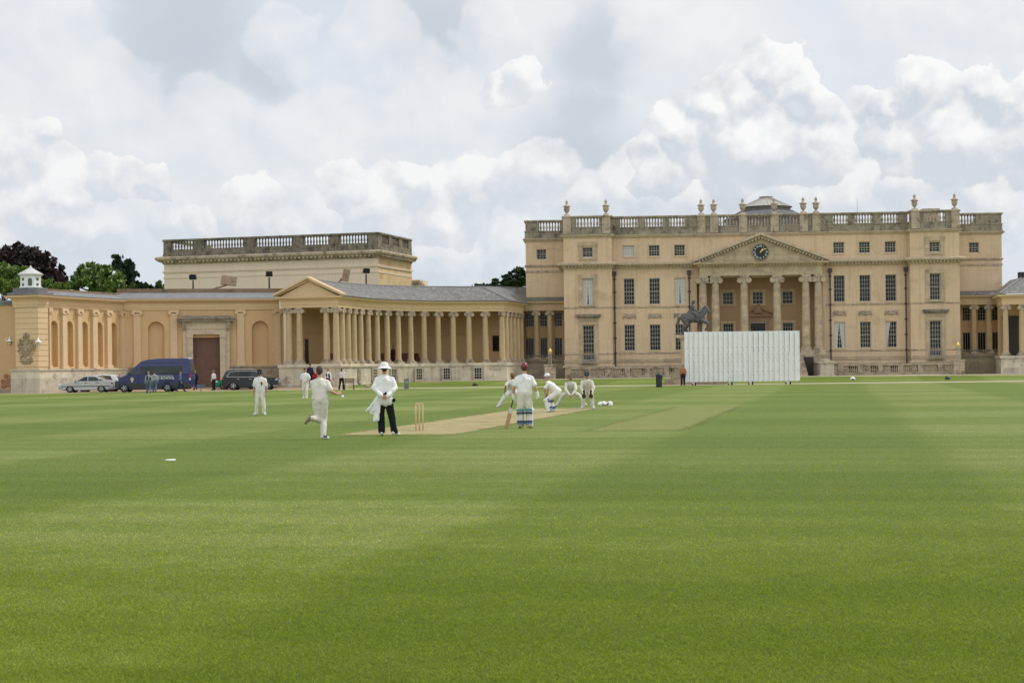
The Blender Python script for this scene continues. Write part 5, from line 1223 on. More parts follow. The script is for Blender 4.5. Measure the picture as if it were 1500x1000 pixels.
man('person in red top standing between the fielder and the bowler', 461, 568, 175, dict(hair='fair', shirt='red', sleeve='long', trousers='navy', shoes='black', skin='fair'), {}, 0.92)
man('man in navy waistcoat and maroon trousers just right of the bowler', 481, 569.5, 165, dict(hair='dark', shirt='white', sleeve='long', vest='navy', trousers='maroon', shoes='black', skin='tan'), {}, 1.0)
man('man in white shirt and black trousers raising arms, beside small dark bench', 500.5, 571, 5, dict(hair='dark', shirt='pink', sleeve='long', trousers='black', shoes='black', skin='tan'), dict(kl=(-0.13,0.05,0.52), al=(-0.2,0.05,0.09), kr=(0.13,0.05,0.52), ar=(0.14,-0.05,0.09), er=(0.28,0.15,1.36), wr=(0.08,0.2,1.62), el=(-0.28,0.1,1.16), wl=(-0.12,0.28,1.12)), 1.0)
def col_mid(px, off):
    best = None
    for i in range(14):
        for q in range(12):
            c = lerp(CPT[i], CPT[i+1], q/12)+lerp(LN[i], LN[i+1], q/12)*off; e = abs(CX+c.x/c.y*F+0.2-px)
            if best is None or e < best[0]: best = (e, c, LN[i])
    return best[1], best[2]
c, n = col_mid(576, 1.2)
man('man in dark red jacket standing between the colonnade columns', 0, 0, 150, dict(hair='dark', shirt='brown', sleeve='long', trousers='brown', shoes='black', skin='tan', fat=0.95), {}, 1.0, V((c.x, c.y, 2.19)))
man('person in orange top and dark trousers standing at left edge of white screen', 1000.5, 564.5, 165, dict(hair='grey', shirt='orange', sleeve='long', trousers='navy', shoes='black', skin='tan'), {}, 1.0)
# ------------------------------------------------------------------ wickets
st1 = V((at(614.5, 631, 43.6).x, 43.6, 0)); st2 = V((1.45, 63.3, 0)); PH = math.atan2(st2.x-st1.x, st2.y-st1.y)
wood = flat('stump_wood', (0.66,0.50,0.29), 0.5, var=0.15, scale=12)
for i, (p, lab) in enumerate(((st1, 'three pale wooden stumps with bails, beside the umpire'), (st2, 'far wooden stumps behind the legs of the crouching batsman'))):
    w = thing('wicket', lab, 'wicket', p, -PH, 'wickets at either end of the pitch')
    for x in (-0.095, 0, 0.095): MB().lathe([(0.019,-0.02),(0.019,0.70),(0.012,0.711)], 10, (x,0,0)).build('stump', wood, w, True)
    for s in (-1, 1): MB().lathe([(0.008,-0.055),(0.011,-0.03),(0.016,0.0),(0.011,0.03),(0.008,0.055)], 8).build('bail', wood, w, True, loc=(s*0.05,0,0.722)).rotation_euler = (0, R(90), 0)
# ================================================================== EQUESTRIAN STATUE
sp_ = at(1017.5, 545, 143.5); sp_.z = 0.0
sta = thing('equestrian_statue', 'grey lead statue of a rider on horseback on a tall stone pedestal', 'statue', sp_, R(-4))
ptop = at(1000, 490.5, 143.5).z
m = MB(); m.box(-2.55, 2.55, -2.9, 2.9, -0.2, 0.42); m.box(-2.05, 2.05, -2.2, 2.2, 0.421, 1.05); m.build('pedestal_steps', M['podium_brown'], sta)
m = MB(); m.box(-1.35, 1.35, -0.9, 0.9, 1.051, 1.5); m.box(-1.15, 1.15, -0.72, 0.72, 1.501, ptop-0.4); m.box(-1.3, 1.3, -0.85, 0.85, ptop-0.4, ptop-0.26); m.box(-1.6, 1.55, -1.0, 1.0, ptop-0.258, ptop); m.build('pedestal', M['ashlar'], sta)
h = MB(); Z = 0.0
h.cap((-0.75,0,1.50), (0.5,0,1.48), 0.45, 0.43); h.cap((-0.82,0.14,1.50), (-0.7,0.16,1.2), 0.30, 0.26); h.cap((-0.82,-0.14,1.50), (-0.7,-0.16,1.2), 0.30, 0.26); h.ball((0.62,0,1.5), (0.34,0.34,0.42))
h.cap((0.62,0,1.66), (0.92,0,2.12), 0.34, 0.26); h.cap((0.92,0,2.12), (1.06,0,2.36), 0.26, 0.19); h.cap((1.06,0,2.36), (1.36,0,1.98), 0.18, 0.12); h.cap((1.1,0,2.25), (1.22,0,2.1), 0.15, 0.12)
for s in (-1, 1): h.cap((1.02,s*0.07,2.46), (1.04,s*0.09,2.58), 0.04, 0.02)
h.cap((0.55,0,1.95), (0.98,0,2.48), 0.10, 0.09)
def leg(mb, pts, rs):
    for i in range(len(pts)-1): mb.cap(pts[i], pts[i+1], rs[i], rs[i+1])
leg(h, [(-0.78,-0.2,1.25),(-0.62,-0.22,0.95),(-0.98,-0.22,0.58),(-0.93,-0.22,0.18),(-0.86,-0.22,0.06)], [0.28,0.19,0.12,0.09,0.11])
leg(h, [(-0.78,0.2,1.25),(-0.55,0.22,0.92),(-0.72,0.22,0.52),(-0.5,0.22,0.16),(-0.42,0.22,0.06)], [0.28,0.19,0.12,0.09,0.11])
leg(h, [(0.55,0.2,1.3),(0.60,0.2,0.68),(0.60,0.2,0.2),(0.65,0.2,0.06)], [0.23,0.13,0.09,0.11])
leg(h, [(0.62,-0.2,1.3),(1.05,-0.22,1.08),(1.22,-0.22,0.98),(1.12,-0.22,0.55),(1.02,-0.22,0.46)], [0.23,0.15,0.12,0.09,0.11])
leg(h, [(-1.08,0,1.62),(-1.32,0,1.45),(-1.42,0,1.0),(-1.36,0,0.5)], [0.09,0.13,0.15,0.05])
h.box(-1.5, 1.4, -0.5, 0.5, 0.0, 0.06)
hs = blob('horse', h, 0.025, 3, M['bronze'], sta, 0.012, 6); hs.location = (0, 0, ptop)
r = MB(); r.cap((-0.12,0,1.95), (-0.08,0,2.35), 0.23, 0.23); r.cap((-0.08,0,2.3), (-0.06,0,2.5), 0.23, 0.2); r.cap((-0.06,-0.2,2.5), (-0.06,0.2,2.5), 0.1, 0.1); r.cap((-0.06,0,2.5), (-0.02,0,2.74), 0.08, 0.08); r.ball((0.0,0,2.86), (0.13,0.12,0.16)); r.ball((-0.02,0,2.97), (0.15,0.14,0.07)); r.ball((-0.07,0,2.8), (0.14,0.15,0.19))
for s in (-1, 1): leg(r, [(-0.1,s*0.18,1.92),(0.28,s*0.42,1.72),(0.18,s*0.46,1.28),(0.36,s*0.47,1.2)], [0.18,0.15,0.11,0.08])
leg(r, [(-0.06,-0.26,2.46),(0.02,-0.4,2.15),(0.35,-0.36,2.12)], [0.09,0.07,0.055]); leg(r, [(-0.06,0.26,2.46),(0.05,0.35,2.15),(0.4,0.15,2.0)], [0.09,0.07,0.055])
r.cap((0.3,-0.36,2.08), (0.62,-0.38,2.3), 0.03, 0.03); r.cap((-0.15,0,2.2), (-0.45,0,1.85), 0.2, 0.2); r.cap((-0.2,0,1.9), (0.25,0,1.9), 0.3, 0.26)
rd = blob('rider', r, 0.022, 2, M['bronze'], sta, 0.012, 8); rd.location = (0, 0, ptop)
# ================================================================== SIGHT SCREEN
sc_ = at(1088, 562, 136.5); sw = 170/F*136.5; 
ss = thing('sight_screen', 'large white slatted cricket sight screen on wheels in front of portico', 'sight screen', (sc_.x, 136.5, 0), R(1.0))
zt = at(1088, 485, 136.5).z; zb = 0.28
rows = [zb+(zt-zb)*f for f in (0, 0.22, 0.42, 0.56, 0.70, 1.0)]
for half in (-1, 1):
    a, b = (-sw/2, -0.35) if half < 0 else (-0.35, sw/2); yy = 0.0 if half < 0 else 0.10
    m = MB(); n = 11 if half < 0 else 12; w = (b-a)/n
    for k in range(n):
        x = a+w*k
        m.box(x+0.01, x+w*0.60, yy-0.02, yy+0.02, zb, zt-0.03); m.box(x+w*0.63, x+w*0.98, yy+0.085, yy+0.125, zb+0.03, zt-0.03)
    m.build('panel', M['screen'], ss)
    f = MB(); f.box(a, b, yy+0.13, yy+0.19, zb, zb+0.09); f.box(a, b, yy+0.13, yy+0.19, zt-0.1, zt-0.01)
    for z in rows[1:-1]: f.box(a, b, yy+0.13, yy+0.18, z-0.04, z+0.04)
    f.build('frame', M['screen'], ss)
    hb = MB()
    for z in rows[1:]:
        for k in range(n): hb.box(a+w*k+w*0.68, a+w*k+w*0.92, yy+0.06, yy+0.083, z-0.085, z-0.035)
    hb.build('bracket', flat('screen_bracket', (0.52,0.53,0.54), 0.6), ss)
for x, zz in ((-sw/2+0.85, 2.6), (-0.95, 2.65), (0.78, 2.7), (sw/2-0.9, 2.65)):
    m = MB(); m.tube((x, -0.09, 0.12), (x, -0.06, zz), 0.045, 0.04, 8); m.build('leg', M['screen'], ss)
    m = MB(); m.tube((x, 0.18, zz), (x, 1.7, 0.15), 0.04, 0.04, 8); m.tube((x, -0.3, 0.16), (x, 1.8, 0.16), 0.05, 0.05, 8); m.build('brace', M['screen'], ss)
    for yy in (-0.25, 1.7):
        wl = MB(); wl.tube((x-0.05, yy, 0.14), (x+0.05, yy, 0.14), 0.14, 0.14, 16); wl.build('wheel', SHOE['black'], ss)
# ================================================================== VEHICLES
def paint(name, c, metal=0.0): return flat(name, c, 0.32, metal, var=0.04, scale=2, coat=0.25)
RUB = flat('tyre_rubber', (0.018,0.018,0.019), 0.8); RIM = flat('alloy_rim', (0.5,0.5,0.52), 0.35, 0.6); TRIM = flat('dark_trim', (0.03,0.032,0.034), 0.6); CHR = flat('bright_trim', (0.6,0.6,0.6), 0.25, 0.8)
RED = flat('tail_lamp', (0.38,0.015,0.02), 0.25); LAMP = flat('head_lamp', (0.62,0.64,0.66), 0.12); PLATE = flat('number_plate', (0.65,0.62,0.45), 0.5)
def arch(xc, r, z0, n=10): return [(xc+r*math.cos(math.pi*k/n), z0+r*math.sin(math.pi*k/n)) for k in range(n+1)]
def sidebody(mb, poly, w):
    n = len(poly); vs = [(x, w(x, z), z) for x, z in poly]+[(x, -w(x, z), z) for x, z in poly]
    mb.add(vs, [tuple(range(n)), tuple(range(2*n-1, n-1, -1))]+[(k, n+k, n+(k+1) % n, (k+1) % n) for k in range(n)])
def vehicle(name, label, cat, px, py, d, face, L, W, low_top, wheels, wr, up, glass_, pm, extra, front_z=0.3, roofw=0.8, beltz=0.95, topz=1.4, rim=RIM, group=None):
    c = at(px, py, d); t = thing(name, label, cat, (c.x, d, gz(c.x, d)), R(face), group)
    def w(x, z):
        k = 1-0.10*min(1, abs(x)/(L/2))**6
        if z > beltz: return W/2*0.97*(1-(1-roofw)*(z-beltz)/(topz-beltz))
        return W/2*k*(0.94+0.06*min(1, max(0, (z-0.2)/0.35)))
    def wu(x, z): return W/2*0.965*(1-(1-roofw)*(max(z, beltz-0.15)-beltz)/(topz-beltz))
    bot = []
    for xc in sorted(wheels): bot = bot + [p for p in arch(xc, wr*1.18, wr*0.62)[::-1]]
    low = low_top+[(L/2-0.03, front_z)][:0]
    poly = low_top+bot_join(bot, L, front_z)
    m = MB(); sidebody(m, poly, w); b = m.build('body', pm, t)
    m = MB(); sidebody(m, up, wu); cab = m.build('cabin', pm, t)
    for o in (b, cab):
        md = o.modifiers.new('edge', 'BEVEL'); md.width = 0.045; md.segments = 3; md.limit_method = 'ANGLE'; md.angle_limit = R(35)
        for p in o.data.polygons: p.use_smooth = True
        o.data.set_sharp_from_angle(angle=R(40))
    for nm, g in glass_:
        m = MB()
        if nm == 'side':
            for s in (-1, 1):
                m = MB(); n = len(g); e = [(x, s*(wu(x, z)+0.006), z) for x, z in g]; i_ = [(x, s*(wu(x, z)-0.02), z) for x, z in g]
                m.add(e+i_, [tuple(range(n))]+[(k, n+k, n+(k+1) % n, (k+1) % n) for k in range(n)])
                m.build('side_window', M['carglass'], t)
        else:
            (xa, za), (xb, zb) = g; nx, nz = (zb-za), -(xb-xa); l = math.hypot(nx, nz); sg = 1 if nm == 'front' else -1
            ox, oz = (abs(nx)/l*0.012*sg, abs(nz)/l*0.012)
            vs = [(xa+ox, (wu(xa, za)-0.09)*s, za+oz) for s in (1, -1)]+[(xb+ox, (wu(xb, zb)-0.09)*s, zb+oz) for s in (-1, 1)]
            m.add(vs, [(0,1,2,3)]); m.build('windscreen' if nm == 'front' else 'rear_window', M['carglass'], t)
    for xc in wheels:
        for s in (-1, 1):
            m = MB(); pr = [(wr*0.6, -0.09), (wr*0.95, -0.1), (wr, -0.07), (wr, 0.07), (wr*0.95, 0.1), (wr*0.6, 0.09)]; m.lathe(pr, 24); o = m.build('wheel', RUB, t, True, loc=(xc, s*(W/2-0.11), wr), sharp=40); o.rotation_euler = (R(90), 0, 0)
            m = MB(); m.lathe([(wr*0.62, -0.02), (wr*0.62, 0.085), (wr*0.54, 0.095), (wr*0.5, 0.06), (wr*0.12, 0.07), (wr*0.1, 0.1)], 20)
            for k in range(5):
                a = 2*math.pi*k/5; m.obox((wr*0.33*math.cos(a), wr*0.33*math.sin(a), 0.08), Matrix.Rotation(a, 3, 'Z'), (wr*0.22, wr*0.07, 0.014))
            r_ = m.build('rim', rim, o); r_.rotation_euler = (0 if s < 0 else R(180), 0, 0)
    ub = MB(); ub.box(-L/2+0.35, L/2-0.4, -W/2+0.22, W/2-0.22, 0.2, 0.45); ub.build('underbody', TRIM, t)
    extra(t, w, wu); return t
def bot_join(bot, L, fz): return [(-L/2+0.04, fz)]+[(x, max(z, 0.21)) for x, z in bot]+[(L/2-0.05, fz)]
def side_strip(t, w, x0, x1, z0, z1, mat, name, o=0.012):
    for s in (-1, 1):
        m = MB(); n = 8; vs = []
        for i in range(n+1):
            x = x0+(x1-x0)*i/n
            vs += [(x, s*(w(x, z0)+o), z0), (x, s*(w(x, z1)+o), z1), (x, s*(w(x, z0)-0.05), z0), (x, s*(w(x, z1)-0.05), z1)]
        fs = []
        for i in range(n): a = i*4; fs += [(a, a+1, a+5, a+4), (a+1, a+3, a+7, a+5), (a, a+4, a+6, a+2)]
        m.add(vs, fs+[(0,2,3,1), (n*4, n*4+1, n*4+3, n*4+2)]); m.build(name, mat, t)
def lamps(t, w, x, z, dx, dz, mat, name, ln=0.25):
    for s in (-1, 1):
        m = MB(); yy = w(x, z)-0.12; m.ball((x, s*yy, z), (dx, ln*0.6, dz), 12, 8); m.build(name, mat, t, True)
def mirror_(t, w, x, z, mat):
    for s in (-1, 1):
        m = MB(); m.ball((x, s*(w(x, z)+0.11), z), (0.07, 0.1, 0.075), 10, 7); m.tube((x, s*w(x, z)*0.97, z-0.03), (x, s*(w(x, z)+0.1), z-0.02), 0.025, 0.025, 6); m.build('mirror', mat, t, True)
# -- silver liftback, nose to the left
def ex1(t, w, wu):
    side_strip(t, w, -2.0, 2.05, 0.50, 0.56, TRIM, 'side_moulding'); side_strip(t, w, 1.95, 2.3, 0.28, 0.52, flat('grey_bumper', (0.3,0.31,0.32), 0.5), 'front_bumper', 0.02); side_strip(t, w, -2.3, -1.85, 0.28, 0.52, flat('grey_bumper', (0.3,0.31,0.32), 0.5), 'rear_bumper', 0.02)
    lamps(t, w, 2.2, 0.66, 0.12, 0.09, LAMP, 'headlight'); lamps(t, w, -2.18, 0.78, 0.14, 0.12, RED, 'tail_light'); mirror_(t, w, 0.85, 0.95, TRIM)
    for x in (0.0, -0.95):
        for s in (-1, 1): m = MB(); m.box(x-0.1, x+0.1, s*(w(x, .8)-0.01), s*(w(x, .8)+0.025), 0.80, 0.84); m.build('door_handle', TRIM, t)
    m = MB(); m.box(2.24, 2.36, -0.26, 0.26, 0.38, 0.5); m.build('number_plate', PLATE, t)
SIL = paint('silver_paint', (0.46,0.46,0.47), 0.35)
vehicle('parked_car', 'silver liftback car with dark side moulding parked at front of the row', 'car', 129.5, 560, 138.5, 180, 4.72, 1.74,
        [(2.32,0.5),(2.28,0.68),(1.95,0.78),(1.0,0.93),(0.1,0.95),(-1.0,0.97),(-1.75,1.0),(-2.2,0.98),(-2.3,0.85),(-2.34,0.5)], (1.35,-1.3), 0.31,
        [(1.02,0.92),(0.15,1.38),(-0.3,1.43),(-0.8,1.40),(-1.85,0.99)],
        [('side', [(0.78,0.97),(0.12,1.32),(-0.12,1.34),(-0.14,0.97)]), ('side', [(-0.20,0.97),(-0.18,1.34),(-0.75,1.32),(-1.05,1.17),(-1.08,0.98)]), ('side', [(-1.13,0.99),(-1.1,1.15),(-1.5,1.02)]), ('front', ((0.95,0.96),(0.2,1.36))), ('rear', ((-1.75,1.03),(-0.88,1.38)))], SIL, ex1, topz=1.43, group='cars parked on the forecourt')
def ex2(t, w, wu):
    lamps(t, w, -1.85, 0.9, 0.1, 0.2, RED, 'tail_light'); lamps(t, w, 1.8, 0.68, 0.14, 0.09, LAMP, 'headlight'); mirror_(t, w, 0.8, 0.95, TRIM)
vehicle('parked_car', 'white hatchback car half hidden between the silver car and blue minibus', 'car', 146, 560, 142.5, 180, 4.0, 1.72,
        [(1.98,0.5),(1.92,0.72),(1.6,0.82),(0.95,0.95),(-1.5,1.0),(-1.9,0.98),(-1.98,0.55)], (1.25,-1.2), 0.31,
        [(0.98,0.94),(0.3,1.42),(-0.3,1.5),(-1.2,1.46),(-1.55,1.36),(-1.9,0.98)],
        [('side', [(0.72,0.98),(0.2,1.36),(-0.4,1.42),(-1.1,1.38),(-1.35,1.0)]), ('front', ((0.9,0.98),(0.35,1.4))), ('rear', ((-1.85,1.03),(-1.58,1.34)))], paint('white_paint_car', (0.66,0.66,0.66)), ex2, topz=1.5, group='cars parked on the forecourt')
# -- dark SUV, nose to the right
def ex3(t, w, wu):
    lamps(t, w, 2.28, 0.88, 0.14, 0.10, LAMP, 'headlight'); lamps(t, w, -2.32, 1.0, 0.12, 0.14, RED, 'tail_light'); mirror_(t, w, 1.0, 1.1, M['pipe'])
    side_strip(t, w, -1.0, 1.05, 0.30, 0.42, TRIM, 'sill_trim'); side_strip(t, w, 2.0, 2.4, 0.32, 0.38, CHR, 'bumper_trim', 0.02)
    m = MB(); m.box(2.36, 2.46, -0.5, 0.5, 0.62, 0.9); m.build('grille', CHR, t)
    for s in (-1, 1):
        m = MB(); pts = [(1.05,1.12),(0.5,1.60),(0.2,1.645),(-1.3,1.63),(-1.75,1.55),(-2.0,1.14),(1.05,1.12)]
        m.poly([(x, s*(wu(x, z)+0.012), z) for x, z in pts], 0.018, 6); m.build('window_trim', CHR, t)
        m = MB(); m.poly([(0.2, s*0.62, 1.76), (0.1, s*0.62, 1.82), (-1.7, s*0.62, 1.81), (-1.8, s*0.62, 1.74)], 0.022, 6); m.build('roof_rail', CHR, t)
        for x in (0.05, -1.0): m = MB(); m.box(x-0.1, x+0.1, s*(w(x, 0.95)-0.01), s*(w(x, 0.95)+0.025), 0.94, 0.98); m.build('door_handle', CHR, t)
vehicle('parked_car', 'dark navy estate four-wheel-drive car with bright window trim, facing right', 'car', 368.5, 556, 142.5, 0, 4.95, 1.92,
        [(2.44,0.55),(2.42,0.95),(2.05,1.06),(1.15,1.10),(-2.2,1.14),(-2.38,1.1),(-2.46,0.55)], (1.5,-1.45), 0.38,
        [(1.2,1.09),(0.5,1.66),(0.1,1.76),(-1.6,1.75),(-2.1,1.66),(-2.36,1.12)],
        [('side', [(0.98,1.13),(0.48,1.58),(0.15,1.62),(0.1,1.13)]), ('side', [(0.04,1.13),(0.1,1.62),(-0.95,1.62),(-0.98,1.14)]), ('side', [(-1.04,1.14),(-1.01,1.62),(-1.3,1.61),(-1.72,1.53),(-1.95,1.15)]), ('front', ((1.1,1.13),(0.55,1.63))), ('rear', ((-2.3,1.2),(-2.12,1.6)))], paint('navy_car_paint', (0.012,0.014,0.022)), ex3, beltz=1.12, topz=1.76, roofw=0.76, group='cars parked on the forecourt')
def ex4(t, w, wu):
    lamps(t, w, 1.82, 0.68, 0.16, 0.10, LAMP, 'headlight'); mirror_(t, w, 0.75, 0.95, M['pipe'])
    m = MB(); m.box(1.9, 1.99, -0.5, 0.5, 0.3, 0.5); m.build('grille', TRIM, t)
    m = MB(); m.box(1.93, 2.0, -0.26, 0.26, 0.52, 0.62); m.build('number_plate', PLATE, t)
vehicle('parked_car', 'bright green hatchback mostly hidden behind the dark navy car', 'car', 349.5, 560, 146.0, 182, 4.0, 1.7,
        [(1.98,0.5),(1.94,0.7),(1.6,0.85),(0.95,0.96),(-1.6,1.0),(-1.9,0.95),(-1.98,0.55)], (1.25,-1.2), 0.31,
        [(0.98,0.95),(0.3,1.4),(-0.3,1.44),(-1.3,1.40),(-1.85,0.98)],
        [('side', [(0.72,0.98),(0.2,1.32),(-0.4,1.36),(-1.1,1.32),(-1.4,1.0)]), ('front', ((0.9,0.98),(0.35,1.37)))], paint('green_car_paint', (0.01,0.22,0.07)), ex4, topz=1.44, group='cars parked on the forecourt')
# -- blue school minibus, nose to the left
def exv(t, w, wu):
    dk = flat('grey_cladding', (0.045,0.046,0.05), 0.7)
    side_strip(t, w, -3.12, -1.65, 0.32, 0.72, dk, 'rear_cladding', 0.02); side_strip(t, w, -0.72, 1.92, 0.24, 0.72, dk, 'side_cladding', 0.02); side_strip(t, w, 2.86, 3.14, 0.26, 0.78, dk, 'front_bumper', 0.03)
    for xc in (2.40, -1.20):
        for s in (-1, 1):
            m = MB(); q = arch(xc, 0.50, 0.36, 12); m.poly([(x, s*(w(x, 0.6)+0.0), z) for x, z in q], 0.055, 6); m.build('wheel_arch', dk, t)
    side_strip(t, w, -2.6, 1.2, 1.40, 1.43, flat('white_strapline', (0.6,0.6,0.6), 0.5), 'stripe', 0.008) if False else None
    for s in (-1, 1):
        rot = Matrix.Rotation(R(180) if s > 0 else 0, 4, 'Z') @ FR
        text('STOWE SCHOOL', 0.29, M['white'], t, 'lettering', Matrix.Translation((-0.70, s*(w(-0.3, 1.13)+0.012), 1.14)) @ rot, 0.004)
        m = MB(); m.box(-1.7, 0.1, s*(w(0, 1.33)+0.002), s*(w(0, 1.33)+0.008), 1.325, 1.365); m.build('stripe', flat('strapline_white', (0.55,0.55,0.58), 0.5), t)
        m = MB(); m.ball((1.72, s*(w(1.7, 1.05)), 1.08), (0.13, 0.014, 0.15), 12, 8); m.ball((1.72, s*(w(1.7, 1.0)), 0.9), (0.09, 0.014, 0.09), 12, 8); m.build('emblem', flat('emblem_cream', (0.6,0.5,0.25), 0.5), t, True)
        m = MB(); m.box(1.2, 1.218, s*(w(1.2, 1)-0.02), s*(w(1.2, 1)+0.004), 0.75, 1.44); m.box(0.15, 0.168, s*(w(0.2, 1)-0.02), s*(w(0.2, 1)+0.004), 0.75, 1.44); m.build('door_seam', dk, t)
        m = MB(); m.box(-3.16, -3.02, s*(W_-0.16), s*(W_-0.055), 0.95, 1.5); m.build('tail_light', RED, t)
        m = MB(); m.box(-3.165, -3.015, s*(W_-0.165), s*(W_-0.05), 0.95, 1.12); m.build('reversing_light', LAMP, t)
        m = MB(); m.box(0.95, 1.07, s*(w(1, 1.15)-0.01), s*(w(1, 1.15)+0.03), 1.12, 1.17); m.build('door_handle', dk, t)
        for z_, y_ in ((2.28, 0.0),): m = MB(); m.poly([(0.95, s*(wu(0.95, 2.42)+0.004), 2.42), (-2.9, s*(wu(-2.9, 2.42)+0.004), 2.42)], 0.016, 6); m.build('roof_seam', dk, t)
    lamps(t, w, 2.96, 1.02, 0.16, 0.14, LAMP, 'headlight', 0.3); mirror_(t, w, 1.95, 1.55, TRIM)
    m = MB(); m.box(3.1, 3.215, -0.55, 0.55, 0.78, 0.98); m.build('grille', TRIM, t)
    m = MB(); m.box(3.12, 3.235, -0.26, 0.26, 0.5, 0.62); m.build('number_plate', PLATE, t)
    m = MB(); m.box(-2.95, -2.6, -0.5, 0.5, 2.74, 2.82); m.build('roof_vent', M['white'], t)
W_ = 1.0
vehicle('minibus', 'long dark blue school minibus with high roof and white lettering, facing left', 'minibus', 227.5, 550, 137.5, 180, 6.42, 2.0,
        [(3.2,0.45),(3.2,0.85),(3.05,1.1),(2.6,1.28),(2.2,1.45),(-3.0,1.45),(-3.18,1.42),(-3.2,0.45)], (2.40,-1.20), 0.36,
        [(2.25,1.44),(1.5,2.12),(1.0,2.55),(0.5,2.70),(-0.5,2.78),(-2.9,2.78),(-3.08,2.66),(-3.16,1.44)],
        [('side', [(2.05,1.46),(1.88,1.5),(1.46,2.02),(1.28,2.04),(1.26,1.46)]), ('side', [(1.06,1.50),(1.06,2.08),(0.98,2.14),(-2.35,2.14),(-2.45,2.06),(-2.45,1.54),(-2.35,1.50)]), ('front', ((2.15,1.54),(1.55,2.08))), ('rear', ((-3.15,1.5),(-3.1,2.3)))], paint('minibus_blue', (0.014,0.021,0.115)), exv, front_z=0.3, roofw=0.83, beltz=1.45, topz=2.78)
bpy.context.view_layer.update()
# pillars splitting the long minibus window band
van = [o for o in SC.objects if o.name.startswith('minibus')][0]
for x in (0.12, -0.95):
    for s in (-1, 1):
        m = MB(); y1 = s*(W_*0.965*(1-0.17*(1.50-1.45)/1.33)+0.011); y2 = s*(W_*0.965*(1-0.17*(2.14-1.45)/1.33)+0.011)
        m.add([(x-0.04,y1,1.5),(x+0.04,y1,1.5),(x+0.04,y2,2.14),(x-0.04,y2,2.14),(x-0.04,y1-s*0.03,1.5),(x+0.04,y1-s*0.03,1.5),(x+0.04,y2-s*0.03,2.14),(x-0.04,y2-s*0.03,2.14)], [(0,1,2,3),(0,4,5,1),(2,6,7,3),(1,5,6,2),(3,7,4,0)])
        m.build('window_pillar', TRIM, van)
# ================================================================== SMALL THINGS
p = foot(965.5, 567); t = thing('litter_bin', 'black litter bin standing on the lawn edge left of the white screen', 'bin', p)
m = MB(); m.lathe([(0.22,0),(0.24,0.02),(0.25,0.85),(0.24,0.88)], 20); m.build('body', M['iron'], t, True, sharp=40)
m = MB(); m.lathe([(0.27,0.88),(0.27,0.96),(0.2,1.04),(0.05,1.07)], 20); m.box(-0.28, 0.28, -0.27, -0.24, 0.70, 0.84); m.build('lid', M['iron'], t, True, sharp=40)
p = foot(595.5, 569.5); t = thing('bollard', 'squat grey bollard at edge of gravel drive right of the umpire', 'bollard', p)
m = MB(); m.box(-0.19, 0.19, -0.12, 0.12, -0.05, 0.80); m.box(-0.205, 0.205, -0.135, 0.135, 0.8, 0.84); m.build('post', flat('bollard_grey', (0.16,0.165,0.17), 0.7, bump=0.2), t)
m = MB(); m.box(-0.12, 0.12, -0.128, -0.121, 0.45, 0.7); m.build('plate', flat('bollard_plate', (0.28,0.28,0.29), 0.5), t)
for px, py, mt, lab in ((1249, 556.5, 'white', 'white domed ground light on the grass strip below the right drainpipe'), (1388, 555.5, 'pipe', 'dark domed ground light on the grass strip before the right pavilion'), (538, 567.5, 'podium_brown', 'low brown stone lump at foot of podium left of the umpire'), (696, 565, 'pipe', 'dark ground light on the grass strip below the right basement window')):
    t = thing('ground_light' if mt != 'podium_brown' else 'stone_block', lab, 'ground light' if mt != 'podium_brown' else 'stone', foot(px, py))
    m = MB(); m.lathe([(0.24,-0.02),(0.25,0.1),(0.22,0.2),(0.12,0.29),(0.02,0.31)], 14); m.build('hood' if mt != 'podium_brown' else 'block', M[mt], t, True)
    if mt != 'podium_brown': m = MB(); m.box(-0.12, 0.12, -0.255, -0.2, 0.02, 0.12); m.build('lens', M['glass'], t)
p = foot(250, 674); t = thing('marker_disc', 'flat white marker disc lying alone on the left foreground lawn', 'marker', p)
MB().lathe([(0.10,0.0),(0.10,0.012),(0.085,0.022),(0.03,0.024)], 24).build('disc', M['white'], t, True)
p = foot(502, 581); t = thing('boundary_marker', 'small white boundary marker on the grass beyond the right hand of the bowler', 'marker', p)
MB().lathe([(0.10,0.0),(0.08,0.02),(0.04,0.10),(0.015,0.11)], 16).build('cone', M['white'], t, True)
p = foot(886, 594); t = thing('kit_pile', 'white helmet and folded sweaters left on grass behind the wicketkeeper', 'kit', p)
q = MB(); q.cap((-0.22,0,0.07), (-0.05,0.05,0.09), 0.09, 0.10); q.cap((-0.05,-0.03,0.1), (0.12,0.0,0.06), 0.09, 0.06); blob('sweater', q, 0.014, 2, CL['coat'], t, 0.02, 12)
q = MB(); q.ball((0.22,0.0,0.09), (0.12,0.10,0.10)); q.cap((0.12,-0.07,0.04),(0.3,-0.08,0.03),0.03,0.03); blob('helmet', q, 0.012, 1, CL['coat'], t)
q = MB(); q.cap((0.1,-0.08,0.06),(0.18,-0.05,0.12),0.035,0.03); blob('glove', q, 0.012, 1, CL['brown'], t)
p = foot(294.5, 574); t = thing('sign_board', 'small blue-grey board on a short brown post in front of the gateway', 'sign', p, R(10))
MB().box(-0.03, 0.03, -0.03, 0.03, -0.05, 0.35).build('post', flat('post_brown', (0.2,0.09,0.05), 0.7), t); MB().box(-0.34, 0.34, -0.05, 0.04, 0.30, 0.62).build('board', flat('board_bluegrey', (0.09,0.11,0.15), 0.6), t)
p = foot(510.5, 571); t = thing('bench', 'small dark wooden bench against the podium beside man in white shirt', 'bench', p+V((0,0.6,0)))
m = MB()
for k in range(3): m.box(-0.4, 0.4, -0.2+0.15*k, -0.08+0.15*k, 0.42, 0.46)
m.build('seat', M['door'], t); m = MB()
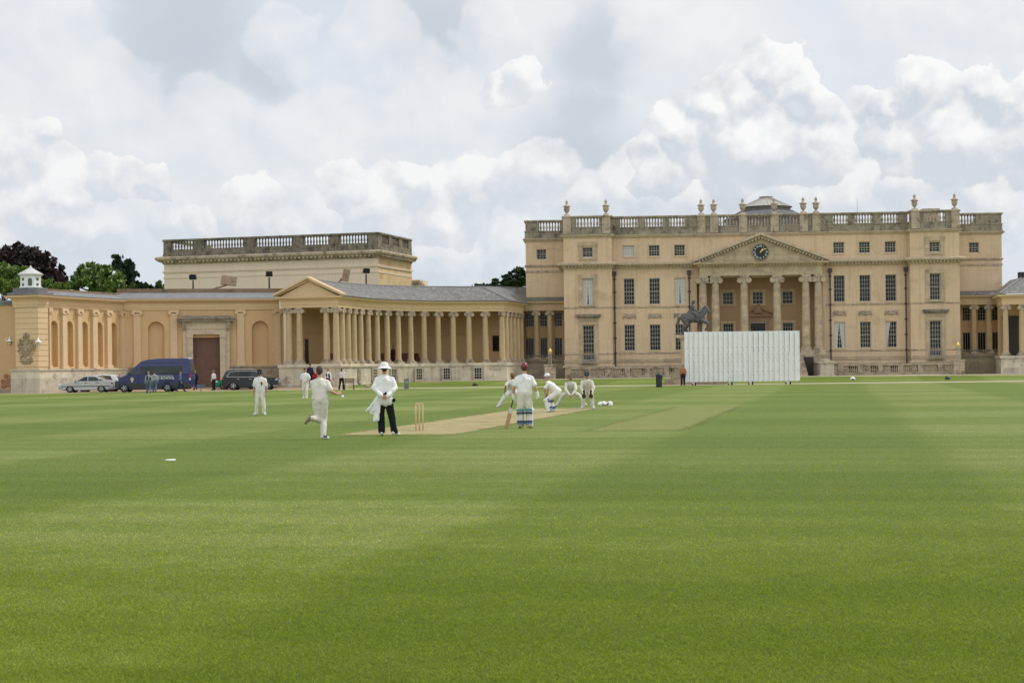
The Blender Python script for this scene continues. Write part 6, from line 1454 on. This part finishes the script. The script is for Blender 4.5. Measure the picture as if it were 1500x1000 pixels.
for k in range(3): m.box(-0.4, 0.4, 0.25, 0.285, 0.55+0.14*k, 0.65+0.14*k)
m.build('backrest', M['door'], t)
for x in (-0.37, 0.37): m = MB(); m.box(x-0.03, x+0.03, -0.2, -0.14, -0.05, 0.42); m.box(x-0.03, x+0.03, 0.21, 0.249, -0.05, 0.95); m.build('leg', M['door'], t)
# leather chairs in the colonnade
LEA = flat('oxblood_leather', (0.10,0.022,0.014), 0.45, var=0.2)
proto = None
for i, (px, off, rz, lab) in enumerate(((488, 1.6, 30, 'dark red leather chair behind the first colonnade column'), (558.5, 1.5, 10, 'dark red leather armchair left of the man in the colonnade'), (571.5, 1.9, -10, 'dark red leather armchair touching the man in the colonnade'), (592, 1.5, 5, 'dark red leather armchair right of the man in the colonnade'), (606, 1.9, -20, 'rightmost of the dark red leather armchairs in the colonnade'))):
    c, n = col_mid(px, off)
    if proto is None:
        t = proto = thing('armchair', lab, 'armchair', (0,0,0))
        m = MB(); m.box(-0.42, 0.42, -0.38, 0.40, 0.22, 0.48); m.build('seat', LEA, t); m = MB(); m.box(-0.45, 0.45, 0.36, 0.55, 0.2, 1.05); m.build('backrest', LEA, t)
        for s in (-1, 1):
            m = MB(); m.box(s*0.42, s*0.58, -0.38, 0.5, 0.2, 0.68); m.build('arm', LEA, t)
            for y in (-0.33, 0.48): m = MB(); m.box(s*0.5-0.03, s*0.5+0.03, y-0.03, y+0.03, 0, 0.2); m.build('leg', M['darkdoor'], t)
        for ch in t.children:
            md = ch.modifiers.new('edge', 'BEVEL'); md.width = 0.05; md.segments = 2
    else: t = dup(proto)
    t['label'] = lab; t['group'] = 'leather armchairs in the colonnade'; t.location = (c.x, c.y, 2.19); t.rotation_euler = (0, 0, R(rz))
# lantern standards at the ends of the mansion forecourt
for px, pt, pb, lab in ((806, 511, 548, 'slim white lamp standard with gilt finial on stone pier, left of mansion'), (1403.5, 502, 545, 'slim white lamp standard with gilt finial on stone pier, right of mansion')):
    d = 166.5 if px < 1000 else 164.5; b = at(px, pb, d); b.z = gz(b.x, d); zt_ = at(px, pt, d).z-b.z
    t = thing('lamp_standard', lab, 'lamp', b, HA, 'gilt topped lamp standards')
    m = MB(); m.box(-0.55, 0.55, -0.5, 0.5, -0.1, 1.35); m.box(-0.62, 0.62, -0.57, 0.57, 1.35, 1.5); m.build('pier', M['lime'], t)
    m = MB()
    for sx in (-1, 1):
        for sy in (-1, 1): m.tube((sx*0.13, sy*0.13, 1.5), (sx*0.11, sy*0.11, zt_-0.5), 0.025, 0.022, 6)
    k = 1.7
    while k < zt_-0.5:
        m.box(-0.14, 0.14, -0.14, 0.14, k, k+0.03); k += 0.3
    m.box(-0.2, 0.2, -0.2, 0.2, zt_-0.5, zt_-0.45); m.build('shaft', flat('lamp_white_iron', (0.42,0.40,0.34), 0.5), t)
    m = MB(); m.lathe([(0.10,zt_-0.45),(0.2,zt_-0.3),(0.22,zt_-0.18),(0.1,zt_-0.06),(0.03,zt_+0.08)], 12); m.build('finial', M['gold'], t, True)
# wall lamps on the corner pier
for px, py, d, lab in ((14, 499, 140.5, 'white wall lamp left of the carved crest'), (57.3, 500, 139.0, 'white wall lamp right of the carved crest')):
    p = at(px, py, d); p.y -= 0.25 if px > 30 else 0.0
    t = thing('wall_lamp', lab, 'lamp', p-V((0,0,0.35)), R(160 if px < 30 else 20), 'white wall lamps on the corner pier')
    m = MB(); m.lathe([(0.30,0.30),(0.29,0.33),(0.10,0.45),(0.06,0.6),(0.02,0.72)], 16); m.build('shade', M['white'], t, True, sharp=60)
    m = MB(); m.lathe([(0.05,-0.02),(0.11,0.06),(0.12,0.18),(0.08,0.298)], 12); m.build('bulb', flat('lamp_globe', (0.55,0.5,0.35), 0.2), t, True)
    m = MB(); m.poly([(0,0,0.6), (0.0,0.35,0.62), (0.0,0.6,0.35)], 0.02, 6); m.build('bracket', M['white'], t)
finish_blobs()
# ================================================================== GROUND
SN, CN = math.sin(PH), math.cos(PH)
def grid_sheet(name, xs, ys, dz, mat, mask=None, kind='structure'):
    m = MB(); n = len(xs)
    vs = [(x, y, gz(x, y)+dz) for y in ys for x in xs]; fs = []
    for j in range(len(ys)-1):
        for i in range(n-1): fs.append((j*n+i, j*n+i+1, (j+1)*n+i+1, (j+1)*n+i))
    m.add(vs, fs); o = m.build(name, mat); tag(o, kind=kind); return o
def strip_sheet(name, pts, dz, mat):       # pts: (x, ynear, yfar)
    m = MB(); vs = []; fs = []; J = 8
    for x, a, b in pts:
        for j in range(J+1): y = a+(b-a)*j/J; vs.append((x, y, gz(x, y)+dz))
    for i in range(len(pts)-1):
        for j in range(J): k = i*(J+1)+j; fs.append((k, k+J+1, k+J+2, k+1))
    m.add(vs, fs); o = m.build(name, mat); tag(o, kind='structure'); return o
# --- mown lawn
def lawn_material(name, blade=False):
    m_, nt, b = nodes(name)
    P = N(nt, 'ShaderNodeNewGeometry').outputs['Position']; sx = N(nt, 'ShaderNodeSeparateXYZ'); nt.links.new(P, sx.inputs[0])
    x_, y_ = sx.outputs[0], sx.outputs[1]
    w1 = math_(nt, 'MULTIPLY', math_(nt, 'SUBTRACT', tnoise(nt, P, 0.12, 2), 0.5), 1.3); w2 = math_(nt, 'MULTIPLY', math_(nt, 'SUBTRACT', tnoise(nt, P, 2.5, 4), 0.5), 0.5)
    wob = math_(nt, 'ADD', w1, w2)
    s_ = math_(nt, 'ADD', math_(nt, 'SUBTRACT', math_(nt, 'MULTIPLY', x_, CN), math_(nt, 'MULTIPLY', y_, SN)), wob)
    t_ = math_(nt, 'ADD', math_(nt, 'ADD', math_(nt, 'MULTIPLY', x_, SN), math_(nt, 'MULTIPLY', y_, CN)), wob)
    def band(v, off, half, soft):      # soft square wave, 1 = light
        w = math_(nt, 'SINE', math_(nt, 'MULTIPLY', math_(nt, 'SUBTRACT', v, off), math.pi/half))
        mr = N(nt, 'ShaderNodeMapRange', interpolation_type='SMOOTHSTEP'); nt.links.new(w, mr.inputs[0]); mr.inputs[1].default_value = -soft; mr.inputs[2].default_value = soft; return mr.outputs[0]
    b1 = band(s_, 1.8, 5.65, 0.25); b2 = band(t_, 26.0, 6.2, 0.4); b3 = band(t_, 0.0, 1.05, 0.6)
    mixb = math_(nt, 'ADD', math_(nt, 'ADD', math_(nt, 'MULTIPLY', b1, 0.42), math_(nt, 'MULTIPLY', b2, 0.3)), math_(nt, 'MULTIPLY', b3, 0.16))
    big = tnoise(nt, P, 0.10, 5, 0.6); med = tnoise(nt, pos(nt, (1, 0.8, 1)), 2.6, 7, 0.72)
    mixb = math_(nt, 'ADD', mixb, math_(nt, 'MULTIPLY', math_(nt, 'SUBTRACT', big, 0.5), 0.9))
    mixb = math_(nt, 'ADD', mixb, math_(nt, 'MULTIPLY', math_(nt, 'SUBTRACT', med, 0.5), 1.1))
    col = ramp(nt, mixb, [(0.0, (0.106,0.156,0.017)), (0.5, (0.138,0.191,0.028)), (1.0, (0.208,0.245,0.068))])
    fine = tnoise(nt, pos(nt, (1.5, 0.7, 1)), 34.0, 6, 0.8)
    if blade:
        g = N(nt, 'ShaderNodeNewGeometry'); col = mixc(nt, 1.0, col, ramp(nt, g.outputs['Random Per Island'], [(0.0, (1.3,1.26,1.1)), (0.5, (1.9,1.82,1.75)), (0.9, (2.35,2.1,2.2)), (1.0, (3.0,2.5,3.6))]), 'MULTIPLY')
    else:
        col = mixc(nt, 1.0, col, ramp(nt, fine, [(0.28, (0.55,0.58,0.5)), (0.5, (1,1,1)), (0.75, (1.4,1.36,1.4))]), 'MULTIPLY')
    dry = ramp(nt, tnoise(nt, pos(nt, off=(30, 9, 0)), 0.5, 8, 0.7), [(0.56, (0,0,0)), (0.8, (1,1,1))])
    col = mixc(nt, math_(nt, 'MULTIPLY', dry, 0.35), col, (0.20,0.19,0.06))
    nt.links.new(col, b.inputs['Base Color']); b.inputs['Roughness'].default_value = 0.7; b.inputs['Specular IOR Level'].default_value = 0.15
    if blade:      # thin leaves let light through
        tl = N(nt, 'ShaderNodeBsdfTranslucent'); nt.links.new(mixc(nt, 1.0, col, (1.25,1.2,0.9), 'MULTIPLY'), tl.inputs[0]); ms = N(nt, 'ShaderNodeMixShader'); ms.inputs[0].default_value = 0.45
        nt.links.new(b.outputs[0], ms.inputs[1]); nt.links.new(tl.outputs[0], ms.inputs[2]); nt.links.new(ms.outputs[0], nt.nodes['Material Output'].inputs[0])
    if not blade:
        bp = N(nt, 'ShaderNodeBump'); bp.inputs['Strength'].default_value = 0.8; bp.inputs['Distance'].default_value = 0.04
        nt.links.new(fine, bp.inputs['Height']); nt.links.new(bp.outputs[0], b.inputs['Normal'])
    return m_
M['lawn'] = lawn_material('mown_lawn'); M['blade'] = lawn_material('grass_blade', True)
def grass_blades(n=520000):
    import numpy as np
    g = np.random.default_rng(4); d = 7.7*np.exp(np.abs(g.normal(0, 0.62, n))); d = d[d < 60]; n = len(d); x = (g.random(n)*2-1)*(0.36*d+0.6)
    hgt = g.uniform(0.006, 0.020, n); wdt = g.uniform(0.0022, 0.0045, n)*(0.6+d/14); a = g.uniform(0, 6.2832, n); la = g.uniform(0, 6.2832, n); ll = hgt*g.uniform(0.8, 2.6, n)
    v = np.zeros((n, 3, 3), np.float32)
    for k, sg in ((0, -1), (1, 1)): v[:, k, 0] = x+sg*wdt*np.cos(a); v[:, k, 1] = d+sg*wdt*np.sin(a); v[:, k, 2] = -0.003
    v[:, 2, 0] = x+ll*np.cos(la); v[:, 2, 1] = d+ll*np.sin(la); v[:, 2, 2] = hgt
    me = bpy.data.meshes.new('grass'); me.vertices.add(n*3); me.loops.add(n*3); me.polygons.add(n)
    me.vertices.foreach_set('co', v.ravel()); me.loops.foreach_set('vertex_index', np.arange(n*3, dtype=np.int32)); me.polygons.foreach_set('loop_start', np.arange(0, n*3, 3, dtype=np.int32))
    me.update(calc_edges=True); me.materials.append(M['blade']); o = put('grass', me); tag(o, 'short mown grass blades of the foreground lawn', 'grass', kind='stuff')
grass_blades()
ys = [-40, 0, 20, 60, 100, 135]+[140+2*k for k in range(16)]+[200, 300, 700, 3000]
grid_sheet('lawn', [-3000, -300, -60, -20, 0, 20, 60, 300, 3000], ys, 0.0, M['lawn'])
# --- gravel
gm = stone('gravel', (0.40,0.33,0.24), (0.52,0.44,0.33), (0.30,0.22,0.15), 0.4, 2.5, 0.0, stain_lo=0.52, stain_sc=0.6, bump=0.5)
gl = stone('forecourt_gravel', (0.32,0.22,0.14), (0.40,0.28,0.18), (0.22,0.15,0.10), 0.4, 2.5, 0.0, stain_lo=0.52, stain_sc=0.6, bump=0.5)
strip_sheet('gravel_drive', [(-90,134,137.2),(-50,134.5,137.6),(-41,134.8,138),(-30,136.6,139.5),(-20,138.2,141.5),(-12,138.4,143),(-2,137.4,142.2),(10,137.0,142.2),(22,136.4,142.4),(34,135.2,142.0),(44,133.5,141.0),(54,131.5,140.0),(90,127,136)], 0.005, gm)
strip_sheet('gravel_forecourt', [(-90,137.2,152),(-50,137.6,152),(-41,138,153),(-30,139.5,154),(-21,141.3,153.5),(-17,142.6,149.5),(-14.5,143,148)], 0.005, gl)
strip_sheet('gravel_path', [(-9,161,165),(-1,162.5,167.5),(3,163.5,169.5),(14,163.8,169),(26,163,168),(40,161.5,167),(50,160,166),(62,158.5,166)], 0.005, gm)
# --- pitches
def pitch(name, s0, s1, t0, t1, mat, dz):
    f = lambda s, t: (st1.x+s*CN+t*SN, st1.y-s*SN+t*CN, dz)
    m = MB(); m.add([f(s0, t0), f(s1, t0), f(s1, t1), f(s0, t1)], [(0,1,2,3)]); o = m.build(name, mat); tag(o, kind='structure')
def worn_edges(mat, s0, s1, t0, t1, soft):      # turf grows in from the edges: ragged, thinning rim
    nt = mat.node_tree; P = N(nt, 'ShaderNodeNewGeometry').outputs['Position']; sx = N(nt, 'ShaderNodeSeparateXYZ'); nt.links.new(P, sx.inputs[0])
    X0 = math_(nt, 'SUBTRACT', sx.outputs[0], st1.x); Y0 = math_(nt, 'SUBTRACT', sx.outputs[1], st1.y)
    s_ = math_(nt, 'SUBTRACT', math_(nt, 'MULTIPLY', X0, CN), math_(nt, 'MULTIPLY', Y0, SN)); t_ = math_(nt, 'ADD', math_(nt, 'MULTIPLY', X0, SN), math_(nt, 'MULTIPLY', Y0, CN))
    ds = math_(nt, 'SUBTRACT', (s1-s0)/2, math_(nt, 'ABSOLUTE', math_(nt, 'SUBTRACT', s_, (s0+s1)/2))); dt = math_(nt, 'SUBTRACT', (t1-t0)/2, math_(nt, 'ABSOLUTE', math_(nt, 'SUBTRACT', t_, (t0+t1)/2)))
    d = math_(nt, 'MINIMUM', ds, math_(nt, 'MULTIPLY', dt, 0.6))
    d = math_(nt, 'ADD', d, math_(nt, 'MULTIPLY', math_(nt, 'SUBTRACT', tnoise(nt, P, 2.2, 7, 0.75), 0.5), soft*1.5))
    mr = N(nt, 'ShaderNodeMapRange', interpolation_type='SMOOTHSTEP'); nt.links.new(d, mr.inputs[0]); mr.inputs[1].default_value = soft*0.6; mr.inputs[2].default_value = soft*1.25; mr.inputs[4].default_value = 0.9
    tr = N(nt, 'ShaderNodeBsdfTransparent'); mx = N(nt, 'ShaderNodeMixShader'); nt.links.new(mr.outputs[0], mx.inputs[0]); nt.links.new(tr.outputs[0], mx.inputs[1]); nt.links.new(nt.nodes['Principled BSDF'].outputs[0], mx.inputs[2]); nt.links.new(mx.outputs[0], nt.nodes['Material Output'].inputs[0])
pm_ = stone('straw_pitch', (0.33,0.275,0.13), (0.43,0.35,0.185), (0.20,0.205,0.06), 0.65, 1.2, 0.0, stain_lo=0.48, stain_sc=0.8)
pg_ = stone('pale_mown_pitch', (0.185,0.205,0.052), (0.22,0.236,0.066), (0.15,0.185,0.04), 0.6, 1.2, 0.0, stain_lo=0.48, stain_sc=0.8)
for nm, q, mt, sf in (('cricket_pitch', (-1.95, 1.95, -3.0, 23.2), pm_, 0.45), ('mown_strip', (3.9, 7.7, -1.5, 24.5), pg_, 0.7)):
    worn_edges(mt, *q, sf); pitch(nm, *q, mt, 0.005)
pw_ = flat('crease_paint', (0.6,0.6,0.55), 0.8)
def crease(name, s0, s1, t0, t1): pitch(name, s0, s1, t0, t1, pw_, 0.009)
for o_ in (1.22, 20.12-1.22): crease('crease_marking', -1.3, 1.3, o_-0.025, o_+0.025)
# ================================================================== CAMERA, SUN, SKY
cam = bpy.data.cameras.new('camera'); co = bpy.data.objects.new('camera', cam); COL.objects.link(co)
co.location = (0, 0, H); co.rotation_euler = (R(90), math.atan(T), 0)
cam.sensor_width = 36; cam.lens = 36*F/1500; cam.shift_y = (CY-500)/1500; cam.clip_end = 6000; cam.clip_start = 0.1
SC.camera = co
sel, saz = R(52), R(68)         # sun to the right, slightly beyond the house
sv = V((math.cos(sel)*math.sin(saz), math.cos(sel)*math.cos(saz), math.sin(sel)))
sun = bpy.data.lights.new('sun', 'SUN'); so = bpy.data.objects.new('sun', sun); COL.objects.link(so)
sun.energy = 2.2; sun.angle = R(8); sun.color = (1.0, 0.95, 0.87); so.rotation_euler = sv.to_track_quat('Z', 'Y').to_euler()
wd = bpy.data.worlds.new('World'); SC.world = wd; wd.use_nodes = True; nt = wd.node_tree
bg = nt.nodes['Background']; bg.inputs[1].default_value = 0.12
sky = N(nt, 'ShaderNodeTexSky', sky_type='NISHITA'); sky.sun_disc = False; sky.sun_elevation = sel; sky.sun_rotation = saz; sky.air_density = 1.2; sky.dust_density = 2.0
K = 1/0.12
D = N(nt, 'ShaderNodeTexCoord').outputs['Generated']
sp3 = N(nt, 'ShaderNodeSeparateXYZ'); nt.links.new(D, sp3.inputs[0])
az = math_(nt, 'ARCTAN2', sp3.outputs[0], sp3.outputs[1]); elv = math_(nt, 'ARCSINE', sp3.outputs[2])
cb = N(nt, 'ShaderNodeCombineXYZ'); nt.links.new(math_(nt, 'MULTIPLY', az, 10.0), cb.inputs[0]); nt.links.new(math_(nt, 'MULTIPLY', elv, 10.0), cb.inputs[1]); A = cb.outputs[0]
def vadd(v, w, op='ADD'):
    n = N(nt, 'ShaderNodeVectorMath', operation=op)
    for i, q in enumerate((v, w)):
        if hasattr(q, 'links'): nt.links.new(q, n.inputs[i])
        else: n.inputs[i].default_value = q
    return n.outputs[0]
def vnoise(scale, detail, off=(0,0,0), sc=(1,1,1), rough=0.55):
    mp = N(nt, 'ShaderNodeMapping'); nt.links.new(A, mp.inputs[0]); mp.inputs['Location'].default_value = off; mp.inputs['Scale'].default_value = sc
    n = N(nt, 'ShaderNodeTexNoise'); n.inputs['Scale'].default_value = scale; n.inputs['Detail'].default_value = detail; n.inputs['Roughness'].default_value = rough
    nt.links.new(mp.outputs[0], n.inputs['Vector']); return n
wn = vnoise(2.4, 7, (4, 2, 0), rough=0.54)
wsc = N(nt, 'ShaderNodeVectorMath', operation='SCALE'); nt.links.new(vadd(wn.outputs[1], (0.5,0.5,0.5), 'SUBTRACT'), wsc.inputs[0]); wsc.inputs['Scale'].default_value = 0.5
WA = vadd(A, wsc.outputs[0])
def pxa(px, py): u, v = uv(px, py); return (10*math.atan(u/F), 10*math.atan(-v/F), 0)
def field(lst, vec):       # soft union of round puffs given where they stand in the sky
    out = None
    for px, py, r in lst:
        d = vadd(vec, pxa(px, py), 'SUBTRACT'); l = N(nt, 'ShaderNodeVectorMath', operation='LENGTH'); nt.links.new(d, l.inputs[0])
        q = math_(nt, 'MULTIPLY_ADD', l.outputs['Value'], -F/10/r, 1.0)
        out = q if out is None else math_(nt, 'SMOOTH_MAX', out, q, 0.12)
    return out
def mrange(v, a, b_, lo=0.0, hi=1.0, sm=True):
    mr = N(nt, 'ShaderNodeMapRange', interpolation_type='SMOOTHSTEP' if sm else 'LINEAR'); nt.links.new(v, mr.inputs[0])
    for i, q in enumerate((a, b_, lo, hi)): mr.inputs[i+1].default_value = q
    return mr.outputs[0]
c3 = lambda r, g, b_: (r*K, g*K, b_*K)
# thin bright overcast sheet with soft grey patches over the blue
n1 = vnoise(0.55, 6, (1, 7, 0), (0.8, 1.5, 1)).outputs[0]
veil = ramp(nt, n1, [(0.30, c3(0.60,0.655,0.725)), (0.46, c3(0.71,0.745,0.79)), (0.58, c3(0.78,0.795,0.82)), (0.75, c3(0.81,0.815,0.825))])
base = mixc(nt, 0.93, sky.outputs[0], veil)
greys = field([(270,70,150),(380,110,70),(870,70,95),(860,160,80),(640,30,100),(840,215,110)], WA)
base = mixc(nt, mrange(greys, -0.05, 0.75, 0, 0.75), base, c3(0.50,0.55,0.615))
# low bluish gap near the horizon
low = mrange(elv, R(1.0), R(7.5)); base = mixc(nt, math_(nt, 'MULTIPLY', math_(nt, 'SUBTRACT', 1.0, low), 0.6), base, c3(0.54,0.61,0.69))
def cumulus(lst, top, bot, amt=1.0, ed=0.16):       # heaped cloud: bright sunlit crown, grey base, billow relief
    f0 = field(lst, WA); edge = mrange(f0, 0.0, ed)
    bil = vnoise(3.4, 5, (9, 3, 0), rough=0.52).outputs[0]; bil2 = vnoise(3.4, 5, (9-0.05, 3-0.10, 0), rough=0.52).outputs[0]
    rel = math_(nt, 'MULTIPLY', math_(nt, 'SUBTRACT', bil, bil2), 1.9)
    up = field([(x-r*0.10, y+r*0.33, r) for x, y, r in lst], WA)      # the same heaps a little lower: the difference is how much a spot faces up
    lit = math_(nt, 'ADD', math_(nt, 'MULTIPLY_ADD', math_(nt, 'SUBTRACT', up, f0), -1.25, 0.50), rel)
    col = ramp(nt, lit, [(0.0, bot), (0.5, tuple((a+b_)/2 for a, b_ in zip(bot, top))), (1.0, top)])
    fade = mrange(lit, -0.25, 0.40, 0.35, 1.0)
    return math_(nt, 'MULTIPLY', math_(nt, 'MULTIPLY', edge, fade), amt), col
tp_, bt_ = c3(0.885,0.885,0.88), c3(0.50,0.555,0.625)
for lst, top, bot, amt in (
    ([(140,170,110),(300,215,90),(470,215,110),(620,170,120),(420,60,60),(560,60,70),(60,60,90),(720,40,60),(1000,60,110),(1330,40,120),(1490,60,60)], c3(0.82,0.828,0.84), c3(0.64,0.68,0.735), 0.5),
    ([(650,390,70),(760,380,60),(980,300,70),(1050,285,55),(430,330,70),(250,345,50),(130,350,60),(30,350,60),(1430,300,90),(1300,290,60),(900,330,60),(1490,330,50)], c3(0.78,0.80,0.825), c3(0.55,0.61,0.68), 0.85),
    ([(20,240,66),(60,215,30),(95,285,60),(175,262,42),(60,320,80),(215,280,40),(510,272,46),(600,268,42),(690,275,66),(770,262,60),(370,310,55),(300,335,36),(560,300,60),(640,300,60)], c3(0.86,0.86,0.86), c3(0.56,0.61,0.675), 0.91),
    ([(760,112,38),(730,128,26),(785,122,24)], tp_, c3(0.62,0.66,0.71), 0.9),
    ([(860,300,60),(920,270,60),(1000,285,60),(1080,270,60),(1170,280,70),(1260,290,60),(1340,280,60),(1420,300,70),(800,250,60)], c3(0.83,0.835,0.84), c3(0.55,0.605,0.67), 0.85),
    ([(1125,108,44),(1075,140,50),(1165,140,50),(1030,160,45),(1205,165,40),(990,205,60),(1100,200,100),(1200,215,70),(960,240,50),(1265,160,30)], tp_, bt_, 0.97),
    ([(1335,130,40),(1375,150,45),(1430,150,42),(1290,160,30),(1480,165,46),(1400,210,90),(1310,210,60),(1520,220,80)], tp_, bt_, 0.97)):
    mk, cc_ = cumulus(lst, top, bot, amt, 0.08 if amt > 0.89 else 0.2); base = mixc(nt, mk, base, cc_)
front = mrange(sp3.outputs[1], 0.35, -0.7, 1.0, 1.45)      # unseen sky behind the camera, boosted to brighten the walls facing it
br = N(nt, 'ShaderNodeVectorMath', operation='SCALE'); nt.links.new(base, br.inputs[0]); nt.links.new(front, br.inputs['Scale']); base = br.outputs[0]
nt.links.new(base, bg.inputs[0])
SC.view_settings.view_transform = 'Standard'; SC.view_settings.look = 'None'; SC.view_settings.exposure = 0.12; SC.view_settings.gamma = 1; SC.view_settings.use_curve_mapping = False
SC.cycles.max_bounces = 6; SC.cycles.diffuse_bounces = 3; SC.cycles.glossy_bounces = 2; SC.cycles.transmission_bounces = 2; SC.cycles.sample_clamp_indirect = 4
SC.cycles.use_denoising = True; SC.cycles.denoiser = 'OPENIMAGEDENOISE'; SC.cycles.denoising_input_passes = 'RGB_ALBEDO_NORMAL'; SC.cycles.denoising_prefilter = 'ACCURATE'
